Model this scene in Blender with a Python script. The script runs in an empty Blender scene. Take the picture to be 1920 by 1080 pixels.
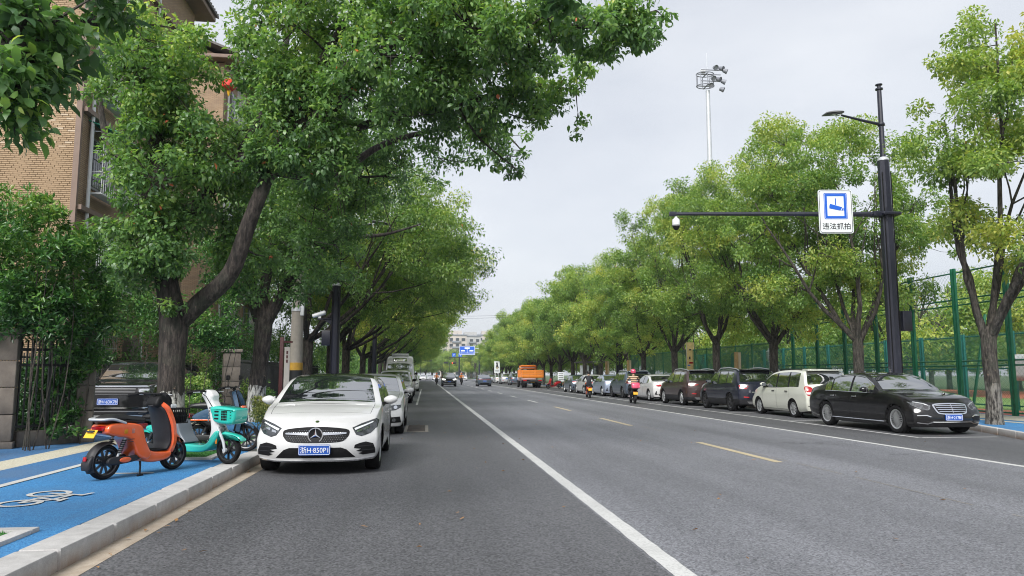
import bpy, bmesh, math, random
import numpy as np
from mathutils import Vector, Matrix
from mathutils.bvhtree import BVHTree
from mathutils.geometry import delaunay_2d_cdt

SC = bpy.context.scene
COL = SC.collection
R = math.radians

# ------------------------------------------------------------------ camera
CAM_H = 1.43
YAW, PITCH, FPX = R(6.56), R(6.64), 1400.0
cd = bpy.data.cameras.new('camera')
cam = bpy.data.objects.new('camera', cd)
COL.objects.link(cam)
cd.sensor_width = 36.0
cd.lens = FPX / 1920 * 36
cd.clip_start = 0.05
cd.clip_end = 3000
Fv = Vector((math.sin(YAW) * math.cos(PITCH), math.cos(YAW) * math.cos(PITCH), math.sin(PITCH)))
Rv = Vector((math.cos(YAW), -math.sin(YAW), 0))
Uv = Rv.cross(Fv)
cam.matrix_world = Matrix(((Rv.x, Uv.x, -Fv.x, 0), (Rv.y, Uv.y, -Fv.y, 0), (Rv.z, Uv.z, -Fv.z, CAM_H), (0, 0, 0, 1)))
SC.camera = cam

# ------------------------------------------------------------------ sky and sun (overcast)
world = bpy.data.worlds.new('World')
SC.world = world
world.use_nodes = True
wn, wl = world.node_tree.nodes, world.node_tree.links
wn.clear()
SUN_EL, SUN_AZ = R(42), R(206)          # azimuth clockwise from +Y
sky = wn.new('ShaderNodeTexSky')
sky.sky_type = 'NISHITA'
sky.sun_disc = False
sky.sun_elevation = SUN_EL
sky.sun_rotation = SUN_AZ
sky.air_density, sky.dust_density = 1.0, 3.0
tc = wn.new('ShaderNodeTexCoord')
mp = wn.new('ShaderNodeMapping')
mp.inputs['Scale'].default_value = (1.0, 1.0, 2.6)
ns = wn.new('ShaderNodeTexNoise')
ns.inputs['Scale'].default_value = 1.6
ns.inputs['Detail'].default_value = 5
ns.inputs['Roughness'].default_value = 0.55
cr = wn.new('ShaderNodeValToRGB')
cr.color_ramp.elements[0].position = 0.3
cr.color_ramp.elements[0].color = (0.170, 0.181, 0.203, 1)
cr.color_ramp.elements[1].position = 0.72
cr.color_ramp.elements[1].color = (0.252, 0.258, 0.268, 1)
sc_ = wn.new('ShaderNodeMixRGB')
sc_.blend_type = 'MULTIPLY'
sc_.inputs[0].default_value = 1
sc_.inputs[2].default_value = (10, 10, 10, 1)
mx = wn.new('ShaderNodeMixRGB')
mx.inputs[0].default_value = 0.93
bg = wn.new('ShaderNodeBackground')
bg.inputs['Strength'].default_value = 0.1
wo = wn.new('ShaderNodeOutputWorld')
wl.new(tc.outputs['Generated'], mp.inputs['Vector'])
wl.new(mp.outputs[0], ns.inputs['Vector'])
wl.new(ns.outputs['Fac'], cr.inputs[0])
wl.new(cr.outputs[0], sc_.inputs[1])
wl.new(sky.outputs[0], mx.inputs[1])
wl.new(sc_.outputs[0], mx.inputs[2])
wl.new(mx.outputs[0], bg.inputs['Color'])
wl.new(bg.outputs[0], wo.inputs['Surface'])

ld = bpy.data.lights.new('sun', 'SUN')
ld.energy = 1.5
ld.angle = R(28)
ld.color = (1.0, 0.985, 0.96)
sun = bpy.data.objects.new('sun', ld)
COL.objects.link(sun)
sd = Vector((math.sin(SUN_AZ) * math.cos(SUN_EL), math.cos(SUN_AZ) * math.cos(SUN_EL), math.sin(SUN_EL)))
sun.rotation_euler = sd.to_track_quat('Z', 'Y').to_euler()
sun.location = (-20, -20, 60)

vs = SC.view_settings
vs.view_transform = 'Standard'
vs.look = 'None'
vs.gamma = 1
vs.exposure = 1.8
vs.use_curve_mapping = False
SC.render.engine = 'CYCLES'
SC.cycles.use_denoising = True
SC.cycles.filter_width = 1.05
SC.cycles.max_bounces = 6
SC.cycles.transparent_max_bounces = 8
SC.cycles.volume_bounces = 0

# ------------------------------------------------------------------ helpers
def at(px, py, y):
    """world point seen at photo pixel (px, py) on the plane Y = y"""
    d = Fv * FPX + Rv * (px - 960) - Uv * (py - 540)
    t = y / d.y
    return Vector((d.x * t, y, CAM_H + d.z * t))

def gnd(px, py, z=0.0):
    d = Fv * FPX + Rv * (px - 960) - Uv * (py - 540)
    t = (z - CAM_H) / d.z
    return Vector((d.x * t, d.y * t, z))

def tag(o, label=None, cat=None, group=None, kind=None):
    if label: o['label'] = label
    if cat: o['category'] = cat
    if group: o['group'] = group
    if kind: o['kind'] = kind
    return o

def thing(name, label, cat, loc=(0, 0, 0), rotz=0.0, group=None):
    o = bpy.data.objects.new(name, None)
    o.empty_display_size = 0.2
    COL.objects.link(o)
    o.location = loc
    o.rotation_euler = (0, 0, rotz)
    return tag(o, label, cat, group)

def empty(name, parent, loc=(0, 0, 0)):
    o = bpy.data.objects.new(name, None)
    COL.objects.link(o)
    o.parent = parent
    o.location = loc
    return o

def link(name, me, parent=None, loc=None, rot=None):
    o = bpy.data.objects.new(name, me)
    COL.objects.link(o)
    if parent is not None: o.parent = parent
    if loc is not None: o.location = loc
    if rot is not None: o.rotation_euler = rot
    return o

def kids(o):
    return [c for c in o.children]

def copy_tree(o, parent=None):
    c = o.copy()
    COL.objects.link(c)
    if parent is not None:
        c.parent = parent
    for ch in kids(o):
        copy_tree(ch, c)
    return c

class MB:
    def __init__(s):
        s.v, s.f, s.m = [], [], []
    def add(s, vs_, fs, mi=0):
        n = len(s.v)
        s.v.extend([tuple(p) for p in vs_])
        s.f.extend([tuple(i + n for i in f) for f in fs])
        s.m.extend([mi] * len(fs))
        return s
    def box(s, c, d, mi=0, rot=None, ch=0.0):
        x, y, z = d[0] / 2, d[1] / 2, d[2] / 2
        if ch <= 0:
            vs_ = [Vector((a * x, b * y, e * z)) for e in (-1, 1) for a, b in ((-1, -1), (1, -1), (1, 1), (-1, 1))]
            fs = [(3, 2, 1, 0), (4, 5, 6, 7), (0, 1, 5, 4), (1, 2, 6, 5), (2, 3, 7, 6), (3, 0, 4, 7)]
        else:
            def ring(xx, yy, zz):
                k = ch
                return [Vector(p) for p in ((-xx + k, -yy, zz), (xx - k, -yy, zz), (xx, -yy + k, zz), (xx, yy - k, zz), (xx - k, yy, zz), (-xx + k, yy, zz), (-xx, yy - k, zz), (-xx, -yy + k, zz))]
            vs_ = ring(x - ch * .5, y - ch * .5, -z) + ring(x, y, -z + ch) + ring(x, y, z - ch) + ring(x - ch * .5, y - ch * .5, z)
            fs = [tuple(range(7, -1, -1)), tuple(range(24, 32))]
            for k in range(3):
                for i in range(8):
                    j = (i + 1) % 8
                    fs.append((k * 8 + i, k * 8 + j, k * 8 + 8 + j, k * 8 + 8 + i))
        if rot is not None: vs_ = [rot @ p for p in vs_]
        c = Vector(c)
        return s.add([p + c for p in vs_], fs, mi)
    def bar(s, a, b, w, h=None, mi=0, ch=0.0):
        a, b = Vector(a), Vector(b)
        d = b - a
        L = d.length
        q = d.to_track_quat('Y', 'Z').to_matrix()
        return s.box((a + b) / 2, (w, L, h or w), mi, q, ch)
    def tube(s, path, rad, n=8, mi=0, cap=True):
        path = [Vector(p) for p in path]
        if not hasattr(rad, '__len__'): rad = [rad] * len(path)
        vs_, fs = [], []
        t0 = (path[1] - path[0]).normalized()
        u = t0.orthogonal().normalized()
        for i, p in enumerate(path):
            t = (path[min(i + 1, len(path) - 1)] - path[max(i - 1, 0)])
            if t.length < 1e-9: t = t0
            t = t.normalized()
            u = (u - t * u.dot(t))
            if u.length < 1e-6: u = t.orthogonal()
            u.normalize()
            w = t.cross(u)
            for k in range(n):
                a = 2 * math.pi * k / n
                vs_.append(p + (u * math.cos(a) + w * math.sin(a)) * rad[i])
        for i in range(len(path) - 1):
            for k in range(n):
                k2 = (k + 1) % n
                fs.append((i * n + k, i * n + k2, (i + 1) * n + k2, (i + 1) * n + k))
        if cap:
            fs.append(tuple(range(n - 1, -1, -1)))
            fs.append(tuple((len(path) - 1) * n + k for k in range(n)))
        return s.add(vs_, fs, mi)
    def lathe(s, prof, c=(0, 0, 0), axis='Z', n=24, mi=0, rot=None, cap=True):
        """prof: list of (r, h) along the axis"""
        vs_, fs = [], []
        for r, h in prof:
            for k in range(n):
                a = 2 * math.pi * k / n
                if axis == 'Z': p = (r * math.cos(a), r * math.sin(a), h)
                elif axis == 'X': p = (h, r * math.cos(a), r * math.sin(a))
                else: p = (r * math.sin(a), h, r * math.cos(a))
                vs_.append(Vector(p))
        for i in range(len(prof) - 1):
            for k in range(n):
                k2 = (k + 1) % n
                fs.append((i * n + k, i * n + k2, (i + 1) * n + k2, (i + 1) * n + k))
        if cap and prof[0][0] > 1e-6: fs.append(tuple(range(n - 1, -1, -1)))
        if cap and prof[-1][0] > 1e-6: fs.append(tuple((len(prof) - 1) * n + k for k in range(n)))
        if rot is not None: vs_ = [rot @ p for p in vs_]
        c = Vector(c)
        return s.add([p + c for p in vs_], fs, mi)
    def loft(s, rings, mi=0, closed=True, cap=True):
        n = len(rings[0])
        vs_ = [p for r in rings for p in r]
        fs = []
        for i in range(len(rings) - 1):
            for k in range(n if closed else n - 1):
                k2 = (k + 1) % n
                fs.append((i * n + k, i * n + k2, (i + 1) * n + k2, (i + 1) * n + k))
        if cap:
            fs.append(tuple(range(n - 1, -1, -1)))
            fs.append(tuple((len(rings) - 1) * n + k for k in range(n)))
        return s.add(vs_, fs, mi)
    def pillow(s, poly, y0, w, rnd=0.02, mi=0, n=3):
        """closed outline in (x, z), extruded along y about y0 by half-width w with rounded rims"""
        poly = [Vector((p[0], p[1])) for p in poly]
        N = len(poly)
        ar = sum(poly[i].x * poly[(i + 1) % N].y - poly[(i + 1) % N].x * poly[i].y for i in range(N))
        if ar < 0: poly.reverse()
        nor = []
        for i in range(N):
            e = (poly[(i + 1) % N] - poly[i - 1])
            nn = Vector((e.y, -e.x))
            nor.append(nn.normalized() if nn.length > 1e-9 else nn)
        rings = []
        for sgn in (-1, 1):
            for k in (range(n + 1) if sgn < 0 else range(n, -1, -1)):
                a = math.pi / 2 * k / n
                ins = rnd * (1 - math.sin(a))
                yy = y0 + sgn * (w - rnd + rnd * math.cos(a))
                rings.append([Vector((poly[i].x - nor[i].x * ins, yy, poly[i].y - nor[i].y * ins)) for i in range(N)])
        n0 = len(s.f)
        s.loft(rings, mi)
        for i in range(n0, len(s.f)): s.f[i] = tuple(reversed(s.f[i]))
        return s
    def grid(s, pts, mi=0):
        nu, nv = len(pts), len(pts[0])
        vs_ = [p for r in pts for p in r]
        fs = [(i * nv + j, (i + 1) * nv + j, (i + 1) * nv + j + 1, i * nv + j + 1) for i in range(nu - 1) for j in range(nv - 1)]
        return s.add(vs_, fs, mi)
    def mesh(s, name, mats, smooth=None):
        me = bpy.data.meshes.new(name)
        me.from_pydata(s.v, [], s.f)
        if not isinstance(mats, (list, tuple)): mats = [mats]
        for m in mats: me.materials.append(m)
        if len(mats) > 1: me.polygons.foreach_set('material_index', s.m)
        me.update()
        if smooth is not None:
            me.polygons.foreach_set('use_smooth', [True] * len(me.polygons))
            me.set_sharp_from_angle(angle=R(smooth))
        return me
    def build(s, name, mats, parent=None, smooth=35, loc=None, rot=None, fix=True):
        me = s.mesh(name, mats, None)
        if fix:
            bm = bmesh.new(); bm.from_mesh(me)
            bmesh.ops.recalc_face_normals(bm, faces=bm.faces)
            bm.to_mesh(me); bm.free()
        if smooth is not None:
            me.polygons.foreach_set('use_smooth', [True] * len(me.polygons))
            me.set_sharp_from_angle(angle=R(smooth))
        return link(name, me, parent, loc, rot)

def spline(pts, n=6, closed=False):
    """Catmull-Rom through 2D or 3D points"""
    P = [Vector(p) for p in pts]
    out = []
    N = len(P)
    rng = range(N) if closed else range(N - 1)
    for i in rng:
        if closed:
            a, b, c, d = P[(i - 1) % N], P[i], P[(i + 1) % N], P[(i + 2) % N]
        else:
            a, b, c, d = P[max(i - 1, 0)], P[i], P[i + 1], P[min(i + 2, N - 1)]
        for k in range(n):
            t = k / n
            out.append(0.5 * ((2 * b) + (c - a) * t + (2 * a - 5 * b + 4 * c - d) * t * t + (3 * b - a - 3 * c + d) * t ** 3))
    if not closed: out.append(P[-1])
    return out

def text_mesh(body, size, mat_, name='lettering', bold=0.0, align='CENTER'):
    cu = bpy.data.curves.new('lettering_curve', 'FONT')
    cu.body = body
    cu.size = size
    cu.align_x = align
    cu.align_y = 'CENTER'
    cu.extrude = 0.001
    cu.offset = bold
    cu.resolution_u = 3
    o = bpy.data.objects.new('lettering_tmp', cu)
    COL.objects.link(o)
    dg = bpy.context.evaluated_depsgraph_get()
    me = bpy.data.meshes.new_from_object(o.evaluated_get(dg))
    bpy.data.objects.remove(o)
    me.name = name
    me.materials.clear()
    me.materials.append(mat_)
    return me

def fit_text(body, w, h, mat_, bold=0.0):
    me = text_mesh(body, 1.0, mat_, bold=bold)
    n = len(me.vertices)
    a = np.empty(n * 3, np.float32)
    me.vertices.foreach_get('co', a)
    a = a.reshape(-1, 3)
    lo, hi = a.min(0), a.max(0)
    a[:, 0] = (a[:, 0] - (lo[0] + hi[0]) / 2) * w / (hi[0] - lo[0])
    a[:, 1] = (a[:, 1] - (lo[1] + hi[1]) / 2) * h / (hi[1] - lo[1])
    me.vertices.foreach_set('co', a.ravel())
    me.update()
    return me

FACE_NEG_Y = (R(90), 0, 0)              # turns text so it is read looking along +Y
FACE_POS_Y = (R(90), 0, R(180))

# ------------------------------------------------------------------ materials
MATS = {}
def nmat(name):
    m = bpy.data.materials.new(name)
    m.use_nodes = True
    nt = m.node_tree
    return m, nt.nodes, nt.links, nt.nodes['Principled BSDF']

def mat(name, col, rough=0.5, metal=0.0, var=0.0, scale=8.0, bump=0.0, bscale=None, coat=0.0, spec=None, emit=None, estr=0.0, coord='Object', col2=None, dist=0.01):
    if name in MATS: return MATS[name]
    m, n, l, b = nmat(name)
    b.inputs['Base Color'].default_value = (*col, 1)
    b.inputs['Roughness'].default_value = rough
    b.inputs['Metallic'].default_value = metal
    if coat:
        b.inputs['Coat Weight'].default_value = coat
        b.inputs['Coat Roughness'].default_value = 0.04
    if spec is not None: b.inputs['Specular IOR Level'].default_value = spec
    if emit:
        b.inputs['Emission Color'].default_value = (*emit, 1)
        b.inputs['Emission Strength'].default_value = estr
    t = n.new('ShaderNodeTexCoord')
    if var or col2:
        nz = n.new('ShaderNodeTexNoise')
        nz.inputs['Scale'].default_value = scale
        nz.inputs['Detail'].default_value = 6
        nz.inputs['Roughness'].default_value = 0.6
        l.new(t.outputs[coord], nz.inputs['Vector'])
        r = n.new('ShaderNodeValToRGB')
        c2 = col2 or tuple(min(1, c * (1 + var)) for c in col)
        c1 = col if col2 else tuple(c * (1 - var) for c in col)
        r.color_ramp.elements[0].position = 0.32
        r.color_ramp.elements[0].color = (*c1, 1)
        r.color_ramp.elements[1].position = 0.68
        r.color_ramp.elements[1].color = (*c2, 1)
        l.new(nz.outputs['Fac'], r.inputs[0])
        l.new(r.outputs[0], b.inputs['Base Color'])
    if bump:
        nb = n.new('ShaderNodeTexNoise')
        nb.inputs['Scale'].default_value = bscale or scale * 4
        nb.inputs['Detail'].default_value = 5
        l.new(t.outputs[coord], nb.inputs['Vector'])
        bp = n.new('ShaderNodeBump')
        bp.inputs['Strength'].default_value = bump
        bp.inputs['Distance'].default_value = dist
        l.new(nb.outputs['Fac'], bp.inputs['Height'])
        l.new(bp.outputs[0], b.inputs['Normal'])
    MATS[name] = m
    return m

def ramp(n, l, fac, stops):
    r = n.new('ShaderNodeValToRGB')
    e = r.color_ramp.elements
    while len(e) < len(stops): e.new(0.5)
    for el, (p, c) in zip(e, stops):
        el.position = p
        el.color = (*c, 1)
    l.new(fac, r.inputs[0])
    return r.outputs[0]

def noise(n, l, vec, scale, detail=4, rough=0.55, sc=None):
    if sc:
        m_ = n.new('ShaderNodeMapping')
        m_.inputs['Scale'].default_value = sc
        l.new(vec, m_.inputs['Vector'])
        vec = m_.outputs[0]
    z = n.new('ShaderNodeTexNoise')
    z.inputs['Scale'].default_value = scale
    z.inputs['Detail'].default_value = detail
    z.inputs['Roughness'].default_value = rough
    l.new(vec, z.inputs['Vector'])
    return z.outputs['Fac']

def mixc(n, l, fac, a, b, mode='MIX'):
    x = n.new('ShaderNodeMixRGB')
    x.blend_type = mode
    for s_, v in ((x.inputs[0], fac), (x.inputs[1], a), (x.inputs[2], b)):
        if isinstance(v, (int, float)): s_.default_value = v
        elif isinstance(v, tuple): s_.default_value = (*v, 1)
        else: l.new(v, s_)
    return x.outputs[0]

def bumpn(n, l, b, h, strength=0.4, dist=0.01):
    bp = n.new('ShaderNodeBump')
    bp.inputs['Strength'].default_value = strength
    bp.inputs['Distance'].default_value = dist
    l.new(h, bp.inputs['Height'])
    l.new(bp.outputs[0], b.inputs['Normal'])

def asphalt(name, lo, hi, patch):
    m, n, l, b = nmat(name)
    t = n.new('ShaderNodeTexCoord').outputs['Object']
    v = n.new('ShaderNodeTexVoronoi')
    v.inputs['Scale'].default_value = 66
    l.new(t, v.inputs['Vector'])
    g = noise(n, l, t, 38, 4, 0.75)
    grain = mixc(n, l, 0.5, v.outputs['Color'], g)
    sep = n.new('ShaderNodeRGBToBW'); l.new(grain, sep.inputs[0])
    base = ramp(n, l, sep.outputs[0], [(0.2, lo), (0.5, tuple((a + c) / 2 for a, c in zip(lo, hi))), (0.82, hi)])
    big = noise(n, l, t, 0.35, 5, 0.6, (1.0, 0.35, 1))
    base = mixc(n, l, 1.0, base, ramp(n, l, big, [(0.3, (1 - patch,) * 3), (0.7, (1 + patch,) * 3)]), 'MULTIPLY')
    tr = noise(n, l, t, 0.9, 3, 0.5, (1.0, 0.02, 1))
    base = mixc(n, l, 1.0, base, ramp(n, l, tr, [(0.35, (0.82,) * 3), (0.65, (1.14,) * 3)]), 'MULTIPLY')
    fl = noise(n, l, t, 9, 6, 0.75)
    base = mixc(n, l, ramp(n, l, fl, [(0.70, (0,) * 3), (0.78, (0.35,) * 3)]), base, (0.22, 0.21, 0.2))
    l.new(base, b.inputs['Base Color'])
    b.inputs['Roughness'].default_value = 0.62
    b.inputs['Specular IOR Level'].default_value = 0.42
    bumpn(n, l, b, sep.outputs[0], 0.55, 0.004)
    return m
M = {}
M['asphalt'] = asphalt('asphalt', (0.024, 0.025, 0.030), (0.268, 0.272, 0.296), 0.17)
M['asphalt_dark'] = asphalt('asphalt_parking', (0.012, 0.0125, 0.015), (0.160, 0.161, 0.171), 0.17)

def speckled(name, a, b_, c, dirt):
    m, n, l, b = nmat(name)
    t = n.new('ShaderNodeTexCoord').outputs['Object']
    v = n.new('ShaderNodeTexVoronoi')
    v.inputs['Scale'].default_value = 110
    l.new(t, v.inputs['Vector'])
    sep = n.new('ShaderNodeRGBToBW'); l.new(v.outputs['Color'], sep.inputs[0])
    base = ramp(n, l, sep.outputs[0], [(0.15, a), (0.5, b_), (0.9, c)])
    d = noise(n, l, t, 0.8, 6, 0.65)
    base = mixc(n, l, ramp(n, l, d, [(0.42, (0,) * 3), (0.72, (0.6,) * 3)]), base, dirt)
    d2 = noise(n, l, t, 5, 6, 0.75)
    base = mixc(n, l, ramp(n, l, d2, [(0.58, (0,) * 3), (0.75, (0.3,) * 3)]), base, tuple(c * .45 for c in dirt))
    st = noise(n, l, t, 2.2, 5, 0.65, (1.0, 0.06, 1))
    base = mixc(n, l, ramp(n, l, st, [(0.55, (0,) * 3), (0.72, (0.38,) * 3)]), base, tuple(c * .5 + .03 for c in dirt))
    l.new(base, b.inputs['Base Color'])
    b.inputs['Roughness'].default_value = 0.75
    bumpn(n, l, b, sep.outputs[0], 0.7, 0.006)
    return m
M['blue_rubber'] = speckled('blue_granule_paving', (0.014, 0.10, 0.26), (0.028, 0.185, 0.42), (0.08, 0.29, 0.54), (0.05, 0.14, 0.27))
M['blue_rubber_dull'] = speckled('dull_blue_granule_paving', (0.015, 0.075, 0.19), (0.03, 0.14, 0.33), (0.07, 0.22, 0.42), (0.09, 0.14, 0.22))
M['cream_paving'] = speckled('cream_granule_paving', (0.36, 0.33, 0.24), (0.52, 0.49, 0.38), (0.64, 0.62, 0.52), (0.36, 0.33, 0.27))

def road_paint(name, col):
    m, n, l, b = nmat(name)
    t = n.new('ShaderNodeTexCoord').outputs['Object']
    f = noise(n, l, t, 40, 6, 0.75)
    w = noise(n, l, t, 1.5, 4, 0.6)
    base = mixc(n, l, ramp(n, l, f, [(0.50, (0,) * 3), (0.70, (0.8,) * 3)]), col, tuple(c * 0.35 for c in col))
    base = mixc(n, l, ramp(n, l, w, [(0.4, (0,) * 3), (0.8, (0.45,) * 3)]), base, tuple(c * 0.55 for c in col))
    l.new(base, b.inputs['Base Color'])
    b.inputs['Roughness'].default_value = 0.6
    bumpn(n, l, b, f, 0.3, 0.003)
    return m
M['paint_white'] = road_paint('white_road_paint', (0.53, 0.53, 0.515))
M['paint_yellow'] = road_paint('yellow_road_paint', (0.46, 0.385, 0.25))

def stained_stone(name, a, b_, stain, zlo, zhi, scale=6):
    m, n, l, b = nmat(name)
    t = n.new('ShaderNodeTexCoord').outputs['Object']
    g = n.new('ShaderNodeNewGeometry')
    sp = n.new('ShaderNodeSeparateXYZ'); l.new(g.outputs['Position'], sp.inputs[0])
    f = noise(n, l, g.outputs['Position'], scale, 6, 0.65)
    fine = noise(n, l, g.outputs['Position'], 90, 3, 0.7)
    base = ramp(n, l, f, [(0.3, a), (0.7, b_)])
    base = mixc(n, l, 1.0, base, ramp(n, l, fine, [(0.3, (0.85,) * 3), (0.7, (1.12,) * 3)]), 'MULTIPLY')
    mr = n.new('ShaderNodeMapRange')
    l.new(sp.outputs['Z'], mr.inputs['Value'])
    mr.inputs['From Min'].default_value = zhi
    mr.inputs['From Max'].default_value = zlo
    streak = noise(n, l, g.outputs['Position'], 3.0, 5, 0.7, (1, 1, 0.3))
    mu = n.new('ShaderNodeMath'); mu.operation = 'MULTIPLY'
    l.new(mr.outputs[0], mu.inputs[0])
    l.new(ramp(n, l, streak, [(0.35, (0.15,) * 3), (0.65, (1,) * 3)]), mu.inputs[1])
    base = mixc(n, l, mu.outputs[0], base, stain)
    oi = n.new('ShaderNodeObjectInfo')
    base = mixc(n, l, 1.0, base, ramp(n, l, oi.outputs['Random'], [(0.0, (0.86,) * 3), (1.0, (1.1,) * 3)]), 'MULTIPLY')
    l.new(base, b.inputs['Base Color'])
    b.inputs['Roughness'].default_value = 0.8
    bumpn(n, l, b, fine, 0.3, 0.004)
    return m
M['kerb'] = stained_stone('kerb_granite', (0.36, 0.35, 0.34), (0.50, 0.49, 0.48), (0.26, 0.16, 0.09), 0.0, 0.12)
M['gutter'] = stained_stone('gutter_concrete', (0.30, 0.24, 0.18), (0.42, 0.36, 0.29), (0.24, 0.16, 0.10), -1, -0.5)
M['stone'] = stained_stone('fence_stone', (0.12, 0.10, 0.085), (0.20, 0.17, 0.14), (0.06, 0.055, 0.05), 0.15, 1.2, 4)
M['concrete'] = mat('concrete', (0.27, 0.245, 0.21), 0.85, var=0.12, scale=3, bump=0.2, bscale=60)
M['soil'] = mat('soil', (0.05, 0.04, 0.03), 0.95, var=0.3, scale=5, bump=0.5, bscale=40)
M['turf'] = mat('artificial_turf', (0.035, 0.16, 0.025), 0.8, var=0.35, scale=30, bump=0.6, bscale=200)
M['grass_ground'] = mat('grass_ground', (0.06, 0.10, 0.03), 0.9, var=0.35, scale=2.5, bump=0.5, bscale=60)
M['track'] = mat('running_track', (0.40, 0.12, 0.07), 0.8, var=0.12, scale=3)
M['field'] = mat('sports_field', (0.16, 0.26, 0.06), 0.9, var=0.25, scale=2)
M['paver'] = mat('grey_paving', (0.27, 0.27, 0.26), 0.85, var=0.2, scale=5, bump=0.2)

M['pole'] = mat('dark_blue_pole_paint', (0.012, 0.013, 0.024), 0.42, var=0.15, scale=3, coat=0.2)
M['fence_green'] = mat('green_fence_paint', (0.008, 0.145, 0.07), 0.45, var=0.15, scale=4)
M['fence_teal'] = mat('teal_fence_paint', (0.015, 0.15, 0.13), 0.5, var=0.15, scale=4)
M['iron'] = mat('black_iron', (0.012, 0.013, 0.014), 0.5, var=0.3, scale=6)
M['galv'] = mat('galvanised_steel', (0.52, 0.54, 0.56), 0.45, 0.3, var=0.12, scale=5)
M['white_metal'] = mat('white_metal_paint', (0.68, 0.69, 0.70), 0.4, var=0.05, scale=3)
M['grey_plastic'] = mat('grey_plastic', (0.13, 0.13, 0.135), 0.5)
M['black_plastic'] = mat('black_plastic', (0.009, 0.009, 0.010), 0.55, var=0.2, scale=10, spec=0.2)
M['dark_plastic'] = mat('charcoal_plastic', (0.022, 0.022, 0.025), 0.5, var=0.15, scale=12, spec=0.3)
M['rubber'] = mat('tyre_rubber', (0.012, 0.012, 0.013), 0.8, var=0.3, scale=14, spec=0.15)
M['chrome'] = mat('chrome', (0.75, 0.76, 0.78), 0.12, 1.0)
M['alloy'] = mat('alloy_rim', (0.48, 0.49, 0.50), 0.3, 0.75, var=0.08)
M['alloy_dark'] = mat('dark_alloy_rim', (0.06, 0.06, 0.065), 0.3, 0.6, var=0.08)
M['glass'] = mat('car_glass', (0.012, 0.015, 0.017), 0.025, 0.0, spec=1.0)
MATS['car_glass'].node_tree.nodes['Principled BSDF'].inputs['IOR'].default_value = 3.0
M['glass_light'] = mat('tinted_window_glass', (0.05, 0.06, 0.065), 0.04, 0.0, spec=1.0)
MATS['tinted_window_glass'].node_tree.nodes['Principled BSDF'].inputs['IOR'].default_value = 1.8
M['lens'] = mat('headlamp_lens', (0.10, 0.105, 0.11), 0.08, 0.1, var=0.6, scale=22, spec=0.6)
M['lens_dark'] = mat('smoked_headlamp_lens', (0.05, 0.055, 0.06), 0.06, 0.2, var=0.5, scale=22, spec=0.9)
M['red_lens'] = mat('red_lamp_lens', (0.36, 0.008, 0.012), 0.1, var=0.35, scale=25, spec=0.8)
M['amber'] = mat('amber_lens', (0.6, 0.2, 0.02), 0.2)
M['plate_blue'] = mat('plate_blue', (0.012, 0.075, 0.36), 0.4)
M['plate_white'] = mat('plate_lettering', (0.72, 0.74, 0.78), 0.4)
M['plate_yellow'] = mat('plate_yellow', (0.75, 0.42, 0.02), 0.45)
M['interior'] = mat('car_interior', (0.01, 0.01, 0.011), 0.8)
M['sign_blue'] = mat('sign_blue', (0.012, 0.10, 0.52), 0.4)
M['sign_white'] = mat('sign_white', (0.66, 0.69, 0.70), 0.4, var=0.03)
M['sign_black'] = mat('sign_black', (0.012, 0.012, 0.016), 0.5)
M['seat'] = mat('scooter_seat_vinyl', (0.014, 0.014, 0.015), 0.45, bump=0.15, bscale=150)

def paint(name, col, flake=0.0, rough=0.32):
    m, n, l, b = nmat('paint_' + name)
    t = n.new('ShaderNodeTexCoord').outputs['Object']
    base = mixc(n, l, ramp(n, l, noise(n, l, t, 3.5, 6, 0.75), [(0.5, (0,) * 3), (0.8, (0.05 if max(col) < .3 else 0.16,) * 3)]), col, (0.25, 0.235, 0.21))
    base = mixc(n, l, ramp(n, l, noise(n, l, t, 45, 4, 0.8), [(0.66, (0,) * 3), (0.76, (0.3,) * 3)]), base, (0.16, 0.15, 0.135))
    l.new(base, b.inputs['Base Color'])
    b.inputs['Metallic'].default_value = flake
    b.inputs['Roughness'].default_value = rough
    b.inputs['Specular IOR Level'].default_value = 0.5 if max(col) > .3 else 0.1
    b.inputs['Coat Weight'].default_value = 1.0
    cr_ = ramp(n, l, noise(n, l, t, 6, 5, 0.7), [(0.35, (0.03,) * 3), (0.75, (0.14,) * 3)])
    l.new(cr_, b.inputs['Coat Roughness'])
    return m
PAINT = {
    'white': paint('white', (0.58, 0.58, 0.575)), 'cream': paint('cream', (0.56, 0.57, 0.50)), 'black': paint('black', (0.008, 0.008, 0.009)),
    'darkblue': paint('dark_blue', (0.012, 0.014, 0.026)), 'brown': paint('brown', (0.05, 0.032, 0.032), 0.2), 'silverblue': paint('silver_blue', (0.30, 0.35, 0.46), 0.35),
    'grey': paint('grey', (0.10, 0.11, 0.12), 0.3), 'silver': paint('silver', (0.45, 0.46, 0.48), 0.4), 'slate': paint('slate', (0.07, 0.09, 0.12), 0.2),
    'orange': paint('orange', (0.72, 0.10, 0.012)), 'teal': paint('teal', (0.015, 0.42, 0.34)), 'navy': paint('navy', (0.035, 0.075, 0.13)),
    'truck_orange': paint('truck_orange', (0.62, 0.19, 0.02)), 'red': paint('red', (0.30, 0.015, 0.02)), 'pink': paint('pink', (0.55, 0.06, 0.13)), 'palepink': paint('pale_pink', (0.55, 0.40, 0.40)),
}

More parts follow.
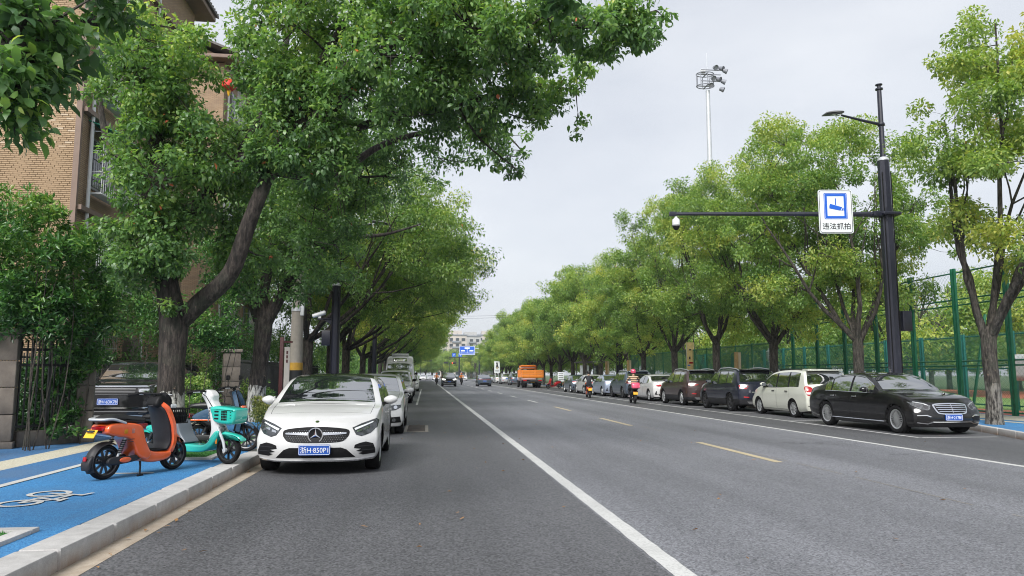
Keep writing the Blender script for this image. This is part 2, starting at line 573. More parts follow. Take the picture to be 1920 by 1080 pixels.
def bark(name, a, b_, wash_top, wash_amt=0.0, wash=(0.55, 0.54, 0.5)):
    m, n, l, b = nmat(name)
    t = n.new('ShaderNodeTexCoord').outputs['Object']
    ridg = noise(n, l, t, 17, 6, 0.7, (1, 1, 0.24))
    fine = noise(n, l, t, 60, 4, 0.7, (1, 1, 0.3))
    base = ramp(n, l, ridg, [(0.38, tuple(c * 0.25 for c in a)), (0.5, a), (0.62, b_)])
    base = mixc(n, l, 1.0, base, ramp(n, l, fine, [(0.3, (0.75,) * 3), (0.7, (1.2,) * 3)]), 'MULTIPLY')
    big = noise(n, l, t, 2.2, 4, 0.6)
    base = mixc(n, l, ramp(n, l, big, [(0.5, (0,) * 3), (0.75, (0.5,) * 3)]), base, (0.05, 0.06, 0.04))
    if wash_amt > 0:
        sp = n.new('ShaderNodeSeparateXYZ'); l.new(t, sp.inputs[0])
        edge = noise(n, l, t, 3, 3, 0.6)
        ad = n.new('ShaderNodeMath'); ad.operation = 'MULTIPLY_ADD'
        l.new(edge, ad.inputs[0]); ad.inputs[1].default_value = 0.5; l.new(sp.outputs['Z'], ad.inputs[2])
        lt = n.new('ShaderNodeMath'); lt.operation = 'LESS_THAN'
        l.new(ad.outputs[0], lt.inputs[0]); lt.inputs[1].default_value = wash_top + 0.25
        mu = n.new('ShaderNodeMath'); mu.operation = 'MULTIPLY'
        l.new(lt.outputs[0], mu.inputs[0])
        l.new(ramp(n, l, ridg, [(0.42, (0,) * 3), (0.56, (wash_amt,) * 3)]), mu.inputs[1])
        base = mixc(n, l, mu.outputs[0], base, wash)
        # scattered flaked patches further up
        pt = noise(n, l, t, 4.5, 5, 0.7)
        lt2 = n.new('ShaderNodeMath'); lt2.operation = 'LESS_THAN'
        l.new(sp.outputs['Z'], lt2.inputs[0]); lt2.inputs[1].default_value = 3.0
        mu2 = n.new('ShaderNodeMath'); mu2.operation = 'MULTIPLY'
        l.new(lt2.outputs[0], mu2.inputs[0])
        l.new(ramp(n, l, pt, [(0.64, (0,) * 3), (0.68, (0.55,) * 3)]), mu2.inputs[1])
        base = mixc(n, l, mu2.outputs[0], base, (0.30, 0.20, 0.15))
    l.new(base, b.inputs['Base Color'])
    b.inputs['Roughness'].default_value = 0.9
    bumpn(n, l, b, ridg, 1.0, 0.05)
    return m
M['bark_dark'] = bark('camphor_bark_dark', (0.034, 0.027, 0.023), (0.075, 0.06, 0.052), 1.0, 0.85)
M['bark_grey'] = bark('camphor_bark_grey', (0.048, 0.041, 0.034), (0.105, 0.092, 0.078), 1.1, 0.35, (0.36, 0.34, 0.30))

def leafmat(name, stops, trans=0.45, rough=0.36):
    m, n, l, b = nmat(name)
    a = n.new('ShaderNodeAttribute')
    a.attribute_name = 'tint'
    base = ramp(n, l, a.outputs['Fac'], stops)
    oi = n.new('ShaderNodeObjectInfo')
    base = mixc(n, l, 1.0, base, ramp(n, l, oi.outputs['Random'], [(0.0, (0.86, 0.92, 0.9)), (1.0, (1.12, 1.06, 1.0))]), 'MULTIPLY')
    l.new(base, b.inputs['Base Color'])
    b.inputs['Roughness'].default_value = rough
    b.inputs['Specular IOR Level'].default_value = 0.5
    tr = n.new('ShaderNodeBsdfTranslucent')
    tb = mixc(n, l, 1.0, base, (1.25, 1.35, 0.6), 'MULTIPLY')
    l.new(tb, tr.inputs['Color'])
    ms = n.new('ShaderNodeMixShader')
    ms.inputs[0].default_value = trans
    out = n['Material Output']
    l.new(b.outputs[0], ms.inputs[1])
    l.new(tr.outputs[0], ms.inputs[2])
    l.new(ms.outputs[0], out.inputs['Surface'])
    return m
M['leaf_deep'] = leafmat('leaf_deep_green', [(0.0, (0.068, 0.139, 0.065)), (0.4, (0.155, 0.291, 0.099)), (0.75, (0.320, 0.455, 0.131)), (0.97, (0.584, 0.601, 0.173)), (1.0, (0.876, 0.234, 0.144))])
M['leaf_bright'] = leafmat('leaf_yellow_green', [(0.0, (0.088, 0.167, 0.056)), (0.35, (0.184, 0.300, 0.085)), (0.7, (0.332, 0.441, 0.121)), (0.96, (0.529, 0.534, 0.149)), (1.0, (0.677, 0.360, 0.149))], 0.48)
M['leaf_mid'] = leafmat('leaf_mid_green', [(0.0, (0.076, 0.142, 0.055)), (0.4, (0.158, 0.265, 0.078)), (0.75, (0.301, 0.407, 0.111)), (0.97, (0.497, 0.493, 0.142)), (1.0, (0.631, 0.296, 0.127))], 0.48)
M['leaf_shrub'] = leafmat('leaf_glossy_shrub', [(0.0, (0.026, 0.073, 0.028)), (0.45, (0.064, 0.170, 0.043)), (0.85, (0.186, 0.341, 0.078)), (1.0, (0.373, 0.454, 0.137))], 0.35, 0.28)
M['leaf_variegated'] = leafmat('leaf_variegated', [(0.0, (0.05, 0.10, 0.02)), (0.5, (0.16, 0.22, 0.05)), (1.0, (0.48, 0.46, 0.16))], 0.25)
# ------------------------------------------------------------------ ground, road, pavements
def sheet(name, x0, x1, y0, y1, z, m, parent=None, kind='structure', sub=1, jag=0.0):
    mb = MB()
    ny = max(1, sub)
    rs = random.Random(hash(name) % 999 if False else len(name))
    pts = []
    for i in range(ny + 1):
        y = y0 + (y1 - y0) * i / ny
        pts.append([(x0 + rs.uniform(-jag, jag), y, z), (x1 + rs.uniform(-jag, jag), y, z)])
    mb.grid(pts)
    o = mb.build(name, m, parent, None, fix=False)
    me = o.data
    bm = bmesh.new(); bm.from_mesh(me)
    for f in bm.faces:
        f.normal_update()
        if f.normal.z < 0: f.normal_flip()
    bm.to_mesh(me); bm.free()
    if kind and parent is None: o['kind'] = kind
    return o

LK, RK = -2.65, 14.3                      # kerb faces
sheet('ground', -1400, 1400, -200, 2400, -0.05, M['grass_ground'])
sheet('road', 1.77, 9.3, -12, 420, 0.0, M['asphalt'])
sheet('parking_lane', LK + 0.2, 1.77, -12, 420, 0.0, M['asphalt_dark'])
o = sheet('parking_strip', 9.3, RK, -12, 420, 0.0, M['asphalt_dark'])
sheet('gutter', LK, LK + 0.2, -12, 240, 0.003, M['gutter'])
sheet('crossing_road', -120, 160, 246, 262, 0.004, M['asphalt'])

def slab(name, x0, x1, y0, y1, z0, z1, m, kind='structure', parent=None):
    o = MB().box(((x0 + x1) / 2, (y0 + y1) / 2, (z0 + z1) / 2), (x1 - x0, y1 - y0, z1 - z0)).build(name, m, parent, None)
    if kind and parent is None: o['kind'] = kind
    return o
slab('cycle_path', -7.6, LK - 0.3, -12, 240, -0.04, 0.15, M['blue_rubber'])
slab('entrance_paving', -16, -7.6, 16.5, 240, -0.04, 0.14, M['paver'])
slab('planting_soil', -16, -7.6, -12, 16.5, -0.04, 0.17, M['soil'])
slab('right_pavement', RK + 0.16, 18.6, -12, 240, -0.04, 0.15, M['blue_rubber'])
sheet('pavement_band', 16.5, 18.3, -12, 240, 0.155, M['cream_paving'])
sheet('pavement_light_band', 15.75, 16.05, -12, 240, 0.155, M['cream_paving'])
slab('running_track', 18.6, 21.6, -30, 120, -0.04, 0.12, M['track'])
slab('sports_field', 21.6, 33, -30, 120, -0.04, 0.11, M['field'])
slab('far_running_track', 33, 47, -30, 120, -0.04, 0.12, M['track'])
sheet('dull_path_band', -5.66, -4.92, -12, 60, 0.154, M['blue_rubber_dull'])
sheet('cream_path_band', -6.25, -5.66, -12, 60, 0.154, M['cream_paving'])
sheet('outer_path_band', -7.3, -6.25, -12, 60, 0.1535, M['blue_rubber_dull'])
sheet('path_line', -4.92, -4.80, -12, 11.9, 0.158, M['paint_white'])
sheet('path_cross_line', -4.15, -3.52, 10.42, 10.5, 0.158, M['paint_white'])

# kerb stones, one by one where they can be told apart
def kerb(name, xa, xb, y0, y1, yend, step, z=0.15):
    root = thing(name, None, None)
    root['kind'] = 'structure'
    w = abs(xb - xa)
    me = MB().box((0, 0, 0), (w, step - 0.018, z + 0.06), ch=0.016).mesh('kerb_stone', M['kerb'], 30)
    n = int((y1 - y0) / step)
    rs = random.Random(3)
    for i in range(n):
        link('kerb_stone', me, root, ((xa + xb) / 2 + rs.uniform(-.004, .004), y0 + (i + .5) * step, (z - 0.06) / 2 + 0.003 + rs.uniform(-.006, .004)), (rs.uniform(-.004, .004), rs.uniform(-.006, .006), rs.uniform(-.004, .004)))
    MB().box(((xa + xb) / 2, (y0 + n * step + yend) / 2, (z - 0.06) / 2), (w, yend - y0 - n * step, z + 0.06)).build('kerb_run', M['kerb'], root, None)
    return root
kerb('kerb', LK - 0.3, LK, -1, 70, 240, 1.0)
kerb('kerb', RK, RK + 0.16, 18.6, 88.6, 240, 1.0)

# pavement widening out towards the carriageway before the first bay
mb = MB()
W_ = [(14.3, 18.6), (12.3, 12.9), (12.3, -12), (14.5, -12), (14.5, 18.6)]
mb.add([(x + .16 if i in (1, 2) else x, y, z) for z in (-.03, .148) for i, (x, y) in enumerate(W_)], [(0, 1, 2, 3, 4), (9, 8, 7, 6, 5)] + [(i, (i + 1) % 5, 5 + (i + 1) % 5, 5 + i) for i in range(5)])
o = mb.build('pavement_corner', M['blue_rubber'], None, None); o['kind'] = 'structure'
kr = thing('kerb', None, None); kr['kind'] = 'structure'
a_, b_ = Vector((14.38, 18.6, .047)), Vector((12.38, 12.9, .047))
for i in range(6):
    MB().bar(a_.lerp(b_, i / 6 + .001), a_.lerp(b_, (i + 1) / 6 - .001), .16, .212, 0, .014).build('kerb_stone', M['kerb'], kr, 30)

def lines():
    sheet('lane_line', 1.79, 1.95, -12, 230, 0.004, M['paint_white'], sub=1600, jag=.005)
    for k in range(-2, 24):
        y = 2.95 + 9 * k
        near = k < 3
        sheet('lane_dash', 5.73, 5.88, y, y + 3.7, 0.004, M['paint_yellow'] if k < 4 else M['paint_white'])
    sheet('parking_lane_line', 9.28, 9.42, -12, 225, 0.004, M['paint_white'], sub=1200, jag=.006)
    sheet('bay_line', 11.2, 11.3, 16.2, 72, 0.004, M['paint_white'])
    for y in (16.15, 22.5, 27.7, 33.2, 38.9, 43.8, 48.6, 54.0, 60, 66):
        sheet('bay_end_line', 11.305, 13.2, y, y + 0.1, 0.004, M['paint_white'])
    sheet('bay_line', -0.45, -0.35, 36.4, 75, 0.004, M['paint_white'])
    for y in (36.3, 42.6, 48, 55, 62, 69):
        sheet('bay_end_line', LK + 0.25, -0.46, y, y + 0.1, 0.004, M['paint_white'])
    for k in range(9):
        sheet('bay_hatch_bar', -0.85, -0.455, 41.99 + k * .55, 42.14 + k * .55, 0.004, M['paint_white'])
lines()

# bicycle emblem painted on the cycle path
mb = MB()
def flat_ring(mb, cx, cy, r, w, z, n=28, a0=0, a1=360):
    pts = []
    for i in range(n + 1):
        a = R(a0 + (a1 - a0) * i / n)
        pts.append([(cx + r * math.cos(a), cy + r * math.sin(a), z), (cx + (r - w) * math.cos(a), cy + (r - w) * math.sin(a), z)])
    mb.grid(pts)
def flat_bar(mb, a, b, w, z):
    a, b = Vector(a), Vector(b)
    d = (b - a).normalized()
    s = Vector((-d.y, d.x)) * w / 2
    mb.add([(*(a + s), z), (*(a - s), z), (*(b - s), z), (*(b + s), z)], [(0, 1, 2, 3)])
zb = 0.1585
A_, B_, BB, S_, H_b = (-4.02, 8.17), (-4.02, 8.79), (-3.99, 8.47), (-3.74, 8.33), (-3.72, 8.68)
flat_ring(mb, A_[0], A_[1], 0.215, 0.06, zb)
flat_ring(mb, B_[0], B_[1], 0.215, 0.06, zb)
for i, (a, b) in enumerate(((A_, BB), (A_, (-3.78, 8.35)), (BB, (-3.70, 8.315)), (BB, H_b), ((-3.78, 8.35), H_b), (B_, (-3.62, 8.63)), ((-3.68, 8.22), (-3.68, 8.42)), ((-3.62, 8.58), (-3.56, 8.76)))):
    flat_bar(mb, a, b, 0.05, zb + 0.0006 * (i + 1))
be = mb.build('bicycle_emblem', M['paint_white'], None, None)
tag(be, 'white bicycle symbol painted on the blue cycle path', 'road marking')

# tree pits with artificial turf and a stone border
def tree_pit(x0, x1, y0, y1, label, group='tree pits along the path'):
    p = thing('tree_pit', label, 'tree pit', ((x0 + x1) / 2, (y0 + y1) / 2, 0.15), 0, group)
    cx, cy = (x0 + x1) / 2, (y0 + y1) / 2
    b = 0.13
    for (a, c, d, e) in ((x0, x1, y0, y0 + b), (x0, x1, y1 - b, y1), (x0, x0 + b, y0 + b, y1 - b), (x1 - b, x1, y0 + b, y1 - b)):
        MB().box(((a + c) / 2 - cx, (d + e) / 2 - cy, 0.008), (c - a - .004, e - d - .004, 0.05), ch=0.006).build('border_stone', M['kerb'], p, 30)
    MB().box((0, 0, 0.0), (x1 - x0 - 2 * b - .01, y1 - y0 - 2 * b - .01, 0.03)).build('turf_mat', M['turf'], p, None)
    rs = np.random.default_rng(int(abs(x0 * 10 + y0)))
    n = int(min(6000, (x1 - x0) * (y1 - y0) * 2200))
    px = rs.uniform(x0 + b, x1 - b, n) - cx
    py = rs.uniform(y0 + b, y1 - b, n) - cy
    an = rs.uniform(0, 6.28, n); h = rs.uniform(.025, .05, n)
    V = np.zeros((n, 3, 3), np.float32)
    w = 0.006
    V[:, 0] = np.stack([px - w * np.cos(an), py - w * np.sin(an), np.full(n, .012)], 1)
    V[:, 1] = np.stack([px + w * np.cos(an), py + w * np.sin(an), np.full(n, .012)], 1)
    V[:, 2] = np.stack([px + rs.normal(0, .015, n), py + rs.normal(0, .015, n), h], 1)
    me = bpy.data.meshes.new('turf_blades')
    me.from_pydata(V.reshape(-1, 3).tolist(), [], np.arange(n * 3).reshape(-1, 3).tolist())
    me.materials.append(M['turf'])
    o = link('turf_blades', me, p)
    o['kind'] = 'stuff'
    return p
tree_pit(-5.2, -3.15, 3.6, 6.77, 'turf tree pit with stone border at the path edge beside the kerb')
tree_pit(-4.95, -3.2, 12.0, 16.4, 'turf tree pit round the big forked tree behind the teal scooter')

# drain grate, patches and litter
g = thing('drain_grate', 'iron drain grate in the asphalt beside the second white car', 'drain', (-0.22, 20.5, 0), 0)
MB().box((0, 0, 0.002), (0.62, 2.4, 0.012)).build('frame', M['concrete'], g, None)
mb = MB()
for k in range(22):
    mb = MB().box((0, -1.1 + k * .105, 0.012), (0.46, 0.045, 0.02))
    mb.build('grate_bar', M['stone'], g, None)
def blob_sheet(name, cx, cy, rx, ry, z, m, seed, label=None, cat=None):
    rs = random.Random(seed)
    P = spline([(cx + rx * math.cos(a * .785) * rs.uniform(.6, 1.1), cy + ry * math.sin(a * .785) * rs.uniform(.6, 1.1), 0) for a in range(8)], 4, True)
    mb = MB().add([(p.x, p.y, z) for p in P], [tuple(range(len(P)))])
    o = mb.build(name, m, None, None, fix=False)
    o['kind'] = 'structure'
    return o
M['tar'] = mat('bitumen', (0.022, 0.022, 0.024), 0.7, var=0.4, scale=12, bump=0.6, bscale=50)
rs = random.Random(8)
mb = MB()
for (cx, cy, L) in ((8.35, 15.4, 1.6), (8.6, 14.9, 1.1), (8.1, 15.15, 1.1), (9.0, 12.9, 1.3)):
    x = cx - L / 2
    pts = []
    while x < cx + L / 2:
        pts.append((x, cy + rs.uniform(-.06, .06)))
        x += rs.uniform(.05, .14)
    for i in range(len(pts) - 1):
        w = rs.uniform(.008, .03)
        flat_bar(mb, pts[i], pts[i + 1], w, 0.0045 + .0003 * i)
o = mb.build('road_crack', M['tar'], None, None); o['kind'] = 'structure'
mb = MB()
y = 1.5
while y < 40:
    l_ = rs.uniform(.6, 2.4)
    if rs.random() < .75: flat_bar(mb, (6.02 + rs.uniform(-.01, .01), y), (6.02 + rs.uniform(-.01, .01), y + l_), 0.018, 0.0042)
    y += l_ + rs.uniform(.05, .8)
o = mb.build('road_joint', M['concrete'], None, None); o['kind'] = 'structure'
M['dead_leaf'] = mat('dead_leaf', (0.30, 0.16, 0.06), 0.7, var=0.5, scale=3)
mb = MB()
for i in range(150):
    if i < 60: x, y = rs.uniform(-2.6, 1.6), rs.uniform(4.2, 24)
    elif i < 100: x, y = rs.gauss(-2.5, .12), rs.uniform(4, 30)
    else: x, y = rs.uniform(1.6, 13.8), rs.uniform(5, 30)
    if abs(x + 1.53) < 1 and 10.3 < y < 23: continue
    a = rs.uniform(0, 6.28); L = rs.uniform(.018, .045); w = L * .45
    d = Vector((math.cos(a), math.sin(a), 0)); s = Vector((-d.y, d.x, 0))
    p = Vector((x, y, 0.012))
    mb.add([p - d * L, p + s * w + Vector((0, 0, rs.uniform(0, .018))), p + d * L + Vector((0, 0, rs.uniform(-.004, .02))), p - s * w + Vector((0, 0, rs.uniform(0, .012)))], [(0, 1, 2), (0, 2, 3)])
o = mb.build('fallen_leaves', M['dead_leaf'], None, None); o['kind'] = 'stuff'
tag(o, 'dry fallen leaves scattered on the asphalt', 'leaves')

# ------------------------------------------------------------------ brick apartment building
M['mortar'] = mat('mortar', (0.15, 0.11, 0.085), 0.9, var=0.15, scale=6)
def brickmat():
    m, n, l, b = nmat('tan_brick')
    oi = n.new('ShaderNodeObjectInfo')
    t = n.new('ShaderNodeTexCoord').outputs['Object']
    base = ramp(n, l, oi.outputs['Random'], [(0.0, (0.33, 0.225, 0.135)), (0.5, (0.40, 0.28, 0.172)), (0.86, (0.44, 0.31, 0.195)), (0.9, (0.50, 0.39, 0.28)), (1.0, (0.53, 0.42, 0.31))])
    f = noise(n, l, t, 14, 5, 0.7)
    base = mixc(n, l, 1.0, base, ramp(n, l, f, [(0.3, (0.85,) * 3), (0.7, (1.1,) * 3)]), 'MULTIPLY')
    l.new(base, b.inputs['Base Color'])
    b.inputs['Roughness'].default_value = 0.8
    bumpn(n, l, b, f, 0.3, 0.004)
    return m
M['brick'] = brickmat()
def brickwall_mat():
    m, n, l, b = nmat('brick_facing')
    t = n.new('ShaderNodeTexCoord').outputs['Object']
    mp_ = n.new('ShaderNodeMapping'); mp_.inputs['Rotation'].default_value = (0, 0, 0)
    sx = n.new('ShaderNodeSeparateXYZ'); l.new(t, sx.inputs[0])
    ad = n.new('ShaderNodeMath'); ad.operation = 'ADD'
    l.new(sx.outputs['X'], ad.inputs[0]); l.new(sx.outputs['Y'], ad.inputs[1])
    cb = n.new('ShaderNodeCombineXYZ'); l.new(ad.outputs[0], cb.inputs['X']); l.new(sx.outputs['Z'], cb.inputs['Y'])
    bt = n.new('ShaderNodeTexBrick')
    bt.inputs['Scale'].default_value = 1
    bt.inputs['Brick Width'].default_value = 0.222
    bt.inputs['Row Height'].default_value = 0.0597
    bt.inputs['Mortar Size'].default_value = 0.008
    bt.inputs['Color1'].default_value = (0.30, 0.20, 0.12, 1)
    bt.inputs['Color2'].default_value = (0.37, 0.26, 0.16, 1)
    bt.inputs['Mortar'].default_value = (0.15, 0.11, 0.085, 1)
    l.new(cb.outputs[0], bt.inputs['Vector'])
    l.new(bt.outputs['Color'], b.inputs['Base Color'])
    b.inputs['Roughness'].default_value = 0.85
    bumpn(n, l, b, bt.outputs['Fac'], -0.4, 0.01)
    return m
M['brick_far'] = brickwall_mat()
M['trim'] = mat('brown_trim', (0.20, 0.14, 0.11), 0.7, var=0.1, scale=3)
M['pale_trim'] = mat('pale_render', (0.45, 0.42, 0.38), 0.8, var=0.1, scale=2)
M['rooftile'] = mat('grey_roof_tile', (0.12, 0.11, 0.105), 0.75, var=0.25, scale=4)
M['awning'] = mat('green_awning', (0.01, 0.20, 0.13), 0.5)
M['pane'] = mat('house_window_pane', (0.035, 0.045, 0.05), 0.06, spec=0.9)
M['frame_grey'] = mat('window_frame_grey', (0.22, 0.22, 0.22), 0.5)
M['lantern_red'] = mat('red_lantern_cloth', (0.62, 0.03, 0.02), 0.6)

BX, BY = at(146, 250, 22.5).x, 22.5
def building_unit(x, y0, y1, zt, label, brick_face):
    b = thing('apartment_building', label, 'building', (x, y0, 0), 0, 'tan brick apartment blocks behind the fence')
    L = y1 - y0
    depth = 9.0
    MB().box((-depth / 2, L / 2, zt / 2 - .1), (depth, L, zt)).build('wall', [M['mortar'] if brick_face else M['brick_far']], b, None)
    # facing on the long side and corner trim
    MB().box((0.02, L / 2, zt / 2), (0.05, L - .002, zt - .01)).build('side_wall', M['brick_far'], b, None)
    if brick_face:
        MB().box((0.03, -0.03, zt / 2), (0.16, 0.10, zt - .02)).build('corner_trim', M['trim'], b, None)
        bw, bh = 0.222, 0.0597
        shapes = {}
        def bm_(w):
            k = round(w, 3)
            if k not in shapes: shapes[k] = MB().box((0, 0, 0), (w - .012, 0.04, bh - .013), ch=0.003).mesh('brick', M['brick'], None)
            return shapes[k]
        rest = MB()
        cnt = 0
        r = 0
        rows = []
        zz = 0.4
        while zz < zt - .2:
            rows.append((r, zz)); r += 1; zz += bh
        rs = random.Random(5)
        cand = []
        for r, zz in rows:
            off = (0, .5, .25, .75)[r % 4] * bw
            xx = -0.06
            first = True
            while xx > -depth + .05:
                w = bw if not first or off == 0 else off
                first = False
                if xx - w < -depth: break
                cand.append((xx - w / 2, zz, w))
                xx -= w
        seen = [c for c in cand if c[0] > -2.7 and 6.3 < c[1] < 11.4]
        seen.sort(key=lambda c: abs(c[1] - 8.7) + 0.2 * abs(c[0] + 1.1))
        keep = set(id(c) for c in seen[:290])
        for c in cand:
            if id(c) in keep:
                link('brick', bm_(c[2]), b, (c[0], -0.012 - rs.uniform(0, .006), c[1]))
            else:
                if c[0] > -4.2 and c[1] > 1: rest.box((c[0], -0.012 - rs.uniform(0, .006), c[1]), (c[2] - .012, .04, bh - .013))
        o = rest.build('brickwork', M['brick'], b, None, fix=False)
        o['kind'] = 'stuff'
    # storeys
    nst = int(zt / 2.95)
    nb = max(1, int(L / 5))
    fr = MB().box((0.06, 0, 0), (0.09, 1.72, 1.56)).mesh('window', M['frame_grey'], None)
    pn = MB().box((0.115, -.42, 0), (0.02, .74, 1.4)).box((0.115, .42, 0), (0.02, .74, 1.4)).mesh('pane', M['pane'], None)
    gr = MB()
    for k in range(13): gr.box((0.45, -.9 + k * .15, 0), (0.016, 0.016, 1.9))
    for z in (-.95, -.3, .35, .95):
        gr.box((0.452, 0, z), (0.022, 1.86, 0.022))
        for s in (-.92, .92): gr.box((0.27, s, z), (0.36, 0.022, 0.022))
    gr.box((.3, 0, -.97), (.36, 1.84, .02))
    grm = gr.mesh('grille', M['white_metal'], None)
    aw = MB().add([(0.06, -1.1, 1.25), (0.06, 1.1, 1.25), (0.9, 1.1, 0.92), (0.9, -1.1, 0.92), (0.06, -1.1, 1.21), (0.06, 1.1, 1.21), (0.9, 1.1, 0.88), (0.9, -1.1, 0.88)], [(0, 1, 2, 3), (7, 6, 5, 4), (0, 4, 5, 1), (1, 5, 6, 2), (2, 6, 7, 3), (3, 7, 4, 0)]).mesh('awning', M['awning'], None)
    ac = MB().box((0.28, 0, 0), (0.32, .85, .6), ch=.02).mesh('air_conditioner', M['white_metal'], None)
    acf = MB().lathe([(.22, 0), (.22, .015), (.02, .02)], (0.445, .1, 0), 'X', 16).mesh('fan', M['grey_plastic'], None)
    for st in range(nst):
        z = 1.9 + st * 2.95
        for k in range(nb):
            y = 1.6 + k * 5 + (0.0 if brick_face else .6)
            if y + 1 > L: continue
            w = link('window', fr, b, (0, y, z))
            link('pane', pn, w)
            link('grille', grm, w)
            if (st + k) % 2 == 0: link('awning', aw, w)
            a = link('air_conditioner', ac, b, (0, y + 1.75, z - .5))
            link('fan', acf, a)
        MB().box((0.13, L / 2, z + 1.42), (0.2, L - .01, 0.14)).build('floor_band', M['trim'], b, None)
    for y in (0.55, L * .55):
        MB().tube([(0.16, y, .2), (0.16, y, zt - .3)], 0.055, 8).build('drain_pipe', M['white_metal'], b)
    # eaves and pitched tiled roof with ridge along the building
    e = MB().box((-depth / 2, L / 2, zt + .06), (depth + 1.5, L + 1.3, 0.2), ch=.03)
    e.build('eaves', M['trim'], b, None)
    rf = MB()
    x0, x1 = -depth - .85, .85
    ya, yb = -.75, L + .75
    zr = zt + 2.3
    xm = (x0 + x1) / 2
    th = .12
    for (xa, za, xb_, zb_) in ((x1, zt + .17, xm, zr), (xm, zr, x0, zt + .17)):
        rf.add([(xa, ya, za), (xa, yb, za), (xb_, yb, zb_), (xb_, ya, zb_), (xa, ya, za + th), (xa, yb, za + th), (xb_, yb, zb_ + th), (xb_, ya, zb_ + th)],
               [(3, 2, 1, 0), (4, 5, 6, 7), (0, 1, 5, 4), (2, 3, 7, 6), (0, 4, 7, 3), (1, 2, 6, 5)])
    rfo = rf.build('roof', M['rooftile'], b, None)
    tl = MB()
    n = int((yb - ya) / .26)
    for k in range(n):
        y = ya + .13 + k * .26
        tl.tube([(x1 + .01, y, zt + .17 + th), (xm, y, zr + th)], .05, 5)
    o = tl.build('tile_ribs', M['rooftile'], rfo, 40); o['kind'] = 'stuff'
    gb = MB()
    for y in (-.001, L + .001):
        gb.add([(-depth, y - .05, zt + .17), (0, y - .05, zt + .17), (xm, y - .05, zr - .02), (-depth, y + .05, zt + .17), (0, y + .05, zt + .17), (xm, y + .05, zr - .02)], [(0, 1, 2), (5, 4, 3), (0, 3, 4, 1), (1, 4, 5, 2), (2, 5, 3, 0)])
    gb.build('gable', M['brick_far'], b, None)
    return b
b1 = building_unit(BX, BY, 32.2, 17.0, 'tan brick apartment block with barred side windows, above the dense shrub', True)
p = at(392, 180, 41)
b2 = building_unit(at(418, 180, 41).x, 41, 55, at(425, 112, 41).z - .1, 'second tan brick block with grey tiled roof seen between the tree crowns', False)
ln = at(426, 160, 40.3)
la = thing('red_lantern', 'round red lantern hanging by the upper window of the second brick block', 'lantern', (ln.x + .1, ln.y, ln.z))
MB().lathe([(.05, .31), (.2, .28), (.36, .12), (.38, 0), (.36, -.12), (.2, -.28), (.05, -.31)], n=20).build('shade', M['lantern_red'], la)
MB().lathe([(.12, .28), (.12, .35)], n=12).build('cap', M['plate_yellow'], la)
MB().lathe([(.12, -.28), (.10, -.36), (.03, -.6)], n=12).build('tassel', M['plate_yellow'], la)
MB().bar((0, 0, .33), (-.5, .6, .5), .02).build('hanger', M['iron'], la)

# far apartment blocks closing the avenue
M['far_wall'] = mat('far_block_wall', (0.46, 0.42, 0.38), 0.9, var=0.06, scale=.2)
M['far_wall2'] = mat('far_block_wall_grey', (0.38, 0.38, 0.37), 0.9, var=0.06, scale=.2)
M['far_roof'] = mat('far_block_roof', (0.22, 0.24, 0.27), 0.8)
def far_block(cx, y, w, h, cols, storeys, label, m):
    b = thing('apartment_tower', label, 'building', (cx, y, 0), 0, 'pale apartment blocks at the end of the avenue')
    MB().box((0, 7, h / 2), (w, 14, h)).build('wall', m, b, None)
    MB().box((w * .16, -.35, h / 2 - .5), (w * .3, .7, h - 1)).build('bay', m, b, None)
    fr = MB().box((0, -.03, 0), (1.9, .12, 1.7)).mesh('window', M['far_roof'], None)
    pn = MB().box((0, -.095, 0), (1.7, .02, 1.5)).mesh('pane', M['pane'], None)
    bal = MB().box((0, -.6, -1.15), (w * .27, 1.0, .9)).mesh('balcony', M['far_roof'], None)
    for s in range(storeys):
        z = h - 2.2 - s * 3.0
        for c in range(cols):
            xx = -w / 2 + w * (c + .5) / cols
            inb = abs(xx - w * .16) < w * .15 + .6
            wdw = link('window', fr, b, (xx, -.71 if inb else 0, z))
            link('pane', pn, wdw)
        link('balcony', bal, b, (w * .16, -.4, z))
    MB().box((0, 7, h + .3), (w + .8, 14.8, .6)).build('parapet', M['far_roof'], b, None)
    MB().box((w * .1, 6, h + 1.7), (w * .5, 6, 2.2)).build('roof_room', m, b, None)
    for k in range(5):
        MB().tube([(-w * .4 + k * w * .2, 1.5, h + .6), (-w * .4 + k * w * .2, 1.5, h + 1.5)], .12, 5).build('vent_pipe', M['far_roof'], b)
q = at(846, 640, 400)
far_block(q.x, 400, 16.5, at(846, 629, 400).z, 5, 8, 'cream apartment block at the end of the avenue, behind the blue sign', M['far_wall'])
q = at(873, 640, 420)
far_block(q.x + 1.5, 420, 14.0, at(873, 631, 420).z, 4, 8, 'grey apartment block beside the cream one at the end of the avenue', M['far_wall2'])
q = at(912, 640, 440)
far_block(q.x, 440, 17.0, at(900, 629, 440).z, 5, 8, 'apartment block mostly hidden behind bright treetops at the avenue end', M['far_wall'])

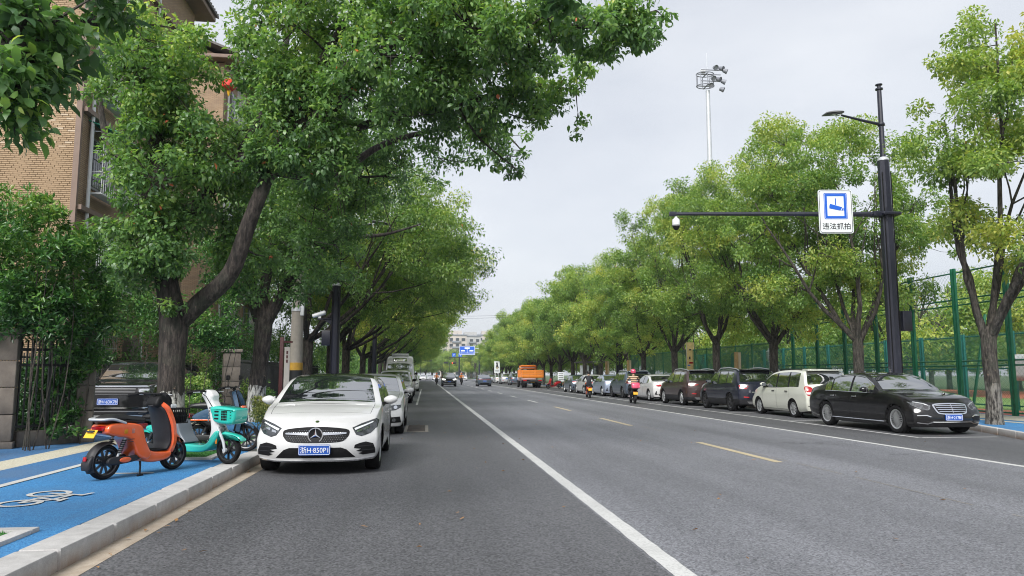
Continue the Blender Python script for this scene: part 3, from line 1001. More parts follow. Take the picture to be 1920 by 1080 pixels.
# ------------------------------------------------------------------ stone piers and iron fence beside the cycle path
def pier(x, y, h, label, w=0.42):
    b = thing('stone_pier', label, 'pillar', (x, y, 0.15), 0.35, 'stone fence pillars')
    n = 4
    for k in range(n):
        z0 = .12 + (h - .12) * k / n
        MB().box((0, 0, z0 + (h - .12) / n / 2), (w, w, (h - .12) / n - .014), ch=.012).build('block', M['stone'], b, 30)
    MB().box((0, 0, .06), (w + .08, w + .08, .12), ch=.015).build('base', M['stone'], b, 30)
    MB().box((0, 0, h + .05), (w + .1, w + .1, .1), ch=.02).build('cap', M['stone'], b, 30)
    return b
P1 = Vector((-7.36, 14.3)); P2 = Vector((-6.52, 15.42))
pier(P1.x - .05, P1.y - .05, 2.0, 'stone pillar at the near end of the black fence, under the shrub', .4)
pier(P2.x, P2.y, 2.05, 'stone pillar between the black fence and the parked black car', .3)
pier(-6.2, 25.0, 2.0, 'stone pillar behind the dark blue scooter, past the entrance', .5)
pier(-8.0, 11.6, 2.0, 'stone pillar at the frame edge under the overhanging leaves', .4)
f = thing('iron_fence', 'black iron railing on a low stone plinth between two stone pillars', 'fence', (P1.x, P1.y, 0.15), math.atan2(P2.y - P1.y, P2.x - P1.x))
FL = (P2 - P1).length
MB().box((FL / 2, 0, .14), (FL - .3, .26, .28), ch=.02).build('plinth', M['stone'], f, 30)
for z in (.36, 1.46, 1.74): MB().box((FL / 2, 0, z), (FL - .3, .03, .05)).build('rail', M['iron'], f, None)
bm_ = MB().box((0, 0, .84), (.022, .022, 1.1)).mesh('picket', M['iron'], None)
n = int((FL - .35) / .1)
for k in range(n):
    link('picket', MB().box((0, 0, 1.1), (.022, .022, 1.62)).mesh('picket', M['iron'], None) if k == 0 else bpy.data.meshes['picket.001'], f, (.2 + k * .1, .025, 0))
MB().box((FL / 2, 0, 1.0), (.05, .05, 1.8)).build('post', M['iron'], f, None)
# railing continuing behind and beyond
f2 = thing('iron_fence', 'black iron railing running on beyond the entrance, half hidden by shrubs', 'fence', (-6.2, 25.3, 0.15), R(90))
MB().box((10, 0, .2), (20, .26, .4), ch=.02).build('plinth', M['stone'], f2, 30)
for z in (.5, 1.7): MB().box((10, 0, z), (20, .03, .05)).build('rail', M['iron'], f2, None)
pk = MB().box((0, 0, 1.1), (.022, .022, 1.4)).mesh('picket', M['iron'], None)
for k in range(150): link('picket', pk, f2, (.1 + k * .13, .02, 0))
f3 = thing('iron_fence', 'black iron railing behind the parked black car', 'fence', (-9.5, 16.0, 0.15), R(90))
MB().box((6, 0, .2), (12, .26, .4), ch=.02).build('plinth', M['stone'], f3, 30)
for z in (.5, 1.7): MB().box((6, 0, z), (12, .03, .05)).build('rail', M['iron'], f3, None)
for k in range(92): link('picket', pk, f3, (.1 + k * .13, .02, 0))

# pier with a solar camera post beside the entrance, and a flat entrance canopy
q = at(229, 660, 27)
pp = thing('gate_pier', 'squat stone gate pier beyond the parked black car', 'pillar', (q.x, 27, 0.14), 0)
for k in range(4): MB().box((0, 0, .3 + k * .6), (.9, .9, .585), ch=.02).build('block', M['stone'], pp, 30)
MB().box((0, 0, 2.48), (.75, .75, .16), ch=.02).build('cap', M['stone'], pp, 30)
cp = thing('camera_post', 'short white post with a tilted box on the gate pier', 'security camera', (q.x - .05, 27, 2.70), 0)
MB().tube([(0, 0, 0), (0, 0, 1.15)], .055, 10).build('post', M['white_metal'], cp)
MB().box((.03, -.05, 1.27), (.26, .34, .22), rot=Matrix.Rotation(R(-25), 3, 'X'), ch=.02).build('camera_box', M['white_metal'], cp, 30)
q = at(270, 607, 30)
cn = thing('entrance_canopy', 'flat entrance canopy with slatted edge beneath the brick block', 'canopy', (q.x, 30, q.z), 0)
for k in range(12): MB().box((-1.1 + k * .2, -.6, 0), (.1, .08, .26)).build('slat', M['white_metal'], cn, None)
MB().box((0, 0, .16), (2.6, 1.3, .06)).build('roof', M['frame_grey'], cn, None)
MB().box((0, .0, -.14), (2.6, 1.2, .03)).build('soffit', M['frame_grey'], cn, None)
for s in (-1.15, 1.15): MB().bar((s, .6, -1.0), (s, -.5, -.16), .05).build('bracket', M['iron'], cn, None)
pz = q.z
for s in (-1.0, 1.1): MB().box((s, .62, -pz / 2 - .1), (.3, .3, pz - .2)).build('column', M['brick_far'], cn, None)

# ------------------------------------------------------------------ street poles
def octo(mb, x, y, z0, z1, r0, r1):
    rings = []
    for z, r in ((z0, r0), (z1, r1)):
        rings.append([Vector((x + r * math.cos(math.pi / 8 + k * math.pi / 4), y + r * math.sin(math.pi / 8 + k * math.pi / 4), z)) for k in range(8)])
    mb.loft(rings)
def lamp_head(parent, x, y, z, sgn, tilt=8):
    rot = Matrix.Rotation(R(tilt * sgn), 3, 'Y')
    P = spline([(-.42, -.01), (-.36, .05), (0, .09), (.3, .07), (.42, .02), (.40, -.03), (0, -.05), (-.36, -.045)], 3, True)
    mb = MB().pillow([(p.x * sgn, p.y) for p in P], 0, .17, .05)
    mb.v = [tuple(rot @ Vector(v)) for v in mb.v]
    h = mb.build('lamp_head', M['grey_plastic'], parent, 40, (x, y, z))
    h.scale = (.78,) * 3
    for k in range(3):
        MB().box((sgn * (-.22 + k * .22), 0, -.055), (.17, .22, .02), rot=rot).build('led_panel', M['sign_white'], h, None)
    return h
def smart_pole(x, y, hk, htop, label, arms=(), r=.2):
    b = thing('street_lamp', label, 'street lamp', (x, y, .15), 0, 'dark blue street lamp poles')
    mb = MB(); octo(mb, 0, 0, 0, hk, r, r * .86)
    mb.build('lower_pole', M['pole'], b, 30)
    mb = MB(); octo(mb, 0, 0, 0.0, 1.15, r * 1.16, r * 1.14); octo(mb, 0, 0, 1.15, 1.2, r * 1.2, r * 1.2)
    mb.build('base_sleeve', M['pole'], b, 30)
    MB().lathe([(r * .86, 0), (r * .84, .06), (r * .45, .12)], (0, 0, hk), n=16).build('collar', M['galv'], b, 30)
    MB().tube([(0, 0, hk), (0, 0, htop)], [.085, .07], 10).build('upper_pole', M['pole'], b)
    MB().lathe([(.07, 0), (.12, .02), (.12, .06), (.06, .08), (.06, .15), (.11, .17), (.11, .2)], (0, 0, htop), n=14).build('finial', M['pole'], b)
    for k in range(2):
        MB().box((-r * .7 + k * r * 1.4, -r * .62, hk * .5), (.022, .022, hk * .9)).build('cable_slot', M['black_plastic'], b, None)
    for sgn, zl, ln_ in arms:
        MB().tube([(0, 0, zl), (sgn * ln_ * .5, 0, zl + .12), (sgn * ln_, 0, zl + .26)], [.05, .045, .035], 8).build('lamp_arm', M['pole'], b)
        lamp_head(b, sgn * (ln_ + .28), 0, zl + .30, sgn, 8)
        MB().lathe([(.1, -.05), (.12, 0), (.1, .05)], (0, 0, zl), n=12).build('arm_clamp', M['pole'], b)
    return b

# right-hand pole with camera arm and sign
PX = 14.95
PYR = 21.9
top = at(1666, 302, PYR)
PXr = at(1679, 690, PYR).x
bp = smart_pole(PXr, PYR, top.z - .15, at(1661, 170, PYR).z - .15, 'dark blue street lamp pole carrying the camera arm, behind the black saloon', ((-1, at(1640, 222, PYR).z - .35, 1.35),), .21)
za = at(1500, 398, PYR).z - .15
xe = at(1276, 398, PYR).x - PXr
AY = -xe * math.tan(YAW)
MB().tube([(-.1, 0, za), (xe * .5, AY * .5, za + .02), (xe, AY, za + .02)], [.085, .07, .055], 10).build('camera_arm', M['pole'], bp)
mb = MB().box((-.32, 0, za), (.34, .3, .16), ch=.02).box((.05, 0, za), (.62, .56, .1), ch=.03)
for s in (-1, 1): mb.tube([(-.12, s * .2, za - .2), (-.12, s * .2, za + .2)], .02, 6)
mb.build('arm_bracket', M['pole'], bp, 30)
MB().box((.40, -.02, at(1696, 602, PYR).z - .15), (.3, .3, .62), ch=.015).build('control_box', M['pole'], bp, 30)
mb = MB().box((xe + .02, AY, za + .02), (.22, .13, .13), ch=.01)
mb.build('arm_cap', M['pole'], bp, 30)

dc = thing('dome_camera', 'white dome camera hanging from the end of the black arm', 'security camera', (PXr + xe + .12, PYR + AY, za - .02), 0)
dc.scale = (.85,) * 3
MB().lathe([(.0, .12), (.05, .12), (.06, .06), (.13, .02), (.145, -.06), (.14, -.2), (.135, -.24)], n=20).build('housing', M['white_metal'], dc)
MB().lathe([(.12, -.24), (.12, -.30), (.08, -.37), (.0, -.4)], n=20).build('dome', M['black_plastic'], dc)
MB().lathe([(.15, -.2), (.155, -.21), (.15, -.25)], n=20).build('ring', M['grey_plastic'], dc)

ctr = at(1568.5, 396, PYR)
sg = thing('camera_sign', 'white traffic sign with a blue camera symbol and four black characters', 'sign', (ctr.x, PYR - .15 + (PXr - ctr.x) * math.tan(YAW), ctr.z), -YAW)
W_, H_ = 69 / 1400 * PYR * 1.0, 90 / 1400 * PYR * 1.0
def rrect(w, h, r, n=4):
    out = []
    for cx, cz, a0 in ((w / 2 - r, h / 2 - r, 0), (-w / 2 + r, h / 2 - r, 90), (-w / 2 + r, -h / 2 + r, 180), (w / 2 - r, -h / 2 + r, 270)):
        for k in range(n + 1):
            a = R(a0 + 90 * k / n)
            out.append((cx + r * math.cos(a), cz + r * math.sin(a)))
    return out
def plate(mb, poly, y0, y1, mi=0):
    N = len(poly)
    mb.add([(p[0], y0, p[1]) for p in poly] + [(p[0], y1, p[1]) for p in poly],
           [tuple(range(N)), tuple(range(2 * N - 1, N - 1, -1))] + [(i, (i + 1) % N, N + (i + 1) % N, N + i) for i in range(N)], mi)
    return mb
def ringplate(mb, outer, inner, y0, y1, mi=0):
    N = len(outer)
    vs_ = [(p[0], y0, p[1]) for p in outer] + [(p[0], y0, p[1]) for p in inner] + [(p[0], y1, p[1]) for p in outer] + [(p[0], y1, p[1]) for p in inner]
    fs = []
    for i in range(N):
        j = (i + 1) % N
        fs += [(i, j, N + j, N + i), (2 * N + i, 3 * N + i, 3 * N + j, 2 * N + j), (i, 2 * N + i, 2 * N + j, j), (N + i, N + j, 3 * N + j, 3 * N + i)]
    return mb.add(vs_, fs, mi)
plate(MB(), rrect(W_, H_, .07), 0, .03).build('board', M['sign_white'], sg, None)
ringplate(MB(), rrect(W_ - .05, H_ - .05, .06), rrect(W_ - .08, H_ - .08, .05), -.006, .002).build('border_line', M['sign_black'], sg, None)
cz = H_ * .125
w1, h1 = W_ * .68, H_ * .6
ringplate(MB(), rrect(w1, h1, .04), rrect(w1 - .035, h1 - .035, .03), -.006, .002).build('border_line', M['sign_blue'], sg, None, (0, 0, cz))
ringplate(MB(), rrect(w1 - .06, h1 - .06, .02), rrect(w1 - .2, h1 - .2, .01), -.006, .002).build('border_band', M['sign_blue'], sg, None, (0, 0, cz))
k_ = w1
mb = plate(MB(), [(-.27 * k_, .0 * k_), (-.23 * k_, .10 * k_), (.28 * k_, -.05 * k_), (.20 * k_, -.2 * k_), (-.27 * k_, -.10 * k_)], -.007, .002)
plate(mb, [(-.015 * k_, .06 * k_), (-.015 * k_, .34 * k_), (.025 * k_, .34 * k_), (.025 * k_, .05 * k_)], -.008, .002)
plate(mb, [(.24 * k_, -.21 * k_), (.31 * k_, -.07 * k_), (.34 * k_, -.09 * k_), (.29 * k_, -.21 * k_)], -.0075, .002)
plate(mb, [(.33 * k_, -.19 * k_), (.35 * k_, -.10 * k_), (.38 * k_, -.11 * k_), (.37 * k_, -.20 * k_)], -.0075, .002)
mb.build('camera_symbol', M['sign_blue'], sg, None, (0, 0, cz))
link('lettering', fit_text('违法抓拍', W_ * .82, H_ * .15, M['sign_black'], .006), sg, (0, -.007, -H_ * .335), FACE_NEG_Y)
for z in (-.3, .3): MB().box((0, .06, z * .3), (W_ * .8, .04, .05)).build('mount_rail', M['galv'], sg, None)

# left-hand pole with bullet camera
LYP = 30.0
q = at(627, 690, LYP)
lp = smart_pole(q.x, LYP, at(627, 536, LYP).z - .15, at(630, 425, LYP).z - .15, 'dark blue street lamp pole above the white cars, with a small camera bracket', ((1, at(640, 430, LYP).z - .15, 1.35), (-1, at(640, 430, LYP).z - .25, .9)), .2)
zb = at(600, 598, LYP).z - .15
mb = MB().box((-.36, 0, zb), (.72, .06, .06))
mb.add([(-.02, -.03, zb - .35), (-.02, .03, zb - .35), (-.5, -.03, zb), (-.5, .03, zb), (-.02, -.03, zb), (-.02, .03, zb)], [(0, 2, 4), (5, 3, 1), (0, 1, 3, 2)])
mb.build('camera_bracket', M['pole'], lp, None)
MB().box((-.34, 0, at(612, 634, LYP).z - .15), (.34, .3, .58), ch=.015).build('control_box', M['pole'], lp, 30)
bc = thing('bullet_camera', 'white bullet camera on the bracket of the street lamp pole', 'security camera', (q.x - .62, LYP, zb + .15 + .05), R(0))
MB().lathe([(.02, -.3), (.085, -.28), (.09, .2), (.06, .24)], (0, 0, .14), 'X', 14, rot=Matrix.Rotation(R(-18), 3, 'Y')).build('housing', M['white_metal'], bc)
MB().box((0, 0, .03), (.1, .06, .1)).build('mount', M['white_metal'], bc, None)

smart_pole(14.9, 57.0, at(1163, 590, 57).z, 9.5, 'dark blue street lamp pole among the trees behind the silver-blue saloon', ((-1, 8.6, 1.3),), .22)
smart_pole(-3.9, 58.0, 6, 9.0, 'dark blue street lamp pole in the shade beside the white van', ((1, 8.2, 1.3),), .2)
smart_pole(14.9, 118.0, 6, 9.5, 'dark blue street lamp pole behind the orange truck', ((-1, 8.6, 1.3),), .22)

# concrete utility pole with a yellow band
YC = 26.5
q = at(556, 650, YC)
cpole = thing('utility_pole', 'thick round concrete pole with a yellow band behind the white hatchback', 'utility pole', (q.x, YC, .15))
MB().tube([(0, 0, 0), (0, 0, 9)], [.225, .15], 20).build('shaft', M['concrete'], cpole)
zz = at(556, 697, YC).z
MB().lathe([(.232, 0), (.232, .26)], (0, 0, zz - .1), n=20).build('yellow_band', mat('yellow_band_paint', (0.42, 0.24, 0.03), .6, var=.2, scale=6), cpole)
MB().lathe([(.234, 0), (.234, .4)], (0, 0, zz - .5), n=20).build('black_band', M['iron'], cpole)
zz = at(556, 592, YC).z
MB().lathe([(.215, 0), (.215, .12)], (0, 0, zz), n=20).build('steel_band', M['galv'], cpole)
MB().box((.17, -.1, zz + .1), (.12, .12, .5), ch=.01).build('junction_box', M['white_metal'], cpole, 30)

# brown post with a hanging notice board
YS = 25.0
q = at(527, 700, YS)
sp = thing('notice_post', 'dark red post with a pale hanging notice board beside the second tree', 'sign', (q.x, YS, .15))
M['maroon'] = mat('maroon_paint', (0.075, 0.018, 0.018), .5, var=.2, scale=5)
zt_ = at(527, 632, YS).z - .15
MB().box((0, 0, zt_ / 2), (.12, .12, zt_), ch=.01).build('post', M['maroon'], sp, 30)
MB().box((.18, 0, zt_ - .16), (.3, .05, .06)).build('arm', M['maroon'], sp, None)
P = [(.09, zt_ - .32), (.09, .62), (.12, .45), (.17, .36), (.22, .45), (.26, .62), (.26, zt_ - .32)]
plate(MB(), P, -.02, .02).build('board', M['pale_trim'], sp, None)
ringplate(MB(), [(.175 + .05 * math.cos(a * .4), .72 + .09 * math.sin(a * .4)) for a in range(16)], [(.175 + .03 * math.cos(a * .4), .72 + .06 * math.sin(a * .4)) for a in range(16)], -.026, -.015).build('ring_symbol', M['maroon'], sp, None)
for k in range(3): MB().box((.175, -.024, zt_ - .5 - k * .14), (.05, .006, .1)).build('printed_mark', M['maroon'], sp, None)

# ------------------------------------------------------------------ stadium floodlight mast
YM = 90.0
q = at(1331, 300, YM)
zt_ = at(1331, 170, YM).z
fm = thing('floodlight_mast', 'tall pale stadium floodlight mast rising above the trees', 'floodlight', (q.x, YM, 0))
MB().tube([(0, 0, 0), (0, 0, zt_ * .6), (0, 0, zt_)], [.42, .33, .26], 16).build('mast', M['galv'], fm)
zr = at(1331, 140, YM).z
M['lamp_body'] = mat('floodlamp_body', (.19, .20, .23), .5)
mb = MB()
for z in (zr, zr - 1.6):
    pts = [(1.15 * math.cos(a * math.pi / 8) - .3, .9 * math.sin(a * math.pi / 8), z) for a in range(17)]
    mb.tube(pts, .06, 6, cap=False)
    mb.box((-.2, 0, z), (2.2, .12, .12)); mb.box((-.2, 0, z), (.12, 1.9, .12))
for a in range(8):
    x, y = 1.15 * math.cos(a * math.pi / 4) - .3, .9 * math.sin(a * math.pi / 4)
    mb.tube([(x, y, zr), (x, y, zr - 1.6)], .045, 6)
for z in (zr + .4, zr - .2, zr - 1.1):
    mb.box((.3, -.55, z), (2.6, .1, .1))
mb.build('gantry', M['lamp_body'], fm, 40)
MB().box((-.6, -.1, zr + .4), (.7, .5, .4), ch=.03).build('ballast_box', M['white_metal'], fm, 30)
MB().tube([(0, 0, zr - .2), (0, 0, at(1331, 100, YM).z)], [.05, .02], 6).build('lightning_rod', M['galv'], fm)
M['lampglass'] = mat('floodlamp_glass', (0.20, 0.21, 0.24), 0.15, spec=.8)
for (px, py, ang) in ((1338, 131, 10), (1350, 133, 40), (1357, 138, 70), (1334, 151, 10), (1345, 153, 40), (1354, 158, 75), (1329, 164, -5), (1351, 172, 65)):
    c = at(px, py, YM)
    rot = Matrix.Rotation(R(ang), 3, 'Z') @ Matrix.Rotation(R(24), 3, 'X')
    lm = MB().lathe([(.10, .55), (.30, .5), (.34, .2), (.40, 0), (.44, -.18), (.40, -.2), (.36, -.05)], (0, 0, 0), 'Y', 18, rot=rot).build('floodlamp', M['lamp_body'], fm, 40, (c.x - q.x, -.75, c.z))
    lm.scale = (.8,) * 3
    MB().lathe([(0, -.08), (.37, -.07)], (0, 0, 0), 'Y', 18, rot=rot).build('lamp_glass', M['lampglass'], lm)

# ------------------------------------------------------------------ sports ground fences
def mesh_panel(L, h0, h1, sp, r, m, name, parent):
    """chain-link lattice of thin wires in the local x-z plane"""
    mb = MB()
    H = h1 - h0
    k = -H
    n = int((L + H) / sp)
    V, F = [], []
    for dirn in (1, -1):
        for i in range(n + 1):
            s = -H + i * sp
            xa, za, xb, zb_ = s, h0, s + H, h1
            if xa < 0: za += -xa; xa = 0
            if xb > L: zb_ -= (xb - L); xb = L
            if xa >= xb: continue
            if dirn < 0: za, zb_ = h0 + h1 - za, h0 + h1 - zb_
            y = .004 * dirn
            b = len(V)
            dz = r * 1.2
            V += [(xa, y - r, za), (xa, y + r, za + dz), (xa, y + r, za - dz), (xb, y - r, zb_), (xb, y + r, zb_ + dz), (xb, y + r, zb_ - dz)]
            F += [(b, b + 3, b + 4, b + 1), (b + 1, b + 4, b + 5, b + 2), (b + 2, b + 5, b + 3, b)]
    me = bpy.data.meshes.new(name)
    me.from_pydata(V, [], F)
    me.materials.append(m)
    o = link(name, me, parent)
    o['kind'] = 'stuff'
    return o
def sport_fence(x, y0, y1, step, h, m, label, rails, sp, r, post=.09, double=True):
    f = thing('sports_fence', label, 'fence', (x, y0, .12), R(90))
    L = y1 - y0
    n = int(round(L / step))
    pm = MB()
    pm.box((-.07 if double else 0, 0, h / 2), (post * .8, post, h), ch=.01)
    if double:
        pm.box((.07, 0, h / 2), (post * .8, post, h), ch=.01)
        for z in np.arange(.4, h, .8): pm.box((0, 0, z), (.1, .03, .05))
    pm = pm.mesh('post', m, 30)
    for k in range(n + 1): link('post', pm, f, (k * step, 0, 0))
    for z in rails:
        MB().tube([(0, -.05, z), (L, -.05, z)], .028, 6).build('rail', m, f)
    mesh_panel(L, .1, h - .02, sp, r, m, 'wire_mesh', f)
    return f
sport_fence(18.35, 12.3, 38.2, 2.35, at(1755, 527, 26.4).z, M['fence_green'], 'tall green chain-link fence with paired posts behind the black saloon', (.12, 1.62, 1.78, 3.72, 3.92, at(1755, 527, 26.4).z - .15), .17, .0024)
sport_fence(18.4, 38.4, 66, 2.3, 3.1, M['fence_green'], 'lower green mesh fence behind the dark parked sport utility cars', (.12, 1.0, 3.0), .08, .0045, .07, False)
sport_fence(21.9, 18, 60, 2.6, 2.95, M['fence_teal'], 'teal inner mesh fence beside the running track', (.15, 1.55, 2.85), .09, .0042, .1, True)
# slanted brace and a white sheet tied to the inner fence
br = thing('fence_brace', 'slanting green steel brace leaning on the tall chain-link fence', 'brace', at(1825, 745, 24.0), 0)
d = at(1847, 590, 24.6) - at(1825, 745, 24.0)
MB().tube([(0, 0, -.2), d], .05, 8).build('tube', M['fence_green'], br)
MB().box((0, 0, -.22), (.2, .2, .03)).build('foot', M['fence_green'], br, None)
q = at(1915, 688, 25.0)
ws = thing('white_banner', 'white sheet tied to the fence at the frame edge beside the last tree trunk', 'banner', q, R(90))
pts = [[(a * .3 - .6, -.05 + .03 * math.sin(a * 2.1 + b_), b_ * .24 - .5) for b_ in range(5)] for a in range(5)]
mb = MB().grid(pts)
o = mb.build('cloth', M['sign_white'], ws, 60)
sm = o.modifiers.new('thick', 'SOLIDIFY'); sm.thickness = .006
for s in (-.6, .6): MB().tube([(s, -.03, .46), (s, .05, .5)], .008, 5).build('tie', M['iron'], ws)

# garden lamp, banner stand and slim posts behind the parked cars
q = at(1466, 690, 33.2)
gl = thing('garden_lamp', 'white ornamental garden lamp inside the green fence', 'lamp', (19.6, 19.6 * 1400 / (1466 - 798), .12))
hz = 41.1 / 1400 * 45 + 1.43
MB().lathe([(.16, 0), (.16, .1), (.08, .2), (.06, .5), (.05, hz - .75), (.08, hz - .7), (.05, hz - .62)], n=14).build('post', M['white_metal'], gl)
MB().lathe([(.06, hz - .62), (.15, hz - .5), (.17, hz - .3), (.13, hz - .12), (.05, hz - .08)], n=14).build('globe', M['sign_white'], gl)
MB().lathe([(.2, hz - .14), (.1, hz - .04), (.02, hz + .1)], n=14).build('cap', M['white_metal'], gl)

q = at(1306, 668, 47)
bs = thing('banner_stand', 'upright yellow banner with red and blue print on the fence behind the brown car', 'banner', (18.25, 18.25 * 1400 / (1306 - 798), .15), 0)
Yb = 18.25 * 1400 / (1306 - 798)
zt_ = at(1306, 642, Yb).z - .15
plate(MB(), [(-.26, .7), (.26, .7), (.26, zt_), (-.26, zt_)], -.02, .02).build('panel', mat('banner_yellow', (0.62, 0.47, 0.20), .6, var=.2, scale=4), bs, None)
for (x, z, w, h, m) in ((0, .82, .16, .10, M['sign_black']), (-.05, .62, .1, .18, M['sign_black']), (.05, .5, .3, .12, M['red_lens']), (-.12, .44, .2, .08, M['sign_blue']), (.02, .3, .22, .04, M['red_lens']), (.05, .2, .05, .18, M['sign_black']), (0, .12, .2, .04, M['red_lens'])):
    MB().box((x, -.024, .7 + (zt_ - .7) * z), (w, .01, h)).build('printed_mark', m, bs, None)
for s in (-.27, .27): MB().tube([(s, 0, 0), (s, 0, zt_)], .02, 6).build('pole', M['galv'], bs)

def slim(px, Y, label, py_top=658):
    x = at(px, 690, Y).x
    zt_ = at(px, py_top, Y).z - .15
    b = thing('wooden_post', label, 'post', (x, Y, .15), 0, 'tan wooden posts along the pavement')
    MB().box((-.09, 0, zt_ / 2), (.15, .16, zt_), ch=.01).build('post', mat('tan_wood', (0.42, 0.28, 0.12), .7, var=.2, scale=7), b, 30)
    MB().box((.07, 0, zt_ / 2), (.14, .12, zt_ - .04), ch=.01).build('edge_strip', mat('pale_wood', (0.55, 0.45, 0.30), .7), b, 30)
    return b
slim(1384, 36.0, 'tan wooden post behind the dark blue car with red lamps', 660)
slim(1139, 60, 'tan wooden post behind the silver-blue saloon, next to a tree trunk', 677)
slim(1180, 54, 'tan wooden post between the lamp pole and the striped rider', 675)

# bus shelter far along the right pavement
bsx = thing('bus_shelter', 'grey bus shelter with glass panel between the far trees', 'bus shelter', (16.3, 74, .15))
MB().box((0, 0, 2.55), (2.2, 4.6, .14), ch=.03).build('roof', M['grey_plastic'], bsx, 30)
for sx in (-.9, .9):
    for sy in (-2, 2): MB().tube([(sx, sy, 0), (sx, sy, 2.5)], .05, 8).build('post', M['grey_plastic'], bsx)
MB().box((.9, 0, 1.3), (.03, 3.8, 1.9)).build('glass_panel', M['glass_light'], bsx, None)
MB().box((-.9, -2.0, 1.3), (.9, .1, 1.8), ch=.02).build('advert_panel', M['sign_white'], bsx, None)
MB().box((.5, 0, .45), (.4, 3, .06)).build('bench', M['galv'], bsx, None)

# ------------------------------------------------------------------ traffic signs and signals at the far junction
YG = 205.0
q = at(876, 657, YG)
ds = thing('direction_sign', 'large blue direction sign with white lettering over the far lanes', 'sign', (q.x, YG, q.z))
w, h = 29 / 1400 * YG, 16.5 / 1400 * YG
plate(MB(), rrect(w, h, .15), 0, .1).build('board', M['sign_blue'], ds, None)
ringplate(MB(), rrect(w - .04, h - .04, .14), rrect(w - .24, h - .24, .1), -.03, .01).build('border_line', M['sign_white'], ds, None)
for (x, z, ww, hh) in ((0, .62, 1.4, .4), (-1.15, -.1, 1.1, .36), (1.15, -.1, 1.1, .36), (0, .15, .1, .5), (0, -.45, .1, .6)):
    MB().box((x, -.03, z), (ww, .04, hh)).build('printed_mark' if ww > .5 else 'arrow_shaft', M['sign_white'], ds, None)
MB().box((0, -.031, -.72), (w * .8, .04, .12)).build('arrow_shaft', M['sign_white'], ds, None)
for s in (-1, 1): plate(MB(), [(s * w * .44, -.72), (s * w * .38, -.55), (s * w * .38, -.89)], -.052, -.012).build('arrow_head', M['sign_white'], ds, None)
plate(MB(), [(0, .52), (-.2, .28), (.2, .28)], -.054, -.014).build('arrow_head', M['sign_white'], ds, None)
gp = thing('sign_gantry', 'dark gantry mast carrying the large blue direction sign', 'gantry', (14.6, YG + .4, 0))
MB().tube([(0, 0, 0), (0, 0, q.z + 1.2)], [.24, .18], 10).build('mast', M['pole'], gp)
for dz in (-.5, .5): MB().tube([(0, 0, q.z + dz), (q.x - w / 2 - 14.6 + .3, 0, q.z + dz)], .09, 8).build('arm', M['galv'], gp)
YT = 236.0
tg = thing('traffic_gantry', 'dark signal gantry with small square blue lane signs at the junction', 'gantry', (at(861, 700, YT).x, YT, 0))
gx = at(861, 700, YT).x
MB().tube([(0, 0, 0), (0, 0, at(861, 664, YT).z + .8)], [.26, .2], 10).build('mast', M['pole'], tg)
za = at(850, 670, YT).z
MB().tube([(2.5, 0, za), (at(842, 670, YT).x - gx, 0, za)], .11, 8).build('arm', M['pole'], tg)
for px in (851, 863):
    p_ = at(px, 666, YT)
    fr = plate(MB(), rrect(1.1, 1.1, .1), -.25, -.2).build('lane_sign', M['sign_blue'], tg, None, (p_.x - gx, 0, p_.z + .1))
    MB().box((0, -.27, .0), (.14, .04, .6)).box((.12, -.271, .22), (.34, .04, .12)).build('arrow', M['sign_white'], fr, None)
def signal(px, py, Y, label, lit=False, arm=None):
    p_ = at(px, py, Y)
    s = thing('traffic_signal', label, 'traffic light', (p_.x, Y, p_.z), 0, 'traffic lights at the far junction')
    MB().box((0, 0, 0), (1.5, .3, .55), ch=.04).build('housing', M['black_plastic'], s, 30)
    for k in range(3):
        MB().lathe([(.17, -.16), (.0, -.19)], (-.48 + k * .48, 0, 0), 'Y', 12).build('lens', mat('signal_red_lit', (.5, .02, .01), .4, emit=(1, .08, .03), estr=1.6) if (lit and k == 0) else M['lens_dark'], s)
    MB().tube([(0, .1, 0), (arm, .1, 0), (arm, .1, -p_.z)], .09, 8).build('mast', M['pole'], s)
    return s
signal(836, 680, 262, 'traffic light on a mast above the oncoming dark car', False, 1.2)
signal(851, 680.5, 240, 'traffic light with its red lamp lit beside the junction gantry', True, 2.6)
signal(805, 676, 225, 'traffic light in the shade of the far left-hand trees', False, -2.5)

# roadside portrait-format notice on the right among the parked cars
YN = 128.0
q = at(932, 690, YN)
nb = thing('notice_board', 'tall white notice board with a dark figure print behind far parked cars', 'sign', (q.x, YN, .15))
plate(MB(), rrect(.95, 2.0, .05), 0, .06).build('board', M['sign_white'], nb, None, (0, 0, 2.6))
plate(MB(), [(-.05, .85), (.12, .75), (.1, .5), (.3, -.15), (-.25, -.15), (-.1, .45), (-.18, .7)], -.02, .005).build('printed_figure', M['sign_black'], nb, None, (0, 0, 2.6))
plate(MB(), [(-.1, .05), (.1, .05), (.16, -.3), (-.16, -.3)], -.03, .002).build('printed_mark', M['paint_yellow'], nb, None, (0, 0, 2.6))
for k in range(2): MB().box((0, -.012, 2.1 - k * .16), (.6, .02, .08)).build('printed_line', M['grey_plastic'], nb, None)
for s in (-.3, .3): MB().tube([(s, .05, 0), (s, .05, 1.7)], .04, 6).build('leg', M['galv'], nb)

# wires crossing the far road
for k, dz in enumerate((0, .35)):
    a, b_ = at(700, 590, 120), at(1010, 592, 120)
    pts = [a.lerp(b_, t / 10) + Vector((0, 0, dz - .5 * math.sin(math.pi * t / 10))) for t in range(11)]
    o = MB().tube(pts, .018, 5).build('overhead_wire', M['iron'], None)
    tag(o, ('lower', 'upper')[k] + ' thin dark wire strung high across the far road', 'wire', 'wires over the far road')
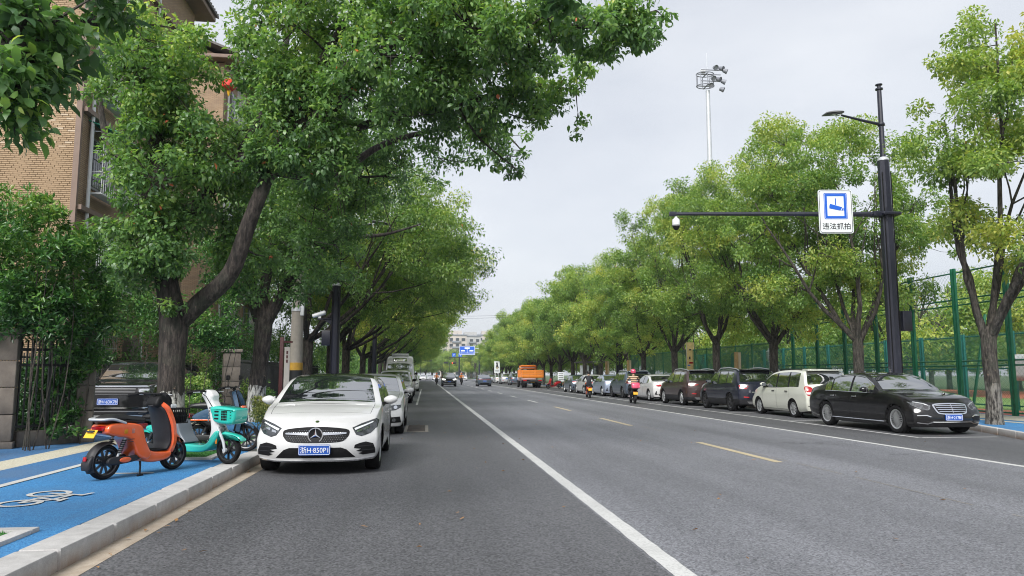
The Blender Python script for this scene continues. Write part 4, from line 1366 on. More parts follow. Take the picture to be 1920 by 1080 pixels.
# ------------------------------------------------------------------ foliage
def leaf_mesh(name, pos, dirs, nors, length, width, tint, m, fine=False):
    N = len(pos)
    d = dirs / (np.linalg.norm(dirs, axis=1, keepdims=True) + 1e-9)
    s = np.cross(d, nors)
    s /= (np.linalg.norm(s, axis=1, keepdims=True) + 1e-9)
    u = np.cross(s, d)
    L = length[:, None]; W = width[:, None]
    if fine:
        V = np.empty((N, 6, 3), np.float32)
        V[:, 0] = pos - d * L * .5
        V[:, 1] = pos + s * W * .46 + u * W * .18 - d * L * .17
        V[:, 2] = pos + s * W * .36 + u * W * .12 + d * L * .2
        V[:, 3] = pos + d * L * .5 - u * L * .13
        V[:, 4] = pos - s * W * .36 + u * W * .12 + d * L * .2
        V[:, 5] = pos - s * W * .46 + u * W * .18 - d * L * .17
        T = np.array([[0, 1, 5], [1, 2, 4], [1, 4, 5], [2, 3, 4]])
    else:
        V = np.empty((N, 4, 3), np.float32)
        V[:, 0] = pos - d * L * .5
        V[:, 1] = pos + s * W * .5 + u * W * .22 - d * L * .04
        V[:, 2] = pos + d * L * .5 - u * L * .10
        V[:, 3] = pos - s * W * .5 + u * W * .22 - d * L * .04
        T = np.array([[0, 1, 2], [0, 2, 3]])
    nv, nt = V.shape[1], len(T)
    F = (np.arange(N)[:, None, None] * nv + T[None]).reshape(-1)
    me = bpy.data.meshes.new(name)
    me.vertices.add(N * nv)
    me.vertices.foreach_set('co', V.ravel())
    me.loops.add(N * nt * 3)
    me.loops.foreach_set('vertex_index', F.astype(np.int32))
    me.polygons.add(N * nt)
    me.polygons.foreach_set('loop_start', (np.arange(N * nt) * 3).astype(np.int32))
    at_ = me.attributes.new('tint', 'FLOAT', 'POINT')
    at_.data.foreach_set('value', np.repeat(tint.astype(np.float32), nv))
    me.update(calc_edges=True)
    me.validate()
    me.materials.append(m)
    return me

def leaves(name, centers, radii, n_per, m, rng, size=.09, aspect=.48, tint=None, tspread=.16, flat=.75, droop=.5, up=.9, rough=.5, fine=False):
    """puffs of leaves: centers (C,3), radii (C,), n_per leaves each"""
    C = len(centers)
    n_per = np.broadcast_to(np.asarray(n_per), (C,)).astype(int)
    idx = np.repeat(np.arange(C), n_per)
    N = len(idx)
    v = rng.normal(size=(N, 3))
    v /= np.linalg.norm(v, axis=1, keepdims=True)
    r = rng.uniform(0, 1, N) ** .42
    off = v * r[:, None] * radii[idx][:, None]
    off[:, 2] *= flat
    pos = centers[idx] + off
    out = v * 1.0
    out[:, 2] -= droop
    dirs = out + rng.normal(size=(N, 3)) * .65
    nor = np.zeros((N, 3)); nor[:, 2] = up
    nor += v * .35 + rng.normal(size=(N, 3)) * rough
    ln = size * rng.uniform(.5, 1.35, N)
    if tint is None: tint = rng.uniform(.15, .6, C)
    tt = tint[idx] + rng.normal(0, tspread, N)
    tt = np.where(rng.uniform(0, 1, N) < .0012, 1.0, np.clip(tt, 0, .95))
    return leaf_mesh(name, pos.astype(np.float32), dirs, nor, ln, ln * aspect * rng.uniform(.85, 1.15, N), tt, m, fine)

def limb_pts(a, b, rs, sag=.12, n=7, wob=.06):
    a, b = Vector(a), Vector(b)
    d = b - a
    L = d.length
    side = Vector((rs.uniform(-1, 1), rs.uniform(-1, 1), 0)) * L * wob
    pts = []
    for i in range(n):
        t = i / (n - 1)
        p = a + d * t + side * math.sin(math.pi * t) + Vector((0, 0, -sag * L * math.sin(math.pi * t)))
        p += Vector((rs.uniform(-1, 1), rs.uniform(-1, 1), rs.uniform(-1, 1))) * L * .012 * (0 < i < n - 1)
        pts.append(p)
    return pts

def tree_meshes(seed, fork, fork_r, limbs, env_c, env_r, nclump, nleaf, leafm, barkm, size=.1, base_r=None, clump_r=(.45, .85), tint_hi=.62, tint_lo=.22, shell=.5, low_cut=-.55, lean=(0, 0), yell=.18, lift=False):
    """generic street tree. env: dome ellipsoid that carries the leaf clumps"""
    rs = random.Random(seed)
    rng = np.random.default_rng(seed)
    mb = MB()
    base_r = base_r or fork_r * 1.25
    f = Vector((lean[0], lean[1], fork))
    tp = [Vector((0, 0, -.1)), Vector((0, 0, .12)), Vector((lean[0] * .2 + rs.uniform(-.04, .04), lean[1] * .2, fork * .35)), Vector((lean[0] * .6, lean[1] * .6 + rs.uniform(-.05, .05), fork * .7)), f, f + Vector((0, 0, .25))]
    mb.tube(tp, [base_r * 1.35, base_r * 1.12, base_r * .98, fork_r * 1.02, fork_r * 1.05, fork_r * .6], 12)
    nodes = []
    ec, er = Vector(env_c), Vector(env_r)
    for (az, el, frac, r) in limbs:
        dirn = Vector((math.cos(az) * math.cos(el), math.sin(az) * math.cos(el), math.sin(el)))
        k = 1.0 / math.sqrt((dirn.x / er.x) ** 2 + (dirn.y / er.y) ** 2 + (dirn.z / er.z) ** 2)
        tip = ec + dirn * k * frac
        st = f + Vector((math.cos(az), math.sin(az), 0)) * fork_r * .35 - Vector((0, 0, rs.uniform(0, .25)))
        pts = limb_pts(st, tip, rs, rs.uniform(.04, .14), 8)
        rad = [r * (1 - .8 * i / 7) for i in range(8)]
        mb.tube(pts, rad, 7)
        for i in range(2, 8): nodes.append((pts[i], rad[i]))
        for j in range(3):
            i0 = rs.choice((3, 4, 5))
            az2 = az + rs.uniform(-1.1, 1.1)
            el2 = el + rs.uniform(-.5, .5)
            d2 = Vector((math.cos(az2) * math.cos(el2), math.sin(az2) * math.cos(el2), math.sin(el2)))
            k2 = 1.0 / math.sqrt((d2.x / er.x) ** 2 + (d2.y / er.y) ** 2 + (d2.z / er.z) ** 2)
            t2 = ec + d2 * k2 * rs.uniform(.7, .92)
            p2 = limb_pts(pts[i0], t2, rs, rs.uniform(-.02, .1), 6)
            r2 = [rad[i0] * .68 * (1 - .8 * i / 5) for i in range(6)]
            mb.tube(p2, r2, 5)
            for i in range(1, 6): nodes.append((p2[i], r2[i]))
    NP = np.array([tuple(p) for p, r in nodes])
    cs, rr, tt = [], [], []
    per = 8
    NB = max(8, nclump // per)
    bc = []
    tries = 0
    while len(bc) < NB and tries < 4000:
        tries += 1
        v = rng.normal(size=3); v /= np.linalg.norm(v)
        if v[2] < low_cut or (lift and v[0] > .2 and v[2] < -.3): continue
        q = shell + (.86 - shell) * rng.uniform() ** .45
        c = np.array(ec) + v * np.array(er) * q
        if bc and min(np.linalg.norm((c - b_[0]) / np.array(er)) for b_ in bc) < .24: continue
        bc.append((c, v))
    for c0_, v in bc:
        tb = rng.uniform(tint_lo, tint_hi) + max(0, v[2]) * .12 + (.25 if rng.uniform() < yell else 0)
        rb = .27 * (er.x + er.y + er.z) / 3 * rng.uniform(.75, 1.25)
        dd = np.linalg.norm(NP - c0_, axis=1)
        i = int(np.argmin(dd))
        bp_ = limb_pts(NP[i], c0_, rs, rs.uniform(-.05, .08), 5)
        r0 = min(.05, nodes[i][1] * .7 + .01)
        mb.tube(bp_, [r0, r0 * .8, r0 * .65, r0 * .5, r0 * .35], 5, cap=False)
        for k_ in range(per):
            w = rng.normal(size=3); w /= np.linalg.norm(w)
            w[2] = w[2] * .6 + .12
            p = c0_ + w * rb * (.35 + .65 * rng.uniform() ** .5) + v * rb * .25
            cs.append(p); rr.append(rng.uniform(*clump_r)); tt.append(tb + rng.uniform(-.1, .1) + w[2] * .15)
            mb.tube(limb_pts(c0_, p, rs, rs.uniform(-.05, .08), 3), [r0 * .35, r0 * .25, r0 * .1], 4, cap=False)
    tm = mb.mesh('trunk', barkm, 60)
    cm = leaves('crown', np.array(cs), np.array(rr), nleaf, leafm, rng, size, tint=np.array(tt))
    return tm, cm

def plant_tree(tm, cm, x, y, z, rz, s, label, cat='tree', group=None, name='street_tree'):
    t = thing(name, label, cat, (x, y, z), rz, group)
    t.scale = (s[0], s[0], s[1]) if isinstance(s, tuple) else (s, s, s)
    link('trunk', tm, t)
    link('crown', cm, t)
    return t

def vase(seed, n=6, el=(.35, 1.2), r=.15):
    rs = random.Random(seed)
    return [(2 * math.pi * i / n + rs.uniform(-.3, .3), rs.uniform(*el), rs.uniform(.72, .9), r * rs.uniform(.75, 1.1)) for i in range(n)]

# kinds for the right-hand row: near ones carry more leaves
RT = []
for k in range(3):
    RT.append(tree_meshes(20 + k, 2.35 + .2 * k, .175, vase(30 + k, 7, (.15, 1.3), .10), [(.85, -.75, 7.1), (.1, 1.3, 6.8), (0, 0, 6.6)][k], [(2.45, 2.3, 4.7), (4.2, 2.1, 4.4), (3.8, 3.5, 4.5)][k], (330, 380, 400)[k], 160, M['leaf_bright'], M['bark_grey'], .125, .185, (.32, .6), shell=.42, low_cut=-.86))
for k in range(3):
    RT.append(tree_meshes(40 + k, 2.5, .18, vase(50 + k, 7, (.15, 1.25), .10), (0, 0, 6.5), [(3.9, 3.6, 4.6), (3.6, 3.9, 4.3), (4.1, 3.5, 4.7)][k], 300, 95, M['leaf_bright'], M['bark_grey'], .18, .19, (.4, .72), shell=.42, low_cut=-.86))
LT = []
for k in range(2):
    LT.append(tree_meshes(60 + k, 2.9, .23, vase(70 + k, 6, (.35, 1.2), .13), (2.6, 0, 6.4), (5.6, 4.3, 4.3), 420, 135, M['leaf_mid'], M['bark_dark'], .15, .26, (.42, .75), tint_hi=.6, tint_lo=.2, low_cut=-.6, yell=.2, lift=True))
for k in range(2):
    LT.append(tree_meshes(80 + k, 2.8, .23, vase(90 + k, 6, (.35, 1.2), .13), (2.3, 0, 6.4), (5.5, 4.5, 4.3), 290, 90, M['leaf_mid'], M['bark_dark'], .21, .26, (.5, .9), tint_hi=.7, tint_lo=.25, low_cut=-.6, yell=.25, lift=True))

ORD = ['first', 'second', 'third', 'fourth', 'fifth', 'sixth', 'seventh', 'eighth', 'ninth', 'tenth', 'eleventh', 'twelfth', 'thirteenth', 'fourteenth', 'fifteenth', 'sixteenth', 'seventeenth', 'eighteenth', 'nineteenth', 'twentieth']
rs = random.Random(77)
RG = 'street trees in a row on the sports ground side'
near_labels = ['large street tree with grey spreading limbs beside the white banner at the frame edge',
               'street tree behind the black saloon, just past the dark camera pole',
               'street tree behind the cream minivan',
               'street tree behind the dark blue car with red lamps',
               'street tree behind the brown car',
               'street tree behind the white saloon with its red tail lamp',
               'street tree behind the striped rider']
for k in range(24):
    y = 18.2 + 6.5 * k
    x = (14.72, 15.0, 15.1)[min(k, 2)] + rs.uniform(-.1, .1)
    kind = (0, 1, 2, 2, 1, 2)[k] if k < 6 else 3 + (k * 7 // 3) % 3
    s = rs.uniform(.88, 1.08)
    if k < 3: s = 1.0
    lab = near_labels[k] if k < len(near_labels) else ('%s street tree beyond the striped rider in the sports ground row' % ORD[k - 7])
    t = plant_tree(*RT[kind], x, y, .15, (0.0 if k == 0 else 0.0 if k == 1 else [0.4, 3.2, 4.1, 5.5, 3.1, 3.3][k % 6] + rs.uniform(-.3, .3)), (s, s * rs.uniform(.96, 1.06)), lab, group=RG)

LG = 'street trees in a row on the brick block side'
for k in range(22):
    y = 33.0 + 7.2 * k
    if k == 3: continue
    kind = k % 2 if k < 3 else 2 + k % 2
    s = rs.uniform(.93, 1.05)
    lab = {0: 'leafy street tree between the concrete pole and the dark blue lamp pole', 1: 'leafy street tree just past the dark blue lamp pole on the car side', 2: 'leaning street tree beside the white van'}.get(k, '%s dark street tree past the white van on the brick block side' % ORD[k - 4] if k - 4 >= 0 else '')
    plant_tree(*LT[kind], -4.95 + rs.uniform(-.15, .15), y, .15, rs.uniform(-.35, .35), (s, s * rs.uniform(.95, 1.03)), lab, group=LG)

# ------------------------------------------------------------------ the big forked tree beside the scooters, shaped after the photograph
def tube_smooth(mb, pts, rads, n=10):
    P = spline(pts, 5)
    k = len(P)
    rr = [np.interp(i / (k - 1) * (len(pts) - 1), range(len(pts)), rads) for i in range(k)]
    mb.tube(P, list(rr), n)
    return [(p, r) for p, r in zip(P, rr)]

def hero_tree(name, label, base, trunk, limbs, vols, leafm, barkm, seed, size, group=None, twig=True):
    """trunk, limbs: lists of (points, radii) in world space; vols: (center, radii, clumps, leaves, clump radius, tint lo, hi)"""
    rs = random.Random(seed); rng = np.random.default_rng(seed)
    root = thing(name, label, 'tree', base, 0, group)
    B = Vector(base)
    mb = MB(); nodes = []
    for pts, rads, n in trunk + limbs:
        nodes += tube_smooth(mb, [Vector(p) - B for p in pts], rads, n)
    NP = np.array([tuple(p) for p, r in nodes])
    cs, rr, tt, nn = [], [], [], []
    for (c, rad, nc, nl, cr_, lo, hi) in vols:
        c = Vector(c) - B
        for i in range(nc):
            v = rng.normal(size=3); v /= np.linalg.norm(v)
            q = (.25 + .75 * rng.uniform() ** .5)
            p = np.array(c) + v * np.array(rad) * q
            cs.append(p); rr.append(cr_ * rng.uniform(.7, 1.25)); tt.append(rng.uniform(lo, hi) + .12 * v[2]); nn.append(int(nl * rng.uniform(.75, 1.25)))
            if twig:
                dd = np.linalg.norm(NP - p, axis=1)
                j = int(np.argmin(dd))
                if dd[j] > .2:
                    p2 = limb_pts(NP[j], p, rs, rs.uniform(-.06, .1), 5)
                    r0 = min(.03, nodes[j][1] * .6 + .006)
                    mb.tube(p2, [r0, r0 * .8, r0 * .6, r0 * .4, r0 * .2], 4, cap=False)
                    if rng.uniform() < .3:
                        NP = np.vstack([NP, np.array([tuple(q_) for q_ in p2[1:4]])])
                        nodes += [(q_, r0 * .6) for q_ in p2[1:4]]
    link('trunk', mb.mesh('trunk', barkm, 60), root)
    link('crown', leaves('crown', np.array(cs), np.array(rr), np.array(nn), leafm, rng, size, tint=np.array(tt), fine=True), root)
    return root

Y1 = 14.2
b0 = at(322, 838, Y1); b0.z = .12
trunk = [([b0 - Vector((0, 0, .1)), b0 + Vector((0, 0, .15)), at(320, 760, Y1), at(322, 680, Y1), at(326, 610, Y1), at(318, 560, Y1), at(305, 480, Y1)], [.34, .27, .232, .225, .25, .21, .16], 16)]
limbs = [
    ([at(328, 615, Y1), at(372, 570, Y1), at(432, 512, Y1 - .1), at(466, 420, Y1 - .2), at(502, 330, Y1 - .3), at(545, 230, Y1 - .4), at(600, 120, Y1 - .5), at(660, 20, Y1 - .6)], [.16, .17, .155, .14, .125, .10, .08, .045], 12),
    ([at(305, 490, Y1), at(300, 400, Y1), at(296, 300, Y1 + .1), at(280, 200, Y1 + .2), at(265, 80, Y1 + .3), at(250, 0, Y1 + .3)], [.20, .17, .15, .12, .09, .05], 10),
    ([at(308, 440, Y1), at(380, 370, Y1 + .6), at(450, 290, Y1 + 1.0), at(520, 150, Y1 + 1.2), at(560, -60, Y1 + 1.2)], [.15, .13, .11, .08, .04], 8),
    ([at(300, 400, Y1), at(250, 330, Y1 + .4), at(200, 260, Y1 + .8), at(180, 120, Y1 + 1)], [.11, .09, .07, .03], 7),
    # long boughs over the carriageway
    ([at(545, 240, Y1 - .4), at(640, 190, Y1 - .9), at(740, 80, Y1 - 1.6), at(860, 60, Y1 - 2.2), at(980, 40, Y1 - 2.8), at(1120, 50, Y1 - 3.2), at(1230, 20, Y1 - 3.4)], [.11, .10, .085, .07, .055, .035, .015], 8),
    ([at(560, 200, Y1 - .4), at(650, 240, Y1 - .2), at(760, 210, Y1 - .4), at(880, 190, Y1 - .8), at(990, 160, Y1 - 1.2), at(1080, 170, Y1 - 1.4)], [.10, .09, .075, .06, .04, .015], 8),
    ([at(510, 320, Y1 - .3), at(620, 330, Y1 + .6), at(720, 270, Y1 + 1.4), at(840, 240, Y1 + 2.0), at(930, 240, Y1 + 2.4), at(985, 290, Y1 + 2.5)], [.10, .085, .065, .05, .03, .01], 8),
    ([at(450, 300, Y1 + .3), at(520, 280, Y1 + 1.8), at(580, 290, Y1 + 3.2), at(640, 330, Y1 + 4.2), at(720, 330, Y1 + 4.8)], [.11, .09, .07, .05, .02], 8),
    ([at(720, 100, Y1 - 1.5), at(800, 130, Y1 - 1.2), at(850, 190, Y1 - 1.0), at(900, 260, Y1 - .8), at(960, 310, Y1 - .8)], [.05, .045, .035, .02, .008], 6),
    ([at(600, 140, Y1 - .5), at(680, 40, Y1 - .2), at(800, -60, Y1)], [.08, .06, .03], 7),
]
def V_(px, py, y, rx, ry, rz, nc, nl, cr_, lo, hi):
    k = y / 1400
    return (at(px, py, y), (rx * k, ry, rz * k), nc, nl, cr_, lo, hi)
vols = [
    # leafy column round the upright stem
    V_(285, 130, 14.0, 115, 1.2, 105, 75, 120, .34, .3, .62),
    V_(322, 300, 13.9, 100, 1.2, 120, 80, 120, .34, .15, .5),
    V_(278, 450, 13.8, 74, .9, 105, 52, 120, .30, .1, .42),
    V_(268, 200, 14.2, 55, 1.0, 130, 28, 120, .32, .2, .5),
    V_(322, 588, 13.75, 26, .2, 22, 4, 45, .16, .15, .45),
    # between the stems and round the slanting limb
    V_(415, 340, 15.4, 75, .8, 120, 46, 110, .32, .1, .42),
    V_(548, 90, 13.9, 105, 1.4, 120, 76, 120, .36, .25, .6),
    V_(560, 260, 18.2, 130, 1.4, 120, 110, 120, .35, .12, .45),
    V_(575, 215, 13.5, 95, .7, 95, 60, 115, .33, .14, .5),
    V_(485, 292, 13.6, 45, .3, 34, 14, 90, .24, .1, .45), V_(535, 300, 13.45, 26, .25, 40, 9, 80, .2, .1, .45),
    V_(590, 300, 13.4, 75, .45, 45, 26, 110, .28, .1, .45),
    V_(610, 420, 18.6, 90, 1.3, 110, 70, 110, .32, .1, .42),
    V_(470, 500, 15.6, 70, .8, 60, 25, 100, .3, .1, .4),
    V_(640, -40, 13.6, 150, 1.8, 90, 60, 120, .38, .25, .55),
    # boughs over the carriageway
    V_(740, 130, 12.8, 130, 1.5, 130, 85, 110, .33, .14, .5),
    V_(860, 60, 12.0, 120, 1.3, 70, 62, 105, .3, .2, .55),
    V_(870, 190, 13.0, 120, 1.3, 70, 60, 100, .3, .12, .45),
    V_(990, 70, 11.3, 110, 1.1, 60, 46, 95, .26, .2, .55),
    V_(1010, 170, 12.7, 75, .9, 55, 30, 90, .26, .12, .55),
    V_(1120, 60, 10.9, 80, .8, 50, 26, 85, .24, .2, .5),
    V_(1205, 45, 10.7, 60, .6, 50, 18, 80, .22, .25, .5),
    V_(730, 330, 18.8, 110, 1.2, 55, 40, 62, .28, .02, .22),
    V_(690, 260, 18.4, 80, 1.2, 60, 44, 85, .3, .1, .35),
    V_(860, 270, 15.8, 110, 1.1, 45, 26, 60, .26, .05, .35),
    V_(950, 270, 15.0, 45, .6, 60, 14, 45, .22, .1, .4),
    V_(1085, 240, 13.0, 22, .3, 26, 4, 26, .16, .15, .4),
    V_(955, 322, 14.0, 45, .3, 14, 5, 24, .15, .15, .4),
    V_(1085, 120, 12.4, 25, .4, 40, 6, 50, .2, .4, .8),
    V_(780, 10, 12.6, 150, 1.5, 50, 50, 105, .34, .2, .5),
]
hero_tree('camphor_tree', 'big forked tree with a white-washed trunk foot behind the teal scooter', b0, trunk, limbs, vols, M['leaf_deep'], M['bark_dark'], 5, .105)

# second tree, behind the first, beside the white hatchback
Y2 = 21.6
c0 = at(478, 785, Y2); c0.z = .12
trunk = [([c0 - Vector((0, 0, .1)), c0 + Vector((0, 0, .15)), at(482, 730, Y2), at(490, 660, Y2), at(494, 610, Y2), at(490, 560, Y2)], [.34, .27, .24, .22, .245, .18], 14)]
limbs = [
    ([at(494, 615, Y2), at(520, 565, Y2), at(560, 500, Y2), at(600, 420, Y2 - .3), at(640, 330, Y2 - .5)], [.19, .17, .14, .10, .04], 9),
    ([at(488, 600, Y2), at(470, 540, Y2), at(455, 450, Y2 + .3), at(452, 340, Y2 + .6), at(470, 250, Y2 + .8)], [.2, .18, .14, .1, .04], 9),
    ([at(490, 560, Y2), at(510, 470, Y2 + .8), at(530, 340, Y2 + 1.5), at(560, 200, Y2 + 2)], [.16, .13, .1, .04], 8),
    ([at(560, 500, Y2), at(640, 450, Y2 + .3), at(720, 440, Y2 + .6), at(790, 420, Y2 + .8)], [.1, .08, .05, .02], 7),
]
vols = [
    V_(560, 470, 21.0, 70, 1.5, 90, 55, 100, .42, .04, .3),
    V_(470, 430, 21.8, 90, 1.6, 110, 60, 95, .45, .06, .34),
    V_(560, 300, 22.2, 130, 2.0, 110, 80, 90, .5, .1, .4),
    V_(565, 390, 22.0, 80, 1.8, 90, 50, 95, .45, .05, .35),
    V_(480, 310, 22.6, 85, 2.0, 90, 45, 85, .5, .2, .5),
    V_(680, 330, 22.6, 90, 1.5, 70, 30, 80, .4, .1, .4),
    V_(590, 150, 22.8, 100, 1.8, 90, 40, 85, .5, .2, .5),
]
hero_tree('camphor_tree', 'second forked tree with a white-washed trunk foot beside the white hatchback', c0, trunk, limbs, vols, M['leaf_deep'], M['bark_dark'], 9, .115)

# tree overhead: its trunk is just out of the frame, its bough and hanging leaves fill the corner
b0 = Vector((-5.3, 4.6, .12))
trunk = [([b0 - Vector((0, 0, .1)), b0 + Vector((0, 0, .3)), b0 + Vector((.1, .1, 1.6)), b0 + Vector((.15, .2, 3.0)), b0 + Vector((.3, .4, 4.2))], [.4, .32, .28, .27, .2], 14)]
limbs = [
    ([b0 + Vector((.15, .2, 2.7)), at(-60, 150, 5.0), at(30, 40, 5.4), at(110, -90, 5.8), at(300, -260, 6.6)], [.2, .18, .15, .12, .05], 10),
    ([at(30, 40, 5.4), at(110, 60, 5.8), at(190, 20, 6.2), at(300, -40, 6.6)], [.04, .03, .02, .01], 6),
    ([at(-10, 100, 5.2), at(30, 120, 5.3), at(75, 135, 5.4)], [.025, .016, .008], 5),
    ([at(110, -90, 5.8), at(500, -200, 5.6), at(800, -160, 5.2), at(1050, -40, 4.8)], [.09, .07, .045, .015], 8),
]
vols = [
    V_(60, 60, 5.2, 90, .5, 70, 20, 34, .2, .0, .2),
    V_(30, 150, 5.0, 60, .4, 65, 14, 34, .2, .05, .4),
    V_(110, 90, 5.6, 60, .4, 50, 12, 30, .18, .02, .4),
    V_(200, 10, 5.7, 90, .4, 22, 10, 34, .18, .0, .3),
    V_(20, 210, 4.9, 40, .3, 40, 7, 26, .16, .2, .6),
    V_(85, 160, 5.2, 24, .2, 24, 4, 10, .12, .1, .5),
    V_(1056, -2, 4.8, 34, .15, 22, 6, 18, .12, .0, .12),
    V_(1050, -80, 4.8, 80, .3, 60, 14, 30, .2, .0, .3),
    V_(150, -200, 5.8, 250, 1.2, 120, 36, 60, .3, .1, .4),
    V_(330, -300, 5.6, 200, 1.0, 100, 24, 55, .3, .1, .4),
]
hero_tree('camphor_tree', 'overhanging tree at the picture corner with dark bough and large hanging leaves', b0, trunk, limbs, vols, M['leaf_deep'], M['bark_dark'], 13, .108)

# ------------------------------------------------------------------ shrubs and hedges
M['stem_bark'] = bark('shrub_stem_bark', (0.05, 0.042, 0.034), (0.09, 0.075, 0.06), 0)
def shrub(name, label, cat, base, vols, m, seed, size, aspect, stems=8, group=None, up=.6, droop=-.15):
    rs = random.Random(seed); rng = np.random.default_rng(seed)
    root = thing(name, label, cat, base, 0, group)
    B = Vector(base)
    cs, rr, tt, nn = [], [], [], []
    mb = MB()
    for (c, rad, nc, nl, cr_, lo, hi) in vols:
        c = Vector(c) - B
        for i in range(nc):
            v = rng.normal(size=3); v /= np.linalg.norm(v)
            p = np.array(c) + v * np.array(rad) * (.2 + .8 * rng.uniform() ** .45)
            if p[2] < .03: p[2] = .03 + rng.uniform() * .2
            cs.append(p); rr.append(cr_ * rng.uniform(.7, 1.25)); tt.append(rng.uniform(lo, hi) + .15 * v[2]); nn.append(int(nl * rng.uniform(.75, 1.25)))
            if i % 26 == 0:
                s0 = Vector((p[0] * .85 + rs.uniform(-.05, .05), p[1] * .85, 0))
                mb.tube(limb_pts(s0, p, rs, -.08, 5), [.012, .011, .009, .006, .003], 5, cap=False)
    link('stems', mb.mesh('stems', M['stem_bark'], 60), root)
    link('foliage', leaves('foliage', np.array(cs), np.array(rr), np.array(nn), m, rng, size, aspect, tint=np.array(tt), up=up, droop=droop, rough=.7, flat=.9), root)
    return root
shrub('dense_shrub', 'tall glossy evergreen shrub spilling over the black iron fence', 'shrub', (-7.5, 14.0, .15), [
    V_(60, 500, 14.4, 115, 1.1, 110, 80, 105, .28, .3, .75),
    V_(60, 590, 14.2, 105, .7, 62, 56, 105, .26, .15, .6),
    V_(150, 590, 14.9, 55, .6, 90, 36, 95, .25, .2, .65),
    V_(10, 420, 14.2, 60, .8, 60, 22, 80, .25, .4, .8),
    V_(75, 370, 14.0, 28, .3, 38, 6, 50, .16, .5, .9),
    V_(112, 420, 14.0, 30, .3, 45, 8, 50, .18, .5, .9),
    V_(150, 470, 14.0, 36, .4, 50, 12, 60, .2, .4, .8),
    V_(128, 730, 15.2, 20, .2, 80, 16, 60, .2, .1, .5),
    V_(95, 802, 14.75, 45, .12, 18, 9, 40, .15, .2, .6),
    V_(160, 680, 15.3, 26, .3, 30, 7, 60, .18, .3, .7),
], M['leaf_shrub'], 3, .12, .34)
shrub('roadside_bush', 'low variegated yellow-green bush at the foot of the second tree', 'bush', (-4.15, 18.9, .15), [
    V_(493, 772, 18.9, 22, .45, 24, 26, 80, .14, .3, .95),
], M['leaf_variegated'], 4, .06, .55)
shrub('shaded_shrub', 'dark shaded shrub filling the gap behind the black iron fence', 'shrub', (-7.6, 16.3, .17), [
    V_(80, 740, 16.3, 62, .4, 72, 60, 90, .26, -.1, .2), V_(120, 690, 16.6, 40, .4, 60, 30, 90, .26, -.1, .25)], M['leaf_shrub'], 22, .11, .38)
shrub('tall_bush', 'tall leafy bush between the big forked tree and the brick block', 'shrub', (-8.3, 21.0, .15), [
    V_(395, 600, 20.6, 62, .8, 55, 46, 95, .34, .25, .7), V_(420, 500, 20.8, 60, .8, 62, 46, 95, .36, .2, .65), V_(245, 575, 21.6, 62, .7, 50, 36, 90, .34, .2, .7), V_(215, 500, 21.8, 36, .6, 60, 26, 90, .34, .25, .7)], M['leaf_shrub'], 21, .10, .42)
SG = 'shrubs behind the stone pillars and railing'
SH = [((-8.4, 27.5, .15), [((-8.4, 27.5, 1.2), (1.3, 1.2, 1.1), 60, 100, .34, .2, .75)], 'bright green rounded bush behind the black car'),
      ((-9.6, 24.0, .15), [((-9.6, 24.0, 2.6), (1.4, 1.4, 1.6), 60, 100, .4, .15, .6)], 'tall bush rising beside the gate pier'),
      ((-6.3, 21.4, .15), [((-6.3, 21.6, .8), (.7, 1.0, .6), 30, 100, .25, .4, .9)], 'light green low bush between the dark blue scooter and pillar'),
      ((-7.9, 31.0, .15), [((-7.9, 31, 2.2), (1.5, 2.0, 1.7), 75, 100, .42, .05, .45)], 'dark shrub mass behind the second tree trunk'),
      ((-6.1, 27.2, .15), [((-6.1, 27.4, .7), (.6, 2.2, .55), 46, 90, .25, .3, .85)], 'low clipped light green hedge beside the notice post'),
      ((-7.4, 36.5, .15), [((-7.4, 36.5, 2.0), (1.4, 2.6, 1.7), 80, 95, .42, .2, .7)], 'mid green shrub behind the concrete pole'),
      ((-7.6, 43.0, .15), [((-7.6, 43.0, 2.4), (1.6, 3.2, 2.0), 85, 90, .5, .1, .5)], 'dark shrub behind the dark blue lamp pole'),
      ((-12.6, 27.6, .15), [((-12.6, 20.5, 2.6), (1.2, 1.4, 2.0), 50, 95, .4, .2, .6)], 'leafy bush against the brick block corner')]
for i, (b_, v_, lab) in enumerate(SH):
    shrub('garden_shrub', lab, 'shrub', b_, v_, M['leaf_shrub'], 30 + i, .095, .42, group=SG)
# long shrub belt farther along, one continuous mass
rng = np.random.default_rng(4)
n = 420
cs = np.stack([rng.uniform(-11.5, -6.6, n), rng.uniform(46, 200, n), rng.uniform(.4, 4.2, n)], 1)
me = leaves('shrub_belt', cs, rng.uniform(.6, 1.2, n), 90, M['leaf_deep'], rng, .24, .5, tint=rng.uniform(.05, .5, n))
o = link('shrub_belt', me); o['kind'] = 'stuff'
tag(o, 'dark continuous shrub belt behind the far trees on the brick block side', 'shrubs')
# greenery beyond the sports ground
FG = 'round-crowned trees beyond the sports ground'
FT = tree_meshes(101, 2.0, .25, vase(102, 6, (.1, 1.2), .16), (0, 0, 4.6), (5.2, 5.2, 3.9), 150, 110, M['leaf_bright'], M['bark_grey'], .27, .28, (.8, 1.4), low_cut=-.9, tint_lo=.25, tint_hi=.6)
rs = random.Random(12)
spots = [(30, 44), (37, 47), (45, 50), (53, 52), (60, 55), (68, 56), (25, 52), (31, 58), (39, 62), (48, 64), (57, 66), (66, 68), (24, 66), (30, 74), (38, 78), (48, 80), (58, 82), (23, 82), (29, 92), (25, 104), (22, 96), (24, 118), (23, 132), (24, 148), (24, 165), (24, 185)]
for i, (x, y) in enumerate(spots):
    s = rs.uniform(.85, 1.2)
    plant_tree(*FT, x + rs.uniform(-1, 1), y + rs.uniform(-1, 1), .05, rs.uniform(0, 6), (s, s * rs.uniform(.9, 1.1)), 'round bushy tree on the far side of the sports ground fence', group=FG, name='park_tree')
